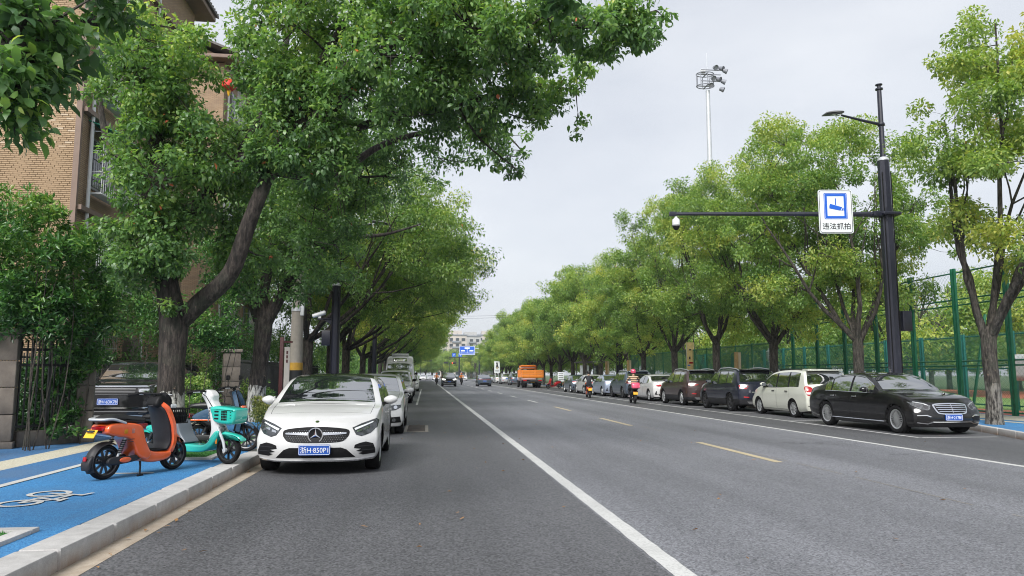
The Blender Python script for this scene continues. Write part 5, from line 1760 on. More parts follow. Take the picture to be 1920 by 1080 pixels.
# trees closing the avenue beyond the junction
JG = 'hazy trees beyond the junction'
for i, (x, y, s) in enumerate([(-22, 285, 1.5), (-14, 300, 1.3), (-7, 310, 1.4), (0, 318, 1.1), (7, 322, 1.3), (14, 312, 1.2), (21, 300, 1.5), (29, 290, 1.6), (-4, 340, 1.6), (11, 345, 1.5), (37, 280, 1.7), (-30, 275, 1.7), (18, 268, 1.2), (26, 266, 1.3), (3, 352, 1.7), (20, 330, 1.6)]):
    plant_tree(*FT, x, y, .05, i * 1.1, s, 'hazy green tree closing the view beyond the far junction', group=JG, name='avenue_tree')
# ------------------------------------------------------------------ vehicles
def lerp(a, b, t): return a + (b - a) * t
def interp(x, tab):
    xs = [t[0] for t in tab]; ys = [t[1] for t in tab]
    return float(np.interp(x, xs, ys))
def hermite_profile(tab, n=200):
    """monotone smooth profile through (y, z) knots"""
    xs = np.array([t[0] for t in tab], float); zs = np.array([t[1] for t in tab], float)
    d = np.diff(zs) / np.diff(xs)
    m_ = np.zeros(len(xs))
    m_[0], m_[-1] = d[0], d[-1]
    for i in range(1, len(xs) - 1):
        if d[i - 1] * d[i] <= 0: m_[i] = 0
        else:
            w1 = 2 * (xs[i + 1] - xs[i]) + (xs[i] - xs[i - 1]); w2 = (xs[i + 1] - xs[i]) + 2 * (xs[i] - xs[i - 1])
            m_[i] = (w1 + w2) / (w1 / d[i - 1] + w2 / d[i])
    def f(x):
        x = min(max(x, xs[0]), xs[-1])
        i = min(int(np.searchsorted(xs, x, 'right')) - 1, len(xs) - 2)
        h = xs[i + 1] - xs[i]; t = (x - xs[i]) / h
        return float((2 * t ** 3 - 3 * t * t + 1) * zs[i] + (t ** 3 - 2 * t * t + t) * h * m_[i] + (-2 * t ** 3 + 3 * t * t) * zs[i + 1] + (t ** 3 - t * t) * h * m_[i + 1])
    return f

class Body:
    def __init__(s, sp, ds=.07):
        s.sp = sp
        L, W, H = sp['L'], sp['W'], sp['H']
        prof = hermite_profile(sp['prof'])
        belt = hermite_profile(sp['belt'])
        keys = sorted(set([0.0, L] + [round(k, 4) for k in sp['keys']]))
        ys = [0.0]
        y = 0.0
        while y < L - 1e-6:
            st = ds
            sl = abs(prof(min(y + .02, L)) - prof(y)) / .02 if y < L - .02 else 1
            st = ds / math.sqrt(1 + sl * sl)
            if y < .35 or y > L - .35: st = min(st, ds * .6)
            ny = y + max(st, .02)
            nk = next((k for k in keys if k > y + 1e-6), L)
            if ny > nk - .012: ny = nk
            ys.append(ny); y = ny
        s.ys = ys
        NX, NL, NU = 18, 10, 7
        NZ = NL + NU
        s.NX, s.NL, s.NZ = NX, NL, NZ
        zb = sp['zb']; tum = sp['tum']
        nose = prof(0); tail = prof(L)
        def plan(y):
            v = 1 - sp.get('pf', .05) * max(0, 1 - y / 1.0) ** 2 - sp.get('pr', .04) * max(0, 1 - (L - y) / .9) ** 2
            return v
        Pm = {}
        bw = sp.get('bow', .13)
        for i, y in enumerate(ys):
            zt = prof(y)
            zs = min(belt(y), zt - .015)
            b0 = zb + sp.get('rise_f', .03) * max(0, 1 - y / .5) + sp.get('rise_r', .06) * max(0, 1 - (L - y) / .6)
            hw = W / 2 * plan(y)
            for k in range(NZ + 1):
                if k <= NL:
                    t = k / NL
                    z = b0 + (zs - b0) * t
                    g = 1 - .075 * max(0, (.42 - t) / .42) ** 2 - .03 * max(0, (t - .72) / .28) ** 2 + .006 * math.exp(-((t - .72) / .06) ** 2)
                    w = hw * g
                else:
                    t = (k - NL) / NU
                    z = zs + (zt - zs) * t
                    hz = (z - zs)
                    w = hw * .97 - hz * tum - .05 * max(0, (z - (H - .2)) / .2) ** 2
                for j in range(NX + 1):
                    if not (i in (0, len(ys) - 1) or j in (0, NX) or k in (0, NZ)): continue
                    q = -1 + 2 * j / NX
                    x = q * w
                    zz = z
                    if k == NZ:
                        zz += sp.get('crown', .035) * (1 - q * q)
                    yy = y
                    fy = math.exp(-y / .5)
                    tz = max(0, min(1, (z - b0) / max(nose - b0, .1)))
                    yy += fy * (sp.get('bowf', .2) * abs(q) ** 2.6 + sp.get('rake', .1) * max(0, (tz - .45) / .55) ** 2 + .05 * max(0, (.3 - tz) / .3))
                    ry = math.exp(-(L - y) / .4)
                    tz = max(0, min(1, (z - b0) / max(tail - b0, .1)))
                    yy -= ry * (sp.get('bowr', .14) * abs(q) ** 2.6 + sp.get('raker', .05) * max(0, (tz - .5) / .5) ** 2 + .07 * max(0, (.35 - tz) / .35))
                    if k == NZ and sp['cowl'] - .2 < y < sp['hdr'] + .4:
                        wgt = max(0, 1 - abs(y - (sp['cowl'] * .7 + sp['hdr'] * .3)) / (sp['hdr'] - sp['cowl'] + .4))
                        yy -= bw * (1 - q * q) * wgt
                    Pm[(i, j, k)] = Vector((x, yy, zz))
        # soften the lattice edges
        nb = {}
        def faces_iter():
            n = len(ys) - 1
            for i in range(n):
                for k in range(NZ):
                    yield ('L', i, k, ((i, 0, k), (i, 0, k + 1), (i + 1, 0, k + 1), (i + 1, 0, k)))
                    yield ('R', i, k, ((i, NX, k), (i + 1, NX, k), (i + 1, NX, k + 1), (i, NX, k + 1)))
                for j in range(NX):
                    yield ('T', i, j, ((i, j, NZ), (i, j + 1, NZ), (i + 1, j + 1, NZ), (i + 1, j, NZ)))
                    yield ('B', i, j, ((i, j, 0), (i + 1, j, 0), (i + 1, j + 1, 0), (i, j + 1, 0)))
            for j in range(NX):
                for k in range(NZ):
                    yield ('F', j, k, ((0, j, k), (0, j + 1, k), (0, j + 1, k + 1), (0, j, k + 1)))
                    yield ('K', j, k, ((n, j, k), (n, j, k + 1), (n, j + 1, k + 1), (n, j + 1, k)))
        s.faces = list(faces_iter())
        for _, _, _, f in s.faces:
            for a in range(4):
                nb.setdefault(f[a], set()).update((f[a - 1], f[(a + 1) % 4]))
        for it in range(sp.get('soft', 2)):
            new = {}
            for kx, p in Pm.items():
                i, j, k = kx
                edge = (j in (0, NX)) + (k in (0, NZ)) + (i in (0, len(ys) - 1))
                wt = .5 if edge >= 2 else (.12 if k == NZ or i in (0, len(ys) - 1) else .06)
                av = Vector((0, 0, 0))
                for q in nb[kx]: av += Pm[q]
                av /= len(nb[kx])
                new[kx] = p.lerp(av, wt)
            Pm = new
        s.P = Pm
        s.idx = {k: n for n, k in enumerate(Pm)}
        vs_ = [Pm[k] for k in Pm]
        s.bvh = BVHTree.FromPolygons(vs_, [tuple(s.idx[q] for q in f[3]) for f in s.faces])

    def hit(s, o, d):
        r = s.bvh.ray_cast(Vector(o), Vector(d))
        return r[0], r[1]

def front_w(sp): return sp['W'] / 2

def car_body(root, sp, paint_m, roof_m=None, clad=None, body=None):
    b = body
    L = sp['L']
    NX, NL, NZ = b.NX, b.NL, b.NZ
    ys = b.ys
    wcs = [(sp['fo'], sp['wr']), (sp['fo'] + sp['wb'], sp['wr'])]
    ra = sp['wr'] + .045
    groups = {}
    gl = sp['glass']          # list of (y0, y1) side panes
    dr = sp['doors']          # list of (y0, y1) doors
    def lab(f):
        kind = f[0]
        if kind in 'LR':
            i, k = f[1], f[2]
            c = sum((b.P[q] for q in f[3]), Vector()) / 4
            yc = (ys[i] + ys[i + 1]) / 2
            for (wy, wz) in wcs:
                if (c.y - wy) ** 2 + (c.z - wz) ** 2 < ra * ra: return None
            if NL + (0) <= k < NZ - 1:
                h = b.P[(i, 0, NZ)].z - b.P[(i, 0, NL)].z
                h2 = b.P[(i + 1, 0, NZ)].z - b.P[(i + 1, 0, NL)].z
                if min(h, h2) > .10:
                    for n, (a, e) in enumerate(gl):
                        if a <= yc <= e: return ('side_window', kind, n)
                if sp['cowl'] + .1 < yc < gl[-1][1] and min(h, h2) > .10: return ('window_pillar', kind, 0)
            if clad and k < NL and c.z < clad: return ('lower_cladding', 0, 0)
            if k < NL and k >= 1:
                for n, (a, e) in enumerate(dr):
                    if a <= yc <= e: return ('door', kind, n)
            return ('body', 0, 0)
        if kind == 'T':
            i, j = f[1], f[2]
            yc = (ys[i] + ys[i + 1]) / 2
            if sp['cowl'] <= yc <= sp['hdr'] and 1 <= j < NX - 1: return ('windscreen', 0, 0)
            if sp['rg0'] <= yc <= sp['rg1'] and 1 <= j < NX - 1: return ('rear_window', 0, 0)
            if sp['hdr'] < yc < sp['rg0']: return ('roof', 0, 0)
            if sp.get('bon', .35) < yc < sp['cowl'] - .04 and 1 <= j < NX - 1: return ('bonnet', 0, 0)
            if 'boot' in sp and sp['boot'] < yc and 2 <= j < NX - 2: return ('boot_lid', 0, 0)
            return ('body', 0, 0)
        if kind == 'B': return ('underside', 0, 0)
        if clad and kind in 'FK':
            c = sum((b.P[q] for q in f[3]), Vector()) / 4
            if c.z < clad: return ('lower_cladding', 0, 0)
        return ('body', 0, 0)
    for f in b.faces:
        l_ = lab(f)
        if l_ is None: continue
        groups.setdefault(l_, []).append(f[3])
    # snap arch rims to a circle
    used_body = set()
    P = dict(b.P)
    kept, gone = set(), set()
    for f in b.faces:
        if f[0] in 'LR':
            (gone if lab(f) is None else kept).update(f[3])
    for kx in kept & gone:
        p = P[kx]
        wy, wz = min(wcs, key=lambda w: (p.y - w[0]) ** 2 + (p.z - w[1]) ** 2)
        d = Vector((p.y - wy, p.z - wz))
        if kx[2] > 0: d = d.normalized() * ra
        P[kx] = Vector((p.x, wy + d.x, wz + d.y))
    matmap = {'body': paint_m, 'roof': roof_m or paint_m, 'bonnet': paint_m, 'boot_lid': paint_m, 'door': paint_m, 'windscreen': M['glass'], 'rear_window': M['glass'], 'side_window': sp.get('sideglass', M['glass']), 'window_pillar': M['black_plastic'], 'underside': M['interior'], 'lower_cladding': M['dark_plastic']}
    off = Vector((0, -L / 2, 0))
    for (nm, kd, n), fs in sorted(groups.items(), key=lambda t: str(t[0])):
        vi = {}
        V, F = [], []
        cnt = {}
        for f in fs:
            F.append(tuple(vi.setdefault(q, len(vi)) for q in f))
            for a in range(4):
                e = frozenset((f[a], f[(a + 1) % 4]))
                cnt[e] = cnt.get(e, 0) + 1
        keys = list(vi)
        V = [P[k] for k in keys]
        if nm in ('door', 'bonnet', 'boot_lid', 'windscreen', 'rear_window', 'side_window'):
            gap = .007 if nm in ('door', 'bonnet', 'boot_lid') else .006
            bnd = set()
            for e, c in cnt.items():
                if c == 1: bnd |= e
            cen = {}
            for f in fs:
                fc = sum((P[q] for q in f), Vector()) / 4
                for q in f: cen.setdefault(q, []).append(fc)
            for q in bnd:
                a = sum(cen[q], Vector()) / len(cen[q])
                d = a - P[q]
                if d.length > 1e-6: V[vi[q]] = P[q] + d.normalized() * min(gap, d.length * .5)
        me = bpy.data.meshes.new(nm)
        me.from_pydata([v + off for v in V], [], F)
        me.materials.append(matmap[nm])
        me.polygons.foreach_set('use_smooth', [True] * len(F))
        me.set_sharp_from_angle(angle=R(48))
        link(nm, me, root)
    # dark shell just inside, seen only through the gaps
    cen = Vector((0, L / 2, .6))
    V = []
    for kx, p in b.P.items():
        w = Vector((p.x * .965, L / 2 + (p.y - L / 2) * .985, p.z - .02 if p.z > .5 else p.z + .02))
        V.append(w + off)
    F = []
    for f in b.faces:
        if f[0] in 'LR':
            c = sum((b.P[q] for q in f[3]), Vector()) / 4
            if any((c.y - wy) ** 2 + (c.z - wz) ** 2 < (ra - .02) ** 2 for wy, wz in wcs): continue
        F.append(tuple(b.idx[q] for q in f[3]))
    me = bpy.data.meshes.new('inner_shell')
    me.from_pydata(V, [], F)
    me.materials.append(M['interior'])
    link('inner_shell', me, root)
    # wheel housings
    for wy, wz in wcs:
        mb = MB()
        pts = []
        for a in range(13):
            an = math.pi * a / 12
            pts.append([(x, wy - L / 2 + (ra + .005) * math.cos(an), wz + (ra + .005) * math.sin(an)) for x in (-sp['W'] / 2 + .05, sp['W'] / 2 - .05)])
        mb.grid(pts)
        mb.build('wheel_housing', M['interior'], root, None)

def wheel_mesh(r, w, rimr, spokes, style, rim_m):
    key = (round(r, 3), round(w, 3), spokes, style, rim_m.name)
    c = wheel_mesh.cache
    if key in c: return c[key]
    t = MB().lathe([(rimr, -w * .42), (rimr + .012, -w * .48), (r * .93, -w * .5), (r * .985, -w * .42), (r, -w * .2), (r, w * .2), (r * .985, w * .42), (r * .93, w * .5), (rimr + .012, w * .48), (rimr, w * .42)], axis='X', n=36, cap=False)
    tm = t.mesh('tyre', M['rubber'], 50)
    m = MB()
    # rim barrel and dish (outer face at +x)
    m.lathe([(rimr, w * .44), (rimr - .012, w * .46), (rimr - .03, w * .40), (rimr - .035, -w * .3)], axis='X', n=36, cap=False)
    for k in range(spokes):
        a = 2 * math.pi * k / spokes
        wid = {'multi': .021, 'five': .055, 'plain': .06, 'twin': .028, 'scooter': .022}[style]
        rr = rimr - .02
        offs = (-.055, .055) if style == 'twin' else (0,)
        for o_ in offs:
            ca, sa = math.cos(a), math.sin(a)
            def pt(rad, tan, x): return (x, rad * ca - tan * sa, rad * sa + tan * ca)
            xo, xi = w * .40, w * .44
            r0 = .045
            V = [pt(r0, -wid * .5 + o_ * .4, xi), pt(r0, wid * .5 + o_ * .4, xi), pt(rr, wid * .42 + o_, xo), pt(rr, -wid * .42 + o_, xo),
                 pt(r0, -wid * .6 + o_ * .4, xi - .03), pt(r0, wid * .6 + o_ * .4, xi - .03), pt(rr, wid * .55 + o_, xo - .035), pt(rr, -wid * .55 + o_, xo - .035)]
            m.add(V, [(0, 1, 2, 3), (0, 4, 5, 1), (1, 5, 6, 2), (2, 6, 7, 3), (3, 7, 4, 0), (7, 6, 5, 4)])
    m.lathe([(.062, w * .3), (.062, w * .43), (.05, w * .46), (.0, w * .465)], axis='X', n=20)
    rm = m.mesh('rim', rim_m, 40)
    d = MB().lathe([(.0, w * .12), (rimr - .06, w * .12), (rimr - .06, w * .1), (0, w * .1)], axis='X', n=28).mesh('brake_disc', M['black_plastic'], 40)
    c[key] = (tm, rm, d)
    return c[key]
wheel_mesh.cache = {}

def add_wheels(root, sp, style='five', spokes=5, rim_m=None):
    tm, rm, dm = wheel_mesh(sp['wr'], .22, sp['wr'] * .70, spokes, style, rim_m or M['alloy'])
    for y in (sp['fo'], sp['fo'] + sp['wb']):
        for s in (-1, 1):
            w = empty('wheel', root, (s * (sp['W'] / 2 - .135), y - sp['L'] / 2, sp['wr']))
            w.rotation_euler = (random.Random(y * s).uniform(0, 1), 0, 0 if s > 0 else math.pi)
            link('tyre', tm, w)
            link('rim', rm, w)
            link('brake_disc', dm, w)

def decal(root, b, poly, view, mtl, name, off=.006, th=.012, step=.045, mirror=False, parent=None, dy=0.0):
    """outline seen from the front/rear (x, z) or side (y, z), pressed onto the body surface as a thin shell"""
    outs = []
    for sgn in ((1, -1) if mirror else (1,)):
        P0 = [Vector((p[0] * (sgn if view in ('front', 'rear') else 1), p[1])) for p in poly]
        P = []
        for i in range(len(P0)):
            a, c = P0[i], P0[(i + 1) % len(P0)]
            n = max(1, int((c - a).length / step))
            for k in range(n): P.append(a.lerp(c, k / n))
        N = len(P)
        x0, x1 = min(p.x for p in P), max(p.x for p in P); z0, z1 = min(p.y for p in P), max(p.y for p in P)
        inner = []
        from mathutils.geometry import intersect_point_quad_2d
        def inside(q):
            c = False
            for i in range(N):
                a, d = P[i], P[i - 1]
                if (a.y > q.y) != (d.y > q.y) and q.x < (d.x - a.x) * (q.y - a.y) / (d.y - a.y) + a.x: c = not c
            return c
        nx, nz = int((x1 - x0) / step), int((z1 - z0) / step)
        for i in range(1, nx + 1):
            for k in range(1, nz + 1):
                q = Vector((x0 + (i) * (x1 - x0) / (nx + 1), z0 + k * (z1 - z0) / (nz + 1)))
                if inside(q) and min((q - p).length for p in P) > step * .45: inner.append(q)
        r = delaunay_2d_cdt(P + inner, [(i, (i + 1) % N) for i in range(N)], [], 1, 1e-5)
        vo, fo = r[0], r[2]
        V = []
        L = b.sp['L']
        ok = True
        for p in vo:
            if view == 'front': o, d = (p.x, -2, p.y), (0, 1, 0)
            elif view == 'rear': o, d = (p.x, L + 2, p.y), (0, -1, 0)
            else: o, d = (sgn * 3, p.x, p.y), (-sgn, 0, 0)
            h, nrm = b.hit(o, d)
            if h is None:
                V.append(None); continue
            if nrm.dot(Vector(d)) > 0: nrm = -nrm
            V.append((h, (nrm - Vector(d) * .6).normalized(), Vector(d)))
        good = [v for v in V if v]
        if not good: continue
        for i, v in enumerate(V):
            if v is None:
                j = min((k for k in range(len(V)) if V[k]), key=lambda k: (vo[k] - vo[i]).length)
                h, nn, d = V[j]
                if view in ('front', 'rear'): h = Vector((vo[i].x, h.y, vo[i].y))
                else: h = Vector((h.x, vo[i].x, vo[i].y))
                V[i] = (h, nn, d)
        mb = MB()
        top = [v[0] + v[1] * off + Vector((0, dy - L / 2, 0)) for v in V]
        bot = [v[0] + v[1] * (off - th) + Vector((0, dy - L / 2, 0)) for v in V]
        n = len(V)
        faces = [tuple(f) for f in fo]
        cnt = {}
        for f in faces:
            for a in range(len(f)):
                e = (f[a], f[(a + 1) % len(f)])
                cnt[e] = 1
        skirt = [(e[0], e[1], e[1] + n, e[0] + n) for e in cnt if (e[1], e[0]) not in cnt]
        mb.add(top + bot, faces + skirt)
        outs.append(mb.build(name, mtl, parent or root, 40))
    return outs

def num_plate(root, b, x, z, text, rear=False, w=.44, h=.14, proud=.03):
    L = b.sp['L']
    if rear: p, n = b.hit((x, L + 2, z), (0, -1, 0))
    else: p, n = b.hit((x, -2, z), (0, 1, 0))
    if p is None: return
    s = 1 if rear else -1
    y = p.y + s * proud - L / 2
    pl = plate(MB(), rrect(w, h, .02), -.008, .02 if not rear else .008).build('number_plate', M['plate_blue'], root, None, (x, y, z))
    fr = ringplate(MB(), rrect(w - .012, h - .012, .016), rrect(w - .024, h - .024, .012), -.011 if not rear else .0085, -.007 if not rear else .011).build('border_line', M['plate_white'], pl, None)
    if text:
        link('lettering', fit_text(text, w * .88, h * .62, M['plate_white']), pl, (0, .0115 if rear else -.0115, 0), FACE_POS_Y if rear else FACE_NEG_Y)
    MB().box((0, -s * .03, 0), (w * .8, .06, h * .8)).build('backing', M['black_plastic'], pl, None)
    return pl

def mirrors(root, sp, b, paint_m, y=None, z=None, cap=None):
    y = y if y is not None else sp['cowl'] + .42
    z = z if z is not None else interp(y, sp['belt']) + .07
    for s in (-1, 1):
        x = s * (sp['W'] / 2 + .08)
        mb = MB()
        rings = []
        for k in range(7):
            t = k / 6
            r = math.sin(math.pi * (.12 + .76 * t))
            rings.append([Vector((x + s * (t - .5) * .22, y - L_(sp) + (.085 * r) * math.cos(a * math.pi / 6), z + .075 * r * math.sin(a * math.pi / 6) + .01 * t)) for a in range(12)])
        mb.loft(rings)
        m = mb.build('mirror', cap or paint_m, root, 60)
        MB().bar((s * (sp['W'] / 2 - .08), y - L_(sp), z - .06), (x - s * .03, y - L_(sp), z - .045), .06, .04).build('stalk', M['black_plastic'], m, None)
        MB().box((x, y - L_(sp) + .083, z + .003), (.16, .01, .10), ch=.003).build('mirror_glass', M['glass_light'], m, None)
def L_(sp): return sp['L'] / 2

def handles(root, sp, b, zs, m):
    for s in (-1, 1):
        for (a, e) in sp['doors']:
            y = e - .2
            p, n = b.hit((s * 3, y, zs), (-s, 0, 0))
            if p is None: continue
            MB().box((p.x + s * .018, y - L_(sp), zs), (.022, .19, .026), ch=.006).build('door_handle', m, root, 30)

def ellipse(cx, cz, rx, rz, n=20, a0=0, a1=360):
    return [(cx + rx * math.cos(R(a0 + (a1 - a0) * k / n)), cz + rz * math.sin(R(a0 + (a1 - a0) * k / n))) for k in range(n)]

def star(root, x, y, z, r, parent=None, s=-1):
    """three-pointed star in a ring"""
    g = MB()
    ringplate(g, ellipse(0, 0, r, r, 28), ellipse(0, 0, r * .87, r * .87, 28), s * .02, 0)
    for k in range(3):
        a = R(90 + 120 * k)
        for sg in (-1, 1):
            tip = Vector((math.cos(a) * r * .9, s * .012, math.sin(a) * r * .9))
            bs = Vector((math.cos(a + sg * R(60)) * r * .17, s * .012, math.sin(a + sg * R(60)) * r * .17))
            g.add([Vector((0, s * .024, 0)), tip, bs, Vector((0, 0, 0))], [(0, 1, 2), (0, 3, 1), (1, 3, 2), (0, 2, 3)])
    e = g.build('emblem', M['chrome'], parent or root, 20, (x, y, z))
    plate(MB(), ellipse(0, 0, r * .9, r * .9, 24), s * .004, s * -.02).build('emblem_disc', M['black_plastic'], e, None)
    return e

def lamps(root, b, poly, view, mtl, name, inner=None, off=.006):
    o = decal(root, b, poly, view, mtl, name, off, mirror=True)
    if inner:
        for k, par in enumerate(o):
            sg = 1 if k == 0 else -1
            for (pl, mm, nm) in inner:
                decal(root, b, [(p[0] * sg, p[1]) for p in pl], view, mm, nm, off + .006, .008, parent=par)
    return o

# ---- body outlines: y from the front bumper, z up
SPEC = {}
SPEC['hatch'] = dict(L=4.43, W=1.80, H=1.43, wb=2.73, fo=.87, wr=.325, zb=.17, tum=.36, cowl=1.22, hdr=2.0, rg0=3.62, rg1=4.22, bon=.42,
    prof=[(0, .70), (.25, .80), (.7, .90), (1.22, .985), (1.6, 1.19), (2.0, 1.375), (2.5, 1.425), (3.0, 1.405), (3.62, 1.33), (4.0, 1.13), (4.25, 1.0), (4.43, .86)],
    belt=[(0, .62), (.6, .80), (1.2, .92), (2.5, .945), (3.6, .985), (4.2, .97), (4.43, .84)],
    glass=[(1.5, 2.42), (2.5, 3.28), (3.33, 3.6)], doors=[(1.28, 2.45), (2.47, 3.38)], keys=[1.22, 2.0, 2.42, 2.5, 3.28, 3.33, 3.6, 3.62, 4.22, 1.28, 2.45, 2.47, 3.38], bowf=.26, rake=.16, raker=.06)
SPEC['saloon'] = dict(L=4.66, W=1.81, H=1.44, wb=2.85, fo=.82, wr=.33, zb=.17, tum=.37, cowl=1.32, hdr=2.1, rg0=3.28, rg1=3.98, bon=.4, boot=4.02,
    prof=[(0, .68), (.25, .80), (.8, .92), (1.32, 1.0), (1.7, 1.21), (2.1, 1.38), (2.6, 1.435), (3.0, 1.41), (3.28, 1.35), (3.98, 1.09), (4.3, 1.07), (4.6, 1.03), (4.66, .95)],
    belt=[(0, .60), (.6, .80), (1.3, .92), (2.5, .95), (3.6, .985), (4.3, .98), (4.66, .90)],
    glass=[(1.6, 2.55), (2.62, 3.35), (3.39, 3.6)], doors=[(1.4, 2.58), (2.6, 3.45)], keys=[1.32, 2.1, 2.55, 2.62, 3.28, 3.35, 3.39, 3.6, 3.98, 1.4, 2.58, 2.6, 3.45], bowf=.22)
SPEC['limo'] = dict(L=5.06, W=1.86, H=1.48, wb=3.08, fo=.85, wr=.345, zb=.16, tum=.37, cowl=1.42, hdr=2.25, rg0=3.62, rg1=4.38, bon=.4, boot=4.44,
    prof=[(0, .72), (.2, .84), (.8, .955), (1.42, 1.03), (1.85, 1.27), (2.25, 1.425), (2.8, 1.475), (3.3, 1.45), (3.62, 1.38), (4.38, 1.12), (4.7, 1.08), (4.98, 1.02), (5.06, .92)],
    belt=[(0, .62), (.6, .82), (1.4, .955), (2.6, .97), (3.8, .985), (4.6, .97), (5.06, .86)],
    glass=[(1.72, 2.68), (2.76, 3.62), (3.67, 3.98)], doors=[(1.5, 2.71), (2.73, 3.74)], keys=[1.42, 2.25, 2.68, 2.76, 3.62, 3.67, 3.98, 4.38, 1.5, 2.71, 2.73, 3.74], bowf=.2, pr=.08)
SPEC['suv'] = dict(L=4.62, W=1.86, H=1.70, wb=2.70, fo=.88, wr=.36, zb=.22, tum=.30, cowl=1.18, hdr=1.9, rg0=4.06, rg1=4.44, bon=.35,
    prof=[(0, .80), (.2, .96), (.7, 1.06), (1.18, 1.11), (1.55, 1.36), (1.9, 1.56), (2.5, 1.66), (3.3, 1.655), (4.0, 1.585), (4.06, 1.55), (4.44, 1.14), (4.56, 1.08), (4.62, 1.0)],
    belt=[(0, .72), (.5, .93), (1.2, 1.04), (2.5, 1.06), (3.5, 1.10), (4.3, 1.09), (4.62, .95)],
    glass=[(1.45, 2.3), (2.38, 3.2), (3.26, 3.86)], doors=[(1.28, 2.33), (2.35, 3.36)], keys=[1.18, 1.9, 2.3, 2.38, 3.2, 3.26, 3.86, 4.06, 4.44, 1.28, 2.33, 2.35, 3.36], bowf=.2, bowr=.2)
SPEC['mpv'] = dict(L=4.42, W=1.70, H=1.62, wb=2.60, fo=.80, wr=.305, zb=.18, tum=.24, cowl=1.0, hdr=1.78, rg0=4.02, rg1=4.28, bon=.35,
    prof=[(0, .72), (.2, .86), (.6, .96), (1.0, 1.05), (1.4, 1.32), (1.78, 1.50), (2.4, 1.59), (3.2, 1.61), (3.9, 1.56), (4.02, 1.52), (4.28, 1.10), (4.36, 1.02), (4.42, .92)],
    belt=[(0, .64), (.5, .84), (1.0, .97), (2.5, 1.0), (3.5, 1.03), (4.2, 1.03), (4.42, .88)],
    glass=[(1.35, 2.2), (2.28, 3.08), (3.16, 3.86)], doors=[(1.12, 2.23), (2.25, 3.2)], keys=[1.0, 1.78, 2.2, 2.28, 3.08, 3.16, 3.86, 4.02, 4.28, 1.12, 2.23, 2.25, 3.2], bowf=.2, bowr=.1, raker=.03)
SPEC['bigsuv'] = dict(L=5.0, W=2.02, H=1.86, wb=2.92, fo=.88, wr=.385, zb=.26, tum=.26, cowl=1.4, hdr=2.0, rg0=4.5, rg1=4.8, bon=.3,
    prof=[(0, 1.0), (.12, 1.14), (.7, 1.21), (1.4, 1.26), (1.72, 1.54), (2.0, 1.76), (2.6, 1.83), (3.6, 1.81), (4.42, 1.75), (4.5, 1.7), (4.8, 1.2), (4.92, 1.12), (5.0, 1.0)],
    belt=[(0, .92), (.5, 1.1), (1.4, 1.18), (3, 1.2), (4.6, 1.19), (5.0, .95)],
    glass=[(1.65, 2.55), (2.62, 3.5), (3.56, 4.3)], doors=[(1.5, 2.57), (2.6, 3.6)], keys=[1.4, 2.0, 2.55, 2.62, 3.5, 3.56, 4.3, 4.5, 4.8, 1.5, 2.57, 2.6, 3.6], bowf=.12, rake=.03)
SPEC['van'] = dict(L=5.9, W=2.02, H=2.75, wb=3.5, fo=.95, wr=.345, zb=.22, tum=.09, cowl=.95, hdr=1.62, rg0=5.62, rg1=5.8, bon=.25,
    prof=[(0, .95), (.15, 1.12), (.55, 1.24), (.95, 1.36), (1.3, 1.78), (1.62, 2.14), (1.85, 2.56), (2.2, 2.68), (3, 2.7), (5.4, 2.7), (5.62, 2.64), (5.8, 1.3), (5.9, 1.0)],
    belt=[(0, .85), (.5, 1.1), (.95, 1.22), (2, 1.3), (5, 1.32), (5.7, 1.3), (5.9, .9)],
    glass=[(1.2, 2.0), (2.2, 3.4), (3.5, 5.3)], doors=[(1.02, 2.05), (2.1, 3.45)], keys=[.95, 1.62, 2.0, 2.2, 3.4, 3.5, 5.3, 5.62, 5.8, 1.02, 2.05, 2.1, 3.45], bowf=.2, rake=.1, crown=.07, bow=.2, pf=.09)

BODY = {}
def get_body(kind, ds=.07):
    k = (kind, ds)
    if k not in BODY: BODY[k] = Body(SPEC[kind], ds)
    return BODY[k]

def make_car(kind, name, label, cat, x, y_front, facing, col, group, wheels=('five', 5, None), roof=None, clad=None, ds=.07):
    """facing: -1 front towards the camera (y_front is the nearest bumper), +1 rear towards the camera (y_front is the nearest bumper too)"""
    sp = SPEC[kind]
    L = sp['L']
    root = thing(name, label, cat, (x, y_front + L / 2, 0.0), 0 if facing < 0 else math.pi, group)
    b = get_body(kind, ds)
    car_body(root, sp, PAINT[col] if isinstance(col, str) else col, roof, clad, b)
    add_wheels(root, sp, wheels[0], wheels[1], wheels[2])
    return root, b, sp
GL, GR = 'white vehicles parked along the cycle path kerb', 'cars parked along the sports ground kerb'

# ---- white hatchback in front
root, b, sp = make_car('hatch', 'parked_car', 'white hatchback with black roof and star grille, first in the kerbside row', 'car', -1.55, 11.05, -1, 'white', GL, ('multi', 10, M['alloy']), PAINT['black'], None, .055)
gp_ = spline([(-.47, .60), (-.40, .655), (0, .685), (.40, .655), (.47, .60), (.43, .52), (.33, .475), (0, .465), (-.33, .475), (-.43, .52)], 3, True)
decal(root, b, gp_, 'front', M['black_plastic'], 'grille', .004)
mb = MB()
for r_ in range(8):
    for c_ in range(27):
        x = -.43 + c_ * .033 + (r_ % 2) * .0165
        z = .485 + r_ * .0255
        e = abs(x) / .45
        if z > .655 - .05 * e * e - .03 * (e > .9) or z < .478 + .09 * max(0, e - .6) or abs(z - .585) < .022 or abs(x) > .44 or (x * x + (z - .575) ** 2) < .0118: continue
        p, n = b.hit((x, -2, z), (0, 1, 0))
        if p: mb.box((x, p.y - sp['L'] / 2 - .008, z), (.007, .012, .008))
o = mb.build('grille_studs', M['chrome'], root, None); o['kind'] = 'stuff'
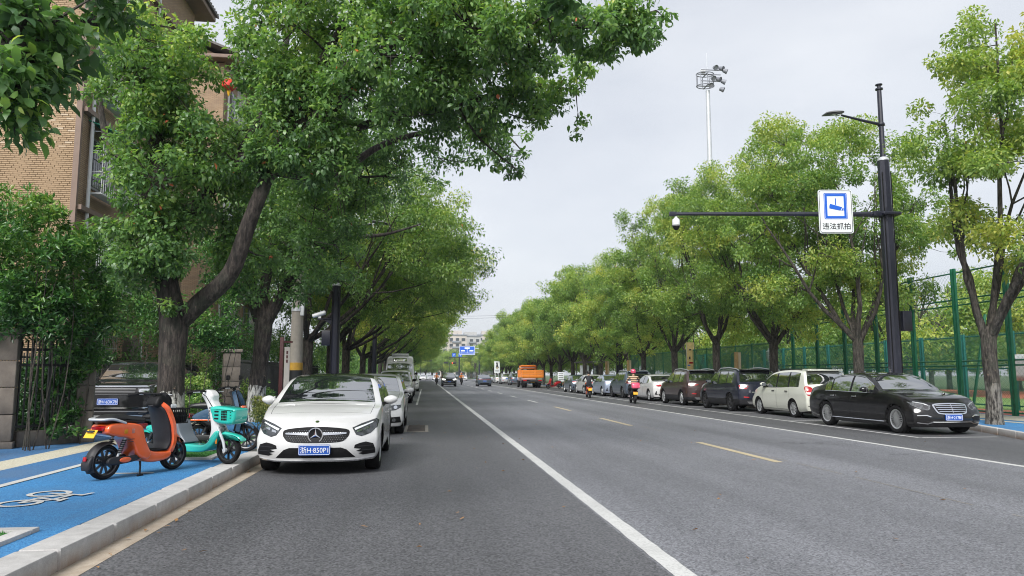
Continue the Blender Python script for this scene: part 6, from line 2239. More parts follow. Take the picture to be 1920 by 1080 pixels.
for s in (-1, 1):
    decal(root, b, [(s * .10, .567), (s * .42, .580), (s * .43, .592), (s * .42, .602), (s * .10, .605)], 'front', M['chrome'], 'grille_bar', .016, .02)
p, n = b.hit((0, -2, .575), (0, 1, 0))
star(root, 0, p.y - sp['L'] / 2 - .02, .575, .108)
hl = [(.50, .665), (.62, .72), (.82, .785), (.86, .755), (.845, .66), (.76, .585), (.64, .545), (.56, .57)]
lamps(root, b, hl, 'front', M['lens_dark'], 'headlight', [([(.53, .655), (.66, .70), (.78, .745), (.785, .73), (.67, .68), (.545, .63)], M['sign_white'], 'light_strip'), ([(.57, .60), (.64, .615), (.64, .645), (.57, .625)], M['chrome'], 'projector'), ([(.67, .63), (.74, .655), (.74, .69), (.67, .66)], M['chrome'], 'projector')])
vent = [(.55, .43), (.62, .455), (.70, .47), (.80, .44), (.83, .36), (.83, .30), (.66, .285), (.60, .31), (.66, .325), (.57, .345), (.64, .37), (.54, .385)]
lamps(root, b, vent, 'front', M['black_plastic'], 'bumper_vent', [([(.60, .40), (.80, .41), (.80, .42), (.60, .412)], M['dark_plastic'], 'vent_fin'), ([(.64, .345), (.82, .35), (.82, .36), (.64, .357)], M['dark_plastic'], 'vent_fin')])
decal(root, b, [(-.56, .255), (-.44, .37), (-.36, .40), (.36, .40), (.44, .37), (.56, .255)], 'front', M['black_plastic'], 'lower_intake', .004)
decal(root, b, [(-.82, .248), (-.58, .222), (.58, .222), (.82, .248), (.82, .232), (.58, .205), (-.58, .205), (-.82, .232)], 'front', M['chrome'], 'splitter_trim', .014, .02)
decal(root, b, ellipse(0, .755, .028, .015, 12), 'front', M['chrome'], 'badge', .004)
num_plate(root, b, 0, .375, '浙H·850P1', False, .44, .145, .045)
mirrors(root, sp, b, PAINT['white'], 1.66, 1.02)
handles(root, sp, b, .80, PAINT['white'])
MB().tube([(.30, -L_(sp) + 1.20, 1.005), (-.05, -L_(sp) + 1.17, 1.035), (-.50, -L_(sp) + 1.24, 1.02)], .011, 5).build('wiper', M['black_plastic'], root)
MB().tube([(-.05, -L_(sp) + 1.15, 1.01), (.62, -L_(sp) + 1.28, 1.02)], .011, 5).build('wiper', M['black_plastic'], root)
lamps(root, b, [(.45, .93), (.82, .93), (.82, .80), (.5, .82)], 'rear', M['red_lens'], 'tail_lamp')
num_plate(root, b, 0, .6, '', True)

# ---- white saloon behind it
root, b, sp = make_car('saloon', 'parked_car', 'white saloon with twin round headlamps parked second in the kerbside row', 'car', -1.40, 18.15, -1, 'white', GL, ('twin', 5, M['alloy']))
for s in (-1, 1): decal(root, b, spline([(s * .06, .60), (s * .10, .68), (s * .32, .685), (s * .36, .60), (s * .32, .52), (s * .1, .52)], 3, True), 'front', M['black_plastic'], 'grille', .006)
lamps(root, b, [(.42, .66), (.60, .72), (.82, .73), (.82, .65), (.70, .59), (.5, .57), (.43, .6)], 'front', M['lens_dark'], 'headlight', [(ellipse(.55, .635, .045, .04, 12), M['chrome'], 'projector'), (ellipse(.69, .655, .045, .04, 12), M['chrome'], 'projector'), ([(.46, .69), (.6, .715), (.8, .722), (.8, .71), (.6, .70), (.47, .675)], M['sign_white'], 'light_strip')])
lamps(root, b, [(.50, .42), (.80, .44), (.83, .30), (.55, .29)], 'front', M['black_plastic'], 'bumper_vent', [(ellipse(.66, .36, .045, .04, 12), M['lens'], 'fog_lamp')])
decal(root, b, [(-.4, .40), (.4, .40), (.36, .26), (-.36, .26)], 'front', M['black_plastic'], 'lower_intake', .004)
num_plate(root, b, 0, .46, '', False)
mirrors(root, sp, b, PAINT['white'], 1.78, 1.03)
handles(root, sp, b, .82, PAINT['white'])
lamps(root, b, [(.4, .9), (.82, .92), (.82, .78), (.42, .78)], 'rear', M['red_lens'], 'tail_lamp')

# ---- white crossover third
root, b, sp = make_car('suv', 'parked_car', 'white crossover with angular front parked third, before the white van', 'car', -1.58, 37.9, -1, 'white', GL, ('five', 5, M['alloy_dark']), None, .42)
lamps(root, b, [(.40, .86), (.60, .90), (.86, .95), (.86, .90), (.62, .83), (.42, .80)], 'front', M['lens_dark'], 'headlight', [([(.46, .86), (.8, .915), (.8, .895), (.47, .845)], M['sign_white'], 'light_strip')])
lamps(root, b, [(.62, .62), (.80, .68), (.86, .48), (.76, .36), (.56, .40)], 'front', M['black_plastic'], 'bumper_vent', [([(.58, .64), (.63, .64), (.83, .44), (.79, .41)], M['sign_white'], 'trim_blade')])
decal(root, b, [(-.5, .70), (.5, .70), (.58, .40), (.5, .30), (-.5, .30), (-.58, .40)], 'front', M['black_plastic'], 'grille', .006)
num_plate(root, b, 0, .55, '', False)
mirrors(root, sp, b, M['black_plastic'], 1.6, 1.16)
handles(root, sp, b, .9, PAINT['white'])

# ---- high-roof white van
root, b, sp = make_car('van', 'parked_van', 'tall white minibus van with a roof box and destination panel, fourth in the kerbside row', 'van', -1.72, 49.5, -1, 'white', GL, ('plain', 5, M['alloy_dark']))
decal(root, b, [(-.45, 2.34), (.45, 2.34), (.45, 2.56), (-.45, 2.56)], 'front', M['glass'], 'destination_panel', .03, .05)
MB().box((0, -L_(sp) + 2.5, 2.80), (1.15, 1.2, .14), ch=.04).build('roof_box', M['white_metal'], root, 40)
for s in (-1, 1):
    MB().lathe([(.05, -.02), (.03, .03)], (s * .82, -L_(sp) + 1.72, 2.26), 'Y', 10).build('marker_lamp', M['black_plastic'], root)
lamps(root, b, [(.55, 1.0), (.80, 1.10), (.92, 1.08), (.9, .88), (.6, .86)], 'front', M['lens'], 'headlight')
decal(root, b, [(-.5, 1.0), (.5, 1.0), (.45, .78), (-.45, .78)], 'front', M['black_plastic'], 'grille', .006)
decal(root, b, [(-.85, .55), (.85, .55), (.85, .36), (-.85, .36)], 'front', M['dark_plastic'], 'bumper', .02, .03)
num_plate(root, b, 0, .62, '', False)
mirrors(root, sp, b, M['black_plastic'], 1.25, 1.52)
root2, b, sp = make_car('saloon', 'parked_car', 'white saloon just showing past the white van', 'car', -1.45, 66, -1, 'white', GL, ('five', 5, None), None, None, .1)
lamps(root2, b, [(.42, .66), (.82, .73), (.82, .62), (.45, .57)], 'front', M['lens'], 'headlight')
decal(root2, b, [(-.4, .66), (.4, .66), (.4, .48), (-.4, .48)], 'front', M['black_plastic'], 'grille', .006)
mirrors(root2, sp, b, M['black_plastic'], 1.78, 1.03)

# ---- black luxury sport utility behind the big tree
root, b, sp = make_car('bigsuv', 'parked_car', 'glossy black sport utility car facing out between fence and big tree', 'car', -7.9, 20.0, -1, 'black', None, ('multi', 10, M['alloy']), None, None, .065)
decal(root, b, [(-.62, 1.10), (.62, 1.10), (.60, .92), (-.60, .92)], 'front', M['black_plastic'], 'grille', .006)
for k in range(5):
    z = .94 + k * .034
    decal(root, b, [(-.6, z), (.6, z), (.6, z + .012), (-.6, z + .012)], 'front', M['grey_plastic'], 'grille_bar', .02, .02, .1)
decal(root, b, [(-.95, 1.125), (.95, 1.125), (.95, 1.155), (-.95, 1.155)], 'front', M['chrome'], 'bonnet_trim', .012, .015, .08)
lamps(root, b, [(.64, 1.105), (.95, 1.105), (.95, .95), (.68, .93)], 'front', M['lens'], 'headlight', [([(.68, .97), (.90, .985), (.90, 1.07), (.68, 1.07)], M['chrome'], 'projector')])
decal(root, b, [(-.9, .62), (.9, .62), (.9, .585), (-.9, .585)], 'front', M['chrome'], 'bumper_trim', .014, .02, .08)
decal(root, b, [(-.9, .53), (.9, .53), (.9, .505), (-.9, .505)], 'front', M['grey_plastic'], 'bumper_trim', .014, .02, .08)
decal(root, b, [(-.8, .42), (.8, .42), (.7, .30), (-.7, .30)], 'front', M['alloy'], 'skid_plate', .014, .02, .08)
num_plate(root, b, -.02, .76, '浙H·6DK78', False, .5, .16, .03)
mirrors(root, sp, b, PAINT['black'], 1.85, 1.32)
handles(root, sp, b, 1.06, PAINT['black'])

# ---- black long saloon, front right
root, b, sp = make_car('limo', 'parked_car', 'long black saloon with chrome grille facing out at the head of the parked row', 'car', 12.42, 16.68, -1, 'black', GR, ('multi', 20, M['alloy']), None, None, .06)
root.rotation_euler = (0, 0, R(1.5))
gp_ = spline([(-.44, .70), (-.36, .745), (0, .76), (.36, .745), (.44, .70), (.40, .56), (.32, .505), (0, .49), (-.32, .505), (-.40, .56)], 3, True)
decal(root, b, gp_, 'front', M['chrome'], 'grille_surround', .008)
gi = [(p[0] * .91, .627 + (p[1] - .627) * .80) for p in gp_]
decal(root, b, gi, 'front', M['black_plastic'], 'grille', .012)
for z in (.553, .60, .647, .69):
    hw = interp(z, [(.5, .27), (.56, .345), (.66, .39), (.7, .375), (.75, .3)])
    decal(root, b, [(-hw, z), (hw, z), (hw, z + .016), (-hw, z + .016)], 'front', M['chrome'], 'grille_bar', .024, .02, .1)
decal(root, b, [(-.008, .53), (.008, .53), (.008, .73), (-.008, .73)], 'front', M['chrome'], 'grille_bar', .028, .02)
hl = [(.48, .70), (.60, .76), (.78, .80), (.86, .78), (.84, .70), (.74, .62), (.58, .585), (.52, .62)]
lamps(root, b, hl, 'front', M['lens'], 'headlight', [(ellipse(.60, .665, .05, .045, 14), M['alloy_dark'], 'projector'), (ellipse(.73, .70, .045, .04, 14), M['alloy_dark'], 'projector'), ([(.52, .705), (.62, .75), (.8, .785), (.8, .775), (.63, .738), (.54, .697)], M['alloy'], 'light_strip')])
lamps(root, b, [(.52, .44), (.62, .485), (.82, .475), (.82, .455), (.63, .462), (.56, .43)], 'front', M['chrome'], 'vent_trim', None, .012)
lamps(root, b, [(.54, .42), (.62, .455), (.82, .45), (.84, .34), (.58, .34)], 'front', M['black_plastic'], 'bumper_vent')
decal(root, b, [(-.82, .31), (-.6, .285), (-.5, .33), (.5, .33), (.6, .285), (.82, .31), (.82, .29), (.6, .262), (.48, .305), (-.48, .305), (-.6, .262), (-.82, .29)], 'front', M['chrome'], 'splitter_trim', .014, .02)
num_plate(root, b, 0, .425, '浙H·217B1', False, .44, .145, .03)
MB().tube([(0, -L_(sp) + .28, .885), (0, -L_(sp) + .28, .93)], .006, 6).build('emblem_stem', M['chrome'], root)
star(root, 0, -L_(sp) + .285, .965, .038)
mirrors(root, sp, b, PAINT['black'], 1.92, 1.05)
handles(root, sp, b, .86, M['chrome'])
for s in (-1, 1):
    mb = MB()
    pts = []
    for k in range(14):
        y = 1.3 + k * .18
        p, n = b.hit((s * 3, y, .265), (-s, 0, 0))
        if p: pts.append((p.x + s * .006, y - L_(sp), .265))
    mb.tube(pts, .014, 6); mb.build('sill_trim', M['chrome'], root)
    pts = []
    for k in range(24):
        t = k / 23
        y = 1.75 + t * 2.25
        zt = min(interp(y, sp['prof']), 1.47) - .045
        p, n = b.hit((s * 3, y, zt), (-s, 0, 0))
        if p: pts.append((p.x + s * .004, y - L_(sp), zt))
    MB().tube(pts, .011, 6).build('window_trim', M['chrome'], root)
    pts = []
    for k in range(22):
        y = 1.72 + k * .105
        z = interp(y, sp['belt']) + .006
        p, n = b.hit((s * 3, y, z), (-s, 0, 0))
        if p: pts.append((p.x + s * .004, y - L_(sp), z))
    MB().tube(pts, .009, 6).build('window_trim', M['chrome'], root)
lamps(root, b, [(.45, .92), (.8, .92), (.8, .78), (.5, .78)], 'rear', M['red_lens'], 'tail_lamp')

# ---- cream minivan
root, b, sp = make_car('mpv', 'parked_car', 'cream white compact minivan with dark rear window, behind the black saloon', 'car', 13.17, 23.25, 1, 'cream', GR, ('five', 7, M['alloy']), None, None, .06)
lamps(root, b, spline([(.60, 1.00), (.74, 1.06), (.80, 1.02), (.80, .80), (.72, .74), (.58, .76)], 3, True), 'rear', M['red_lens'], 'tail_lamp', [([(.61, .86), (.79, .86), (.79, .80), (.61, .79)], M['sign_white'], 'reverse_lamp')])
decal(root, b, [(.12, .90), (.40, .90), (.40, .93), (.12, .93)], 'rear', M['chrome'], 'boot_badge', .008)
num_plate(root, b, 0, .78, '', True)
decal(root, b, [(-.76, .42), (.76, .42), (.76, .40), (-.76, .40)], 'rear', M['dark_plastic'], 'bumper_seam', .003)
MB().box((0, L_(sp) - .42, 1.585), (1.22, .26, .035), ch=.012).build('spoiler', PAINT['cream'], root, 40)
mirrors(root, sp, b, PAINT['cream'], 1.42, 1.09)
handles(root, sp, b, .88, M['black_plastic'])
for s in (-1, 1):
    MB().tube([(s * .60, -L_(sp) + 1.55, 1.46), (s * .60, -L_(sp) + 2.3, 1.60), (s * .60, -L_(sp) + 3.7, 1.60)], .02, 6).build('rain_guard', M['black_plastic'], root)

def rear_suv(label, x, y, col, clad, tl, wheels, rails=True, plate_txt='', strip=False):
    root, b, sp = make_car('suv', 'parked_car', label, 'car', x, y, 1, col, GR, wheels, None, clad, .065)
    lamps(root, b, tl, 'rear', M['red_lens'], 'tail_lamp', [([(p[0] * .6 + tl[0][0] * .25 + .1, tl[0][1] + (p[1] - tl[0][1]) * .45 - .02) for p in tl], M['lens'], 'reverse_lamp')])
    num_plate(root, b, 0, .86, plate_txt, True)
    lamps(root, b, [(.52, .58), (.72, .60), (.72, .55), (.54, .54)], 'rear', M['red_lens'], 'reflector')
    decal(root, b, [(-.6, .40), (.6, .40), (.5, .30), (-.5, .30)], 'rear', M['grey_plastic'], 'skid_plate', .012)
    MB().box((0, L_(sp) - .60, 1.625), (1.26, .28, .04), ch=.014).build('spoiler', M['black_plastic'] if clad else PAINT[col], root, 40)
    if rails:
        for s in (-1, 1):
            MB().tube([(s * .66, -L_(sp) + 1.95, 1.60), (s * .655, -L_(sp) + 2.15, 1.70), (s * .65, -L_(sp) + 3.0, 1.725), (s * .645, -L_(sp) + 3.75, 1.67), (s * .64, -L_(sp) + 3.95, 1.61)], .025, 8).build('roof_rail', M['alloy'], root)
    mirrors(root, sp, b, PAINT[col], 1.6, 1.16)
    handles(root, sp, b, .92, PAINT[col])
    return root, b, sp
root, b, sp = rear_suv('dark blue sport utility car with red tail lamps, just ahead of the cream minivan', 13.03, 28.0, 'darkblue', .46, [(.52, 1.0), (.80, 1.04), (.86, 1.02), (.84, .90), (.60, .88)], ('twin', 5, M['alloy_dark']))
decal(root, b, [(-.42, .78), (.42, .78), (.42, .75), (-.42, .75)], 'rear', M['chrome'], 'trim_bar', .012)
root, b, sp = rear_suv('dark brown sport utility car with roof rails between dark blue car and white saloon', 12.96, 33.55, 'brown', .44, [(.40, 1.0), (.82, 1.03), (.84, .95), (.5, .93)], ('five', 5, M['alloy']), True, '浙H·J62A5')

def rear_saloon(kind, label, x, y, col, tl, extra=None, wheels=('five', 5, None), ds=.08):
    root, b, sp = make_car(kind, 'parked_car', label, 'car', x, y, 1, col, GR, wheels, None, None, ds)
    lamps(root, b, tl, 'rear', M['red_lens'], 'tail_lamp')
    num_plate(root, b, 0, .66, '', True)
    decal(root, b, [(-.62, .40), (.62, .40), (.5, .26), (-.5, .26)], 'rear', M['black_plastic'], 'diffuser', .01)
    lamps(root, b, [(.70, .56), (.74, .56), (.80, .38), (.62, .36), (.70, .42)], 'rear', M['black_plastic'], 'bumper_vent')
    mirrors(root, sp, b, PAINT[col], 1.8, 1.04)
    handles(root, sp, b, .84, PAINT[col])
    return root, b, sp
rear_saloon('saloon', 'white saloon with slim red tail lamps behind the pink-helmeted rider', 13.1, 39.4, 'white', [(.38, .90), (.80, .93), (.82, .85), (.6, .80), (.42, .82)])
rear_suv('dark grey sport utility car hidden partly by the striped rider', 12.95, 44.3, 'slate', None, [(.52, 1.0), (.82, 1.04), (.84, .92), (.60, .90)], ('five', 5, M['alloy_dark']))
root, b, sp = rear_saloon('saloon', 'silver-blue saloon with a smooth tail, between the two riders', 12.8, 49.2, 'silverblue', [(.30, .93), (.82, .95), (.82, .92), (.32, .90)])
decal(root, b, [(-.4, .93), (.4, .93), (.4, .905), (-.4, .905)], 'rear', M['red_lens'], 'light_bar', .008)
rear_saloon('saloon', 'white saloon beyond the rider in dark clothes', 12.65, 54.4, 'white', [(.38, .90), (.80, .93), (.82, .85), (.42, .82)])
rear_saloon('hatch', 'dark hatchback at the far end of the parked row, before the pavement corner', 12.6, 59.6, 'slate', [(.45, .90), (.80, .92), (.80, .80), (.5, .80)], ds=.1)
# beyond the orange truck
rear_suv('dark sport utility car parked ahead of the orange truck', 12.7, 104, 'slate', None, [(.52, 1.0), (.82, 1.04), (.84, .92), (.60, .90)], ('five', 5, None), False)
rear_suv('silver sport utility car parked far along, two places past the orange truck', 12.7, 117, 'silver', None, [(.52, 1.0), (.82, 1.04), (.84, .92), (.60, .90)], ('five', 5, None), False)
rear_saloon('saloon', 'white saloon parked far along, next to the white notice board', 12.7, 128, 'white', [(.38, .90), (.80, .93), (.82, .85), (.42, .82)], ds=.12)
rear_saloon('saloon', 'pale saloon parked last before the far junction', 12.7, 142, 'silver', [(.38, .90), (.80, .93), (.82, .85), (.42, .82)], ds=.12)

# ---- moving cars
root, b, sp = make_car('suv', 'moving_car', 'dark sport utility car driving towards the viewer with headlamps lit', 'car', at(842, 710, 94).x, 93, -1, 'darkblue', None, ('five', 5, M['alloy']), None, .48, .08)
M['drl'] = mat('lit_headlamp', (.8, .8, .8), .3, emit=(1, .97, .92), estr=2.2)
lamps(root, b, [(.45, .90), (.84, .95), (.84, .82), (.52, .80)], 'front', M['drl'], 'headlight')
decal(root, b, [(-.42, .92), (.42, .92), (.40, .72), (-.40, .72)], 'front', M['black_plastic'], 'grille', .006)
decal(root, b, [(-.55, .44), (.55, .44), (.75, .36), (-.75, .36)], 'front', M['alloy'], 'skid_plate', .014)
num_plate(root, b, 0, .62, '', False)
mirrors(root, sp, b, PAINT['black'], 1.6, 1.16)
root, b, sp = make_car('saloon', 'moving_car', 'grey saloon driving away in the far lane', 'car', at(909, 712, 94).x, 94, 1, 'slate', None, ('five', 5, None), None, None, .08)
decal(root, b, [(-.8, .93), (.8, .93), (.8, .88), (-.8, .88)], 'rear', M['red_lens'], 'light_bar', .006)
decal(root, b, [(-.62, .42), (.62, .42), (.5, .26), (-.5, .26)], 'rear', M['black_plastic'], 'diffuser', .01)
num_plate(root, b, 0, .66, '', True)
mirrors(root, sp, b, PAINT['slate'], 1.8, 1.04)
FGc = 'distant cars waiting at the far junction'
for k, (px, Y, col, lab) in enumerate(((793, 200, 'white', 'distant white car at the junction, under the hanging crowns of the brick block row'), (806, 215, 'silver', 'distant silver car at the junction, between two white ones'), (818, 208, 'white', 'distant white car at the junction, beside the oncoming dark car'), (870, 190, 'white', 'distant white car at the junction, beside the signal gantry mast'), (921, 150, 'white', 'distant white car beyond the grey saloon'))):
    root, b, sp = make_car('saloon', 'distant_car', lab, 'car', at(px, 705, Y).x, Y, -1, col, FGc, ('five', 5, None), None, None, .16)
    lamps(root, b, [(.42, .66), (.82, .73), (.82, .62), (.45, .57)], 'front', M['lens'], 'headlight')
    decal(root, b, [(-.4, .66), (.4, .66), (.4, .48), (-.4, .48)], 'front', M['black_plastic'], 'grille', .006)

# ---- orange tipper truck seen from the rear
tr = thing('tipper_truck', 'orange flatbed truck with high board sides seen from behind', 'truck', (at(996, 715, 83).x + .15, 86.6, 0), math.pi)
O = PAINT['truck_orange']
MB().box((0, 1.6, .78), (.85, 6.4, .22), ch=.02).build('chassis', M['iron'], tr, 30)
bed = MB().box((0, 1.75, 1.13), (2.3, 3.9, .1)).build('bed_floor', O, tr, None)
for k in range(3):
    MB().box((0, 3.72, 1.30 + k * .27), (2.36, .06, .255), ch=.012).build('tail_board', O, tr, 30)
    for s in (-1, 1): MB().box((s * 1.16, 1.75, 1.30 + k * .27), (.06, 3.88, .255), ch=.012).build('side_board', O, tr, 30)
for x in (-1.1, -.4, .4, 1.1): MB().box((x, 3.765, 1.57), (.06, .05, .82)).build('tail_rib', O, tr, None)
for k in range(6):
    for s in (-1, 1): MB().box((s * 1.21, .1 + k * .72, 1.57), (.05, .06, .82)).build('side_rib', O, tr, None)
cabp = spline([(-2.3, .75), (-2.42, 1.3), (-2.25, 1.6), (-1.95, 2.15), (-1.6, 2.28), (-.75, 2.28), (-.55, 2.2), (-.5, .75)], 3, False)
mb = MB().pillow([(p.x, p.y) for p in cabp], 0, 1.0, .12)
mb.v = [(v[1], v[0], v[2]) for v in mb.v]
cab = mb.build('cab', PAINT['palepink'], tr, 40)
MB().box((0, -.49, 1.88), (1.5, .03, .45), ch=.01).build('rear_window', M['glass'], cab, None)
for s in (-1, 1): MB().box((s * 1.0, -1.45, 1.78), (.03, .8, .5), ch=.01).build('side_window', M['glass'], cab, None)
MB().box((0, -2.2, 1.83), (1.6, .05, .5), rot=Matrix.Rotation(R(-28), 3, 'X')).build('windscreen', M['glass'], cab, None)
hb = MB()
for x in (-.95, .95): hb.box((x, -.25, 1.8), (.1, .1, 1.3))
hb.box((0, -.25, 2.42), (2.0, .16, .16), ch=.02).box((0, -.25, 2.15), (2.0, .1, .1)).box((0, -.25, 1.9), (2.0, .08, .08))
hb.build('headboard_frame', O, tr, 30)
bx_ = MB().box((0, -.1, 2.50), (1.7, .5, .14), ch=.03).build('roof_beacon_bar', O, tr, 30)
tm, rm, dm = wheel_mesh(.42, .25, .27, 6, 'plain', M['alloy_dark'])
for y in (-1.75, 2.35):
    for s in (-1, 1):
        for dx in ((0,) if y < 0 else (0, -.28)):
            w = empty('wheel', tr, (s * (.92 + dx), y, .42)); w.rotation_euler = (0, 0, 0 if s > 0 else math.pi)
            link('tyre', tm, w); link('rim', rm, w)
MB().box((0, 3.62, .62), (2.1, .12, .16), ch=.02).build('underrun_bar', M['iron'], tr, 30)
for s in (-1, 1):
    MB().box((s * .85, 3.70, .82), (.42, .05, .13), ch=.01).build('tail_lamp', M['red_lens'], tr, 30)
    MB().box((s * .9, 2.9, .5), (.42, .02, .5)).build('mud_flap', M['black_plastic'], tr, None)
MB().box((0, 3.69, .66), (.44, .03, .14)).build('number_plate', M['plate_yellow'], tr, None)
# ------------------------------------------------------------------ electric scooters; local frame: x forward from the rear axle, z up, y to the left
def sc_wheel(root, x, r, w, spokes, rim_m, name='wheel'):
    key = ('sc', r, w, spokes, rim_m.name)
    c = wheel_mesh.cache
    if key not in c:
        t = MB().lathe([(r * .76, -w * .4), (r * .82, -w * .5), (r * .93, -w * .48), (r * .99, -w * .25), (r, 0), (r * .99, w * .25), (r * .93, w * .48), (r * .82, w * .5), (r * .76, w * .4)], axis='Y', n=36, cap=False).mesh('tyre', M['rubber'], 50)
        m = MB()
        m.lathe([(r * .78, -w * .42), (r * .79, w * .42), (r * .70, w * .36), (r * .68, 0), (r * .70, -w * .36), (r * .78, -w * .42)], axis='Y', n=36, cap=False)
        for k in range(spokes):
            a = 2 * math.pi * k / spokes
            d = Vector((math.cos(a), 0, math.sin(a)))
            m.bar(d * r * .2, d * r * .72, .018 if spokes < 9 else .012, .03)
        m.lathe([(0, -w * .55), (r * .22, -w * .5), (r * .26, -w * .2), (r * .26, w * .2), (r * .22, w * .5), (0, w * .55)], axis='Y', n=24)
        c[key] = (t, m.mesh('rim', rim_m, 40))
    tm, rm = c[key]
    wh = empty(name, root, (x, 0, r))
    link('tyre', tm, wh); link('rim', rm, wh)
    return wh

def sc_front(root, bar, head, axle, r, fork_m, grip_w=.33):
    """handlebar, stem and fork; bar, head (x, z), axle x"""
    mb = MB()
    for s in (-1, 1):
        mb.tube([(head[0], s * .075, head[1]), (axle - .03, s * .085, r + .12), (axle, s * .085, r)], [.02, .022, .018], 8)
        mb.tube([(axle, s * .06, r), (axle, s * .1, r)], .03, 8)
    mb.tube([(head[0], -.08, head[1]), (head[0], .08, head[1])], .025, 8)
    mb.build('fork', fork_m, root, 40)
    MB().tube([(head[0], 0, head[1]), (bar[0], 0, bar[1])], .026, 10).build('steering_stem', M['black_plastic'], root)
    h = MB().tube([(bar[0] - .11, -grip_w, bar[1] - .01), (bar[0] - .03, -grip_w * .62, bar[1] + .02), (bar[0], -.1, bar[1] + .01), (bar[0], .1, bar[1] + .01), (bar[0] - .03, grip_w * .62, bar[1] + .02), (bar[0] - .11, grip_w, bar[1] - .01)], .014, 8).build('handlebar', M['black_plastic'], root)
    for s in (-1, 1):
        MB().tube([(bar[0] - .115, s * grip_w * 1.02, bar[1] - .012), (bar[0] - .05, s * grip_w * .68, bar[1] + .014)], .02, 10).build('grip', M['rubber'], h)
        MB().tube([(bar[0] + .0, s * grip_w * .6, bar[1]), (bar[0] - .02, s * grip_w * .95, bar[1] + .0)], [.008, .005], 6).build('brake_lever', M['galv'], h)
        MB().tube([(bar[0] - .02, s * .2, bar[1] + .02), (bar[0] + .1, s * .18, bar[1] - .06), (head[0] + .06, s * .05, head[1] + .05)], .006, 5).build('cable', M['rubber'], h)
    return h

def sc_rear(root, r, m, shock_top, cover=None):
    for s in (-1, 1):
        P = spline([(-.03, r + .035), (.06, r + .06), (.30, r + .05), (.42, r + .06), (.42, r - .0), (.28, r - .03), (.05, r - .04), (-.04, r - .02)], 3, True)
        a = MB().pillow(P, s * .105, .022, .01).build('swing_arm', m, root, 45)
        if cover: MB().pillow(ellipse(.20, r + .01, .085, .034, 16), s * .128, .008, .006).build('cover_badge', cover, a, 45)
        MB().tube([(.10, s * .10, r + .05), shock_top(s)], .014, 6).build('shock', M['galv'], root)
        mb = MB()
        a_, b_ = Vector((.10, s * .10, r + .05)), Vector(shock_top(s))
        for k in range(7):
            p = a_.lerp(b_, .25 + k * .1)
            mb.lathe([(.028, -.008), (.03, 0), (.028, .008)], p, n=10)
        mb.build('spring', M['iron'], root)

def stand(root, x, z):
    mb = MB()
    mb.tube([(x, -.10, z), (x - .02, -.13, .12), (x - .05, -.16, .015)], [.016, .014, .012], 6)
    mb.tube([(x - .09, -.165, .012), (x + .0, -.155, .012)], .014, 6)
    mb.build('kickstand', M['black_plastic'], root)

def smooth_seat(root, pts, w, m, z_crown=.03):
    P = spline(pts, 4, True)
    return MB().pillow([(p.x, p.y) for p in P], 0, w, min(.05, w * .4), n=4).build('seat', m, root, 60)

def place_sc(name, label, rear, front_, group, z=.15):
    r = Vector(rear); f = Vector(front_)
    d = f - r
    return thing(name, label, 'scooter', (r.x, r.y, z), math.atan2(d.y, d.x), group), d.length
SGp = 'electric scooters parked on the blue path'

# ---- orange scooter
root, wb = place_sc('electric_scooter', 'orange electric scooter with black footwell and yellow rear plate, parked nearest', gnd(193, 899, .15).to_2d(), (gnd(317, 882, .15) + Vector((.0, .12, 0))).to_2d(), SGp)
k = wb / 1.2
r = .213
sc_wheel(root, 0, r, .10, 10, M['alloy_dark'])
sc_wheel(root, wb, r, .09, 10, M['alloy_dark'])
O = PAINT['orange']
def shell_piece(pts, w, rnd, m, name='body_shell'):
    P = spline([(x * k, z) for x, z in pts], 5, True)
    return MB().pillow([(p.x, p.y) for p in P], 0, w, rnd, n=5).build(name, m, root, 55)
shell_piece([(-.10, .64), (-.04, .68), (.15, .685), (.36, .665), (.47, .62), (.51, .52), (.55, .42), (.60, .34), (.64, .26), (.58, .20), (.48, .215), (.39, .29), (.33, .40), (.24, .485), (.08, .515), (-.06, .545), (-.11, .59)], .16, .028, O)
shell_piece([(.52, .30), (.60, .315), (.72, .285), (.92, .27), (1.0, .275), (1.03, .235), (.98, .18), (.86, .155), (.68, .15), (.55, .175), (.50, .23)], .145, .028, O, 'floor_shell')
# leg shield: curved panel
def shield(root, path, width, th, m, name, bulge=.05, dx=0.0, rw=None):
    Pp = spline(path, 5)
    N = len(Pp)
    rings = []
    for i, p in enumerate(Pp):
        t = (Pp[min(i + 1, N - 1)] - Pp[max(i - 1, 0)]).normalized()
        nn = Vector((t.y, -t.x))
        w = interp(i / (N - 1), width)
        ring = []
        M_ = 12
        for j in range(M_ + 1):
            q = -1 + 2 * j / M_
            off = bulge * (1 - q * q)
            c = p + nn * (off + dx)
            ring.append(Vector((c.x, q * w, c.y)))
        for j in range(M_, -1, -1):
            q = -1 + 2 * j / M_
            off = bulge * (1 - q * q) - th
            c = p + nn * (off + dx)
            ring.append(Vector((c.x, q * w * .985, c.y)))
        rings.append(ring)
    return MB().loft(rings).build(name, m, root, 50)
sp_ = [(.80 * k, .90), (.90 * k, .80), (.98 * k, .62), (1.02 * k, .42), (1.0 * k, .26)]
shield(root, sp_, [(0, .09), (.2, .16), (.5, .185), (.8, .17), (1, .13)], .05, O, 'front_shield', .05)
shield(root, [(x - .045, z - .012) for x, z in sp_[:-1]] + [(.93 * k, .295)], [(0, .06), (.2, .135), (.5, .158), (.8, .148), (1, .12)], .03, M['dark_plastic'], 'footwell_panel', .03)
MB().box((.76 * k, 0, .295), (.36, .25, .02), ch=.006).build('foot_mat', M['rubber'], root, 40)
MB().lathe([(.026, -.01), (.03, 0), (.012, .006)], (.905 * k, .0, .66), 'X', 14).build('hook', M['chrome'], root)
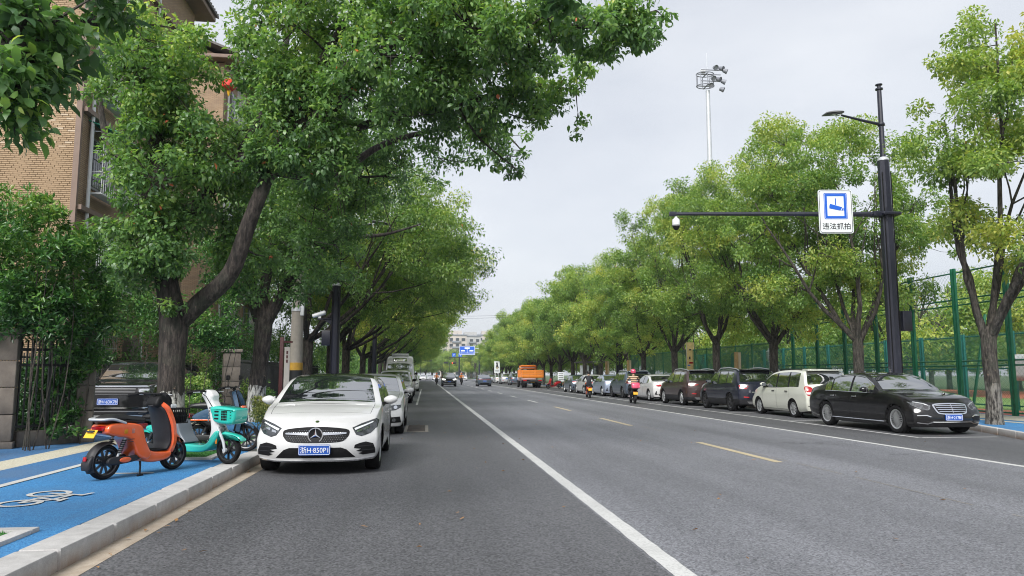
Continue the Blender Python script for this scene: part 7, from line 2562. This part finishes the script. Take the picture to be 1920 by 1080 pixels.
MB().pillow([(p.x, p.y) for p in spline([(.66, .90), (.72, 1.0), (.86, 1.02), (.93, .94), (.90, .84), (.80, .80), (.70, .84)], 4, True)], 0, .11, .04, n=4).build('dash_cowl', M['black_plastic'], root, 55)
MB().pillow([(p.x, p.y) for p in spline([(.90, .94), (.96, .90), (.99, .82), (.93, .80)], 4, True)], 0, .08, .03, n=3).build('headlamp', M['lens'], root, 55)
sc_front(root, (.80 * k, 1.02), (.98 * k, .50), wb, r, M['black_plastic'], .34)
MB().pillow([(p.x, p.y) for p in spline([(1.02 * k, .44), (1.12 * k, .52), (1.22 * k, .48), (1.32 * k, .36), (1.25 * k, .40), (1.14 * k, .43)], 4, True)], 0, .065, .025, n=3).build('front_mudguard', O, root, 55)
smooth_seat(root, [(-.10, .70), (-.08, .755), (.06, .79), (.28, .765), (.46, .74), (.50, .69), (.44, .655), (.22, .67), (0, .685)], .135, M['seat'])
mb = MB()
mb.tube(spline([(.16, -.145, .68), (-.02, -.15, .735), (-.14, -.12, .735), (-.17, 0, .735), (-.14, .12, .735), (-.02, .15, .735), (.16, .145, .68)], 4), .016, 8)
mb.build('grab_rail', M['galv'], root)
MB().pillow([(-.12, .60), (-.14, .64), (-.06, .66), (-.05, .61)], 0, .10, .02).build('tail_lamp', M['red_lens'], root)
pl = MB().box((-.21, 0, .565), (.012, .17, .11), rot=Matrix.Rotation(R(32), 3, 'Y'), ch=.003).build('number_plate', M['plate_yellow'], root, None)
MB().bar((-.08, 0, .58), (-.2, 0, .60), .1, .02).build('plate_bracket', M['black_plastic'], pl, None)
for kk in range(2):
    MB().box((-.2195 - .012 * (1 - kk * 2) * .6, 0, .565 + .03 * (1 - kk * 2)), (.006, .12 - .04 * kk, .02), rot=Matrix.Rotation(R(32), 3, 'Y')).build('plate_mark', M['sign_black'], pl, None)
G = M['dark_plastic']
fend = []
for a in range(13):
    an = R(60 + a * 12.5)
    ring = []
    for j in range(9):
        q = -1 + j / 4
        rr = r + .035 - .035 * q * q
        ring.append(Vector((math.cos(an) * rr, q * .075, r + math.sin(an) * rr)))
    fend.append(ring)
MB().grid(fend).build('rear_mudguard', G, root, 60)
mb = MB().pillow([(p.x, p.y) for p in spline([(-.22, .30), (-.27, .22), (-.26, .13), (-.21, .16), (-.19, .28)], 3, True)], 0, .07, .02)
mb.build('mud_flap', G, root, 50)
sc_rear(root, r, G, lambda s: (.20, s * .11, .50), M['amber'] if False else O)
MB().box((-.27, 0, .27), (.02, .05, .05), ch=.005).build('reflector', M['red_lens'], root)
stand(root, .50 * k, .18)
# wire basket on the front
def basket(root, x, z, lx, wy, h, m, solid=False):
    mb = MB()
    for zz in (z, z + h * .5, z + h):
        f_ = .9 + .1 * (zz - z) / h
        for a, b_ in (((-lx, -wy), (lx, -wy)), ((lx, -wy), (lx, wy)), ((lx, wy), (-lx, wy)), ((-lx, wy), (-lx, -wy))):
            mb.bar((x + a[0] * f_, a[1] * f_, zz), (x + b_[0] * f_, b_[1] * f_, zz), .012 if zz < z + h else .022, .012 if zz < z + h else .02)
    for q in range(-4, 5):
        for s in (-1, 1):
            mb.bar((x + q / 4 * lx * .9, s * wy * .9, z), (x + q / 4 * lx, s * wy, z + h), .008)
            mb.bar((x + s * lx * .9, q / 4 * wy * .9, z), (x + s * lx, q / 4 * wy, z + h), .008)
        mb.bar((x + q / 4 * lx * .9, -wy * .9, z), (x + q / 4 * lx * .9, wy * .9, z), .008)
    o = mb.build('basket', m, root, None)
    if solid:
        MB().box((x, 0, z + h * .4), (lx * 1.75, wy * 1.75, h * .7), ch=.02).build('basket_liner', m, root, 30)
    return o
basket(root, 1.17 * k, .63, .13, .16, .19, M['black_plastic'], True)
MB().box((1.05 * k, -.05, .86), (.10, .14, .05), ch=.01).build('white_case', M['sign_white'], root, 30)
sd = MB().box((.18 * k, -.158, .575), (.055, .004, .055), ch=.001)
o = sd.build('round_sticker', M['plate_yellow'], root)
MB().box((.30 * k, -.158, .575), (.045, .004, .06), ch=.001).build('sticker', M['sign_white'], root)
for kk in range(2): MB().box((.26 * k, -.158, .475 - .03 * kk), (.12 - .03 * kk, .004, .012)).build('printed_line', M['maroon'], root)
shield(root, [(.935 * k, .74), (1.005 * k, .58), (1.03 * k, .45)], [(0, .09), (1, .09)], .01, mat('pale_green_print', (.42, .46, .24), .5, var=.3, scale=14), 'front_sticker', .05, .004)

# ---- teal and white scooter
rear = gnd(276, 862, .15); fr_ = gnd(425, 870, .15)
root, wb = place_sc('electric_scooter', 'teal and white electric scooter with a teal front basket, parked behind the orange one', rear.to_2d(), (fr_ + Vector((.02, 0.0, 0))).to_2d(), SGp)
k = wb / 1.25
r = .205
T = PAINT['teal']
sc_wheel(root, 0, r, .085, 8, M['iron'])
sc_wheel(root, wb, r, .08, 8, M['iron'])
shell_piece([(.08, .52), (.28, .565), (.44, .575), (.51, .52), (.56, .42), (.62, .33), (.66, .25), (.60, .18), (.50, .20), (.40, .28), (.30, .385), (.12, .43), (.06, .47)], .135, .025, T)
shell_piece([(.55, .27), (.70, .275), (.90, .265), (1.0, .30), (1.06, .40), (1.12, .47), (1.17, .46), (1.14, .36), (1.06, .24), (.96, .175), (.80, .16), (.60, .17), (.53, .21)], .125, .025, T, 'floor_shell')
side = spline([(.30 * k, .52), (.50 * k, .62), (.56 * k, .58), (.62 * k, .42), (.70 * k, .30), (.62 * k, .29), (.50 * k, .40), (.36 * k, .46)], 4, True)
MB().pillow([(p.x, p.y) for p in side], 0, .142, .03, n=3).build('side_panel', mat('slate_panel', (.10, .12, .14), .35), root, 55)
colw = spline([(.98 * k, .30), (1.02 * k, .48), (.99 * k, .68), (.93 * k, .86), (.86 * k, .98), (.90 * k, 1.06), (.98 * k, 1.05), (1.03 * k, .98), (1.03 * k, .90), (1.10 * k, .78), (1.14 * k, .62), (1.15 * k, .48), (1.08 * k, .36)], 4, True)
MB().pillow([(p.x, p.y) for p in colw], 0, .085, .04, n=4).build('front_column', PAINT['white'], root, 55)
for kk in range(5): MB().box((1.005 * k - kk * .004, -.0865, .80 - .045 * kk), (.025, .004, .03)).build('printed_mark', M['grey_plastic'], root)
bk = spline([(1.06 * k, .83), (1.38 * k, .80), (1.42 * k, .76), (1.40 * k, .60), (1.30 * k, .57), (1.12 * k, .60), (1.07 * k, .70)], 3, True)
bo = MB().pillow([(p.x, p.y) for p in bk], 0, .15, .04, n=3).build('basket', T, root, 50)
for i in range(3):
    MB().box((1.155 * k, -.152, .655 + i * .05), (.075, .012, .022), ch=.004).build('basket_slot', M['black_plastic'], bo)
    MB().box((1.36 * k, -.145, .665 + i * .04), (.03, .012, .016), ch=.004).build('basket_slot', M['black_plastic'], bo)
for i in range(4):
    for j in range(4):
        MB().box((1.235 * k + i * .026, -.152, .645 + j * .036), (.02, .012, .028), ch=.003).build('basket_slot', M['black_plastic'], bo)
MB().lathe([(.03, 0), (.045, .01), (.05, .03), (.02, .045)], (1.17 * k, -.05, .50), 'X', 14).build('headlamp', M['lens'], root)
sc_front(root, (.93 * k, 1.03), (1.13 * k, .52), wb, r, M['galv'], .32)
MB().pillow([(p.x, p.y) for p in spline([(1.05 * k, .40), (1.16 * k, .46), (1.28 * k, .45), (1.42 * k, .40), (1.46 * k, .33), (1.36 * k, .385), (1.20 * k, .40), (1.12 * k, .34)], 4, True)], 0, .06, .025, n=3).build('front_mudguard', T, root, 55)
MB().box((1.13 * k, -.1, .33), (.03, .012, .08), ch=.004).build('reflector', M['amber'], root)
smooth_seat(root, [(-.05, .60), (-.05, .66), (.10, .70), (.34, .70), (.50, .68), (.55, .62), (.46, .585), (.2, .575)], .13, M['seat'])
fend = []
for a in range(15):
    an = R(20 + a * 11)
    ring = []
    for j in range(9):
        q = -1 + j / 4
        rr = r + .045 - .03 * q * q
        ring.append(Vector((math.cos(an) * rr, q * .07, r + math.sin(an) * rr)))
    fend.append(ring)
MB().grid(fend).build('rear_mudguard', T, root, 60)
sc_rear(root, r, M['iron'], lambda s: (.20, s * .10, .46))
stand(root, .56 * k, .18)
bx_ = MB().box((.06, 0, .77), (.02, .3, .03)).bar((-.1, -.12, .70), (.06, -.12, .72), .016).bar((-.1, .12, .70), (.06, .12, .72), .016)
bx_.build('rear_rack', M['iron'], root, 30)
MB().box((-.12, 0, .50), (.02, .16, .08), ch=.004).build('tail_lamp', M['red_lens'], root)

# ---- dark blue scooter with a black seat box
rear = Vector((at(372, 800, 13.3).x, 13.35)); fr_ = gnd(462, 846, .15)
root, wb = place_sc('electric_scooter', 'dark blue electric scooter with orange-rimmed square headlamp, farthest of the parked three', rear, fr_.to_2d(), SGp)
k = wb / 1.25
r = .225
N_ = PAINT['navy']
sc_wheel(root, 0, r, .11, 12, M['alloy_dark'])
sc_wheel(root, wb, r, .11, 12, M['alloy_dark'])
lower = [(-.05, .56), (.2, .60), (.44, .58), (.52, .44), (.60, .33), (.80, .30), (.96, .31), (1.0, .24), (.9, .18), (.6, .19), (.42, .28), (.25, .42), (.02, .48)]
P = spline([(x * k, z) for x, z in lower], 4, True)
MB().pillow([(p.x, p.y) for p in P], 0, .16, .05, n=4).build('body_shell', M['black_plastic'], root, 55)
sidep = spline([(-.06, .60), (.18, .72), (.40, .72), (.42, .54), (.28, .50), (0, .52)], 3, True)
MB().pillow([(p.x, p.y) for p in sidep], 0, .175, .03, n=3).build('side_box', N_, root, 50)
MB().box((.18 * k, -.174, .53), (.40, .012, .02), ch=.003).build('orange_stripe', O, root)
smooth_seat(root, [(-.14, .73), (-.12, .79), (.10, .82), (.36, .80), (.52, .76), (.55, .71), (.40, .70), (.1, .71)], .14, M['seat'])
sp_ = [(.86 * k, 1.0), (.93 * k, .90), (1.02 * k, .72), (1.08 * k, .52), (1.02 * k, .34)]
shield(root, sp_, [(0, .06), (.2, .13), (.5, .18), (.8, .17), (1, .12)], .06, N_, 'front_shield', .07)
shield(root, [(x - .05, z) for x, z in sp_], [(0, .05), (.2, .11), (.5, .15), (.8, .14), (1, .1)], .03, M['black_plastic'], 'footwell_panel', .03)
sh_ = MB().pillow([(p.x, p.y) for p in spline([(1.06 * k, .74), (1.16 * k, .76), (1.2 * k, .70), (1.18 * k, .58), (1.10 * k, .56)], 3, True)], 0, .105, .03).build('lamp_surround', O, root, 50)
MB().pillow([(p.x + .012, p.y) for p in spline([(1.08 * k, .72), (1.165 * k, .735), (1.195 * k, .69), (1.175 * k, .60), (1.10 * k, .58)], 3, True)], 0, .088, .03).build('headlamp', M['lens'], root, 50)
sc_front(root, (.86 * k, 1.06), (1.10 * k, .55), wb, r, M['black_plastic'], .36)
for s in (-1, 1):
    mm = MB().tube([(.84 * k, s * .26, 1.06), (.86 * k, s * .3, 1.2)], .008, 5).build('mirror_stalk', M['black_plastic'], root)
    MB().box((.86 * k, s * .31, 1.235), (.03, .13, .08), ch=.012).build('mirror', M['black_plastic'], mm, 30)
MB().pillow([(p.x, p.y) for p in spline([(1.08 * k, .46), (1.2 * k, .50), (1.36 * k, .46), (1.46 * k, .38), (1.36 * k, .41), (1.2 * k, .44)], 4, True)], 0, .07, .025, n=3).build('front_mudguard', N_, root, 55)
sc_rear(root, r, M['iron'], lambda s: (.20, s * .12, .48))
fend2 = []
for a in range(11):
    an = R(70 + a * 11)
    fend2.append([Vector((math.cos(an) * (r + .04 - .03 * (-1 + j / 4) ** 2), (-1 + j / 4) * .075, r + math.sin(an) * (r + .04 - .03 * (-1 + j / 4) ** 2))) for j in range(9)])
MB().grid(fend2).build('rear_mudguard', M['black_plastic'], root, 60)
stand(root, .55 * k, .2)
MB().box((-.14, 0, .6), (.02, .2, .07), ch=.004).build('tail_lamp', M['red_lens'], root)

# ---- simple town scooter for the riders and the red parked one
def town_scooter(name, label, x, y, z, ang, m, box=None, group=None, plate_m=None):
    root = thing(name, label, 'scooter', (x, y, z), ang, group)
    r = .22; wb = 1.22
    sc_wheel(root, 0, r, .10, 10, M['alloy_dark']); sc_wheel(root, wb, r, .09, 10, M['alloy_dark'])
    P = spline([(-.10, .62), (.05, .67), (.42, .64), (.52, .45), (.60, .32), (.9, .28), (1.0, .3), (.95, .19), (.55, .19), (.38, .30), (.2, .46), (-.05, .52)], 3, True)
    MB().pillow([(p.x, p.y) for p in P], 0, .15, .05).build('body_shell', m, root, 55)
    shield(root, [(.86, .94), (.94, .82), (1.02, .6), (1.02, .32)], [(0, .1), (.3, .17), (.8, .17), (1, .12)], .05, m, 'front_shield', .05)
    smooth_seat(root, [(-.12, .68), (-.1, .74), (.1, .77), (.44, .74), (.5, .69), (.2, .67)], .14, M['seat'])
    sc_front(root, (.84, 1.02), (1.02, .52), wb, r, M['black_plastic'], .33)
    sc_rear(root, r, M['iron'], lambda s: (.2, s * .11, .5))
    MB().pillow([(-.12, .57), (-.14, .62), (-.06, .63), (-.06, .57)], 0, .09, .02).build('tail_lamp', M['red_lens'], root)
    MB().pillow([(p.x, p.y) for p in spline([(-.05, .46), (-.22, .40), (-.28, .24), (-.24, .22), (-.16, .36), (0, .42)], 3, True)], 0, .07, .02).build('rear_mudguard', M['black_plastic'], root, 50)
    MB().pillow([(p.x, p.y) for p in spline([(1.06, .42), (1.2, .49), (1.36, .40), (1.22, .44)], 3, True)], 0, .06, .02).build('front_mudguard', m, root, 50)
    if plate_m: MB().box((-.24, 0, .52), (.012, .22, .14), rot=Matrix.Rotation(R(12), 3, 'Y'), ch=.003).build('number_plate', plate_m, root)
    if box:
        bxp = spline([(-.42, .76), (-.44, .88), (-.38, 1.02), (-.2, 1.06), (-.08, 1.0), (-.06, .86), (-.1, .76)], 4, True)
        b_ = MB().pillow([(p.x, p.y) for p in bxp], 0, .21, .07, n=4).build('top_box', box, root, 60)
        MB().box((-.25, 0, .74), (.3, .2, .03)).build('rack', M['iron'], root)
    return root

# ------------------------------------------------------------------ riders: one continuous skinned body each
def person_mesh(joints, edges, rad, regions, mats_):
    me = bpy.data.meshes.new('body_cage')
    names = list(joints)
    ix = {n: i for i, n in enumerate(names)}
    me.from_pydata([joints[n] for n in names], [(ix[a], ix[b]) for a, b in edges], [])
    o = bpy.data.objects.new('body_cage', me)
    COL.objects.link(o)
    sk = o.modifiers.new('skin', 'SKIN')
    sk.use_smooth_shade = True
    for i, n in enumerate(names):
        v = me.skin_vertices[0].data[i]
        rr = rad[n]
        v.radius = rr if isinstance(rr, tuple) else (rr, rr)
        v.use_root = (n == 'pelvis')
    sb = o.modifiers.new('sub', 'SUBSURF'); sb.levels = 2; sb.render_levels = 2
    dg = bpy.context.evaluated_depsgraph_get()
    m2 = bpy.data.meshes.new_from_object(o.evaluated_get(dg))
    bpy.data.objects.remove(o)
    m2.materials.clear()
    for m in mats_: m2.materials.append(m)
    P = {n: Vector(joints[n]) for n in names}
    for f in m2.polygons:
        c = f.center
        best, bd = None, 1e9
        for a, b in edges:
            A, B = P[a], P[b]
            d = B - A
            t = max(0, min(1, (c - A).dot(d) / max(d.length_squared, 1e-9)))
            q = (A + d * t - c).length
            if q < bd: bd, best = q, (a, b)
        f.material_index = regions.get(best, regions.get((best[1], best[0]), 0))
        f.use_smooth = True
    return m2

M['skin'] = mat('skin', (0.42, 0.25, 0.17), .55)
M['hair'] = mat('black_hair', (0.012, 0.011, 0.011), .5)
M['trousers'] = mat('dark_trousers', (0.018, 0.02, 0.028), .8, var=.2, scale=9)
M['dark_jacket'] = mat('dark_jacket', (0.013, 0.014, 0.02), .8, var=.2, scale=9)
M['shoe'] = mat('pale_shoe', (0.45, 0.38, 0.40), .6)
M['orange_vest'] = mat('orange_vest', (0.8, 0.22, 0.02), .7)
def stripes():
    m, n, l, b = nmat('striped_shirt')
    t = n.new('ShaderNodeTexCoord').outputs['Object']
    sp_ = n.new('ShaderNodeSeparateXYZ'); l.new(t, sp_.inputs[0])
    mu = n.new('ShaderNodeMath'); mu.operation = 'MULTIPLY'; mu.inputs[1].default_value = 11.0
    l.new(sp_.outputs['Z'], mu.inputs[0])
    fr = n.new('ShaderNodeMath'); fr.operation = 'FRACT'; l.new(mu.outputs[0], fr.inputs[0])
    r_ = n.new('ShaderNodeValToRGB'); r_.color_ramp.interpolation = 'CONSTANT'
    e = r_.color_ramp.elements
    e[0].position = 0; e[0].color = (.02, .015, .015, 1)
    e[1].position = .42; e[1].color = (.48, .28, .13, 1)
    e.new(.72).color = (.55, .45, .33, 1)
    l.new(fr.outputs[0], r_.inputs[0]); l.new(r_.outputs[0], b.inputs['Base Color'])
    b.inputs['Roughness'].default_value = .85
    return m
M['stripes'] = stripes()

def rider(label, x, y, z, ang, shirt, helmet, hair, group, lean=.0):
    """seated on a town scooter whose rear axle is the origin; x forward"""
    t = thing('person', label, 'person', (x, y, z), ang, group)
    J = {'pelvis': (.22, 0, .86), 'belly': (.24, 0, 1.0), 'chest': (.28 + lean, 0, 1.22), 'neckb': (.30 + lean, 0, 1.38), 'neck': (.315 + lean, 0, 1.43), 'head0': (.33 + lean, 0, 1.50), 'head': (.34 + lean, 0, 1.60)}
    Rd = {'pelvis': (.17, .135), 'belly': (.155, .115), 'chest': (.175, .115), 'neckb': (.09, .075), 'neck': .055, 'head0': .082, 'head': .088}
    E = [('pelvis', 'belly'), ('belly', 'chest'), ('chest', 'neckb'), ('neckb', 'neck'), ('neck', 'head0'), ('head0', 'head')]
    reg = {E[0]: 0, E[1]: 0, E[2]: 0, E[3]: 2, E[4]: 2, E[5]: 2}
    for s, n in ((-1, 'r'), (1, 'l')):
        J.update({'sh' + n: (.29 + lean, s * .19, 1.34), 'el' + n: (.44 + lean * .7, s * .31, 1.13), 'wr' + n: (.66, s * .31, 1.04), 'ha' + n: (.73, s * .30, 1.035),
                  'hip' + n: (.28, s * .10, .83), 'kn' + n: (.66, s * .19, .74), 'an' + n: (.70, s * .16, .38), 'he' + n: (.70, s * .155, .335), 'to' + n: (.88, s * .17, .32)})
        Rd.update({'sh' + n: .072, 'el' + n: .052, 'wr' + n: .036, 'ha' + n: .04, 'hip' + n: .105, 'kn' + n: .075, 'an' + n: .05, 'he' + n: .048, 'to' + n: .035})
        es = [('chest', 'sh' + n), ('sh' + n, 'el' + n), ('el' + n, 'wr' + n), ('wr' + n, 'ha' + n), ('pelvis', 'hip' + n), ('hip' + n, 'kn' + n), ('kn' + n, 'an' + n), ('an' + n, 'he' + n), ('he' + n, 'to' + n)]
        E += es
        for e, r_ in zip(es, (0, 0, 0 if shirt is not M['stripes'] else 2, 2, 1, 1, 1, 3, 3)): reg[e] = r_
        for q in range(4):     # fingers closed round the grip
            fy = s * (.27 + .022 * q)
            nm = 'f%d%s' % (q, n)
            J[nm + 'a'] = (.765, fy, 1.045); J[nm + 'b'] = (.775, fy, 1.015)
            Rd[nm + 'a'] = .011; Rd[nm + 'b'] = .009
            E += [('ha' + n, nm + 'a'), (nm + 'a', nm + 'b')]
            reg[('ha' + n, nm + 'a')] = 2; reg[(nm + 'a', nm + 'b')] = 2
    link('body', person_mesh(J, E, Rd, reg, [shirt, M['trousers'], M['skin'], M['shoe']]), t)
    hx = .34 + lean
    # face: nose, eyes, mouth, ears
    MB().lathe([(.016, -.02), (.012, .01), (.004, .03)], (hx + .088, 0, 1.60), 'Z', 8).build('nose', M['skin'], t)
    for s in (-1, 1):
        MB().lathe([(0, -.012), (.011, 0), (0, .012)], (hx + .08, s * .032, 1.635), 'Z', 8).build('eye', M['hair'], t)
        MB().lathe([(.006, -.03), (.02, 0), (.008, .03)], (hx - .005, s * .088, 1.61), 'Z', 8).build('ear', M['skin'], t)
    MB().box((hx + .083, 0, 1.563), (.012, .045, .008)).build('mouth', mat('lips', (.3, .1, .09), .5), t)
    def cap(r0, z0, zscale, nm, m, low):
        pr = []
        for k in range(9):
            a = math.pi / 2 * k / 8
            pr.append((r0 * math.cos(a), z0 + r0 * zscale * math.sin(a)))
        pr = [(r0 * .9, z0 - low)] + pr[:-1] + [(.001, z0 + r0 * zscale)]
        mb = MB().lathe(pr, (hx - .012, 0, 0), 'Z', 20)
        return mb.build(nm, m, t, 60)
    if helmet: 
        cap(.142, 1.60, .98, 'helmet', helmet, .075)
        MB().box((hx + .13, 0, 1.60), (.06, .2, .012), ch=.003).build('visor', helmet, t)
    if hair: cap(.106, 1.60, 1.05, 'hair', M['hair'], .10)
    return t
p = gnd(1188, 756, 0)
ang = R(84)
r1 = (10.45, 36.9)
town_scooter('moving_scooter', 'dark scooter with a pink top box and yellow plate ridden beside the white saloon', r1[0], r1[1], 0, ang, M['dark_plastic'], PAINT['pink'], None, M['plate_yellow'])
rider('rider in a pink helmet and striped shirt on the scooter with pink box', r1[0], r1[1], 0, ang, M['stripes'], PAINT['pink'], True, None)
r2 = (10.26, 46.5)
town_scooter('moving_scooter', 'orange scooter ridden by the person in dark clothes beside the white saloon', r2[0], r2[1], 0, R(86), PAINT['orange'], None, None, M['plate_yellow'])
rider('rider in a dark jacket with bare black hair on an orange scooter', r2[0], r2[1], 0, R(86), M['dark_jacket'], None, True, None, .06)
rg = (at(1049, 716, 70.0).x, 70.0)
town_scooter('electric_scooter', 'dark red scooter parked on the pavement by the far trees', rg[0], rg[1], .15, R(200), PAINT['red'])
nv = thing('notice_stand', 'small white notice stand behind the dark red scooter', 'sign', (rg[0] + .5, rg[1] + 2, .15))
MB().box((0, 0, 1.1), (.6, .05, .9), ch=.01).build('board', M['sign_white'], nv)
for kk in range(4): MB().box((0, -.03, 1.4 - kk * .18), (.45, .02, .06)).build('printed_line', M['grey_plastic'], nv)
for s in (-.25, .25): MB().tube([(s, 0, 0), (s, 0, .7)], .025, 6).build('leg', M['iron'], nv)
for (px, Y, lab, labs) in ((818.5, 112, 'distant rider in orange vest on the lane-line side of the oncoming dark car', 'scooter under the distant orange-vested rider on the lane-line side of the oncoming car'), (865, 112, 'distant rider in orange vest on the far-lane side of the oncoming dark car', 'scooter under the distant orange-vested rider on the far-lane side of the oncoming car')):
    xx = at(px, 712, Y).x
    town_scooter('moving_scooter', labs, xx, Y, 0, R(-90), M['dark_plastic'])
    rider(lab, xx, Y, 0, R(-90), M['orange_vest'], PAINT['orange'], None, 'distant riders in orange vests')
# ------------------------------------------------------------------ pale air between the viewer and the far end of the avenue
hm = bpy.data.materials.new('haze')
hm.use_nodes = True
hn, hl_ = hm.node_tree.nodes, hm.node_tree.links
hn.clear()
pv = hn.new('ShaderNodeVolumePrincipled')
pv.inputs['Color'].default_value = (0.90, 0.94, 1.0, 1)
pv.inputs['Density'].default_value = 0.0003
pv.inputs['Anisotropy'].default_value = 0.2
ho = hn.new('ShaderNodeOutputMaterial')
hl_.new(pv.outputs[0], ho.inputs['Volume'])
hz = MB().box((0, 1100, 23), (3000, 2700, 48.2)).build('haze', hm, None, None)
hz['kind'] = 'stuff'
SC.cycles.volume_step_rate = 5
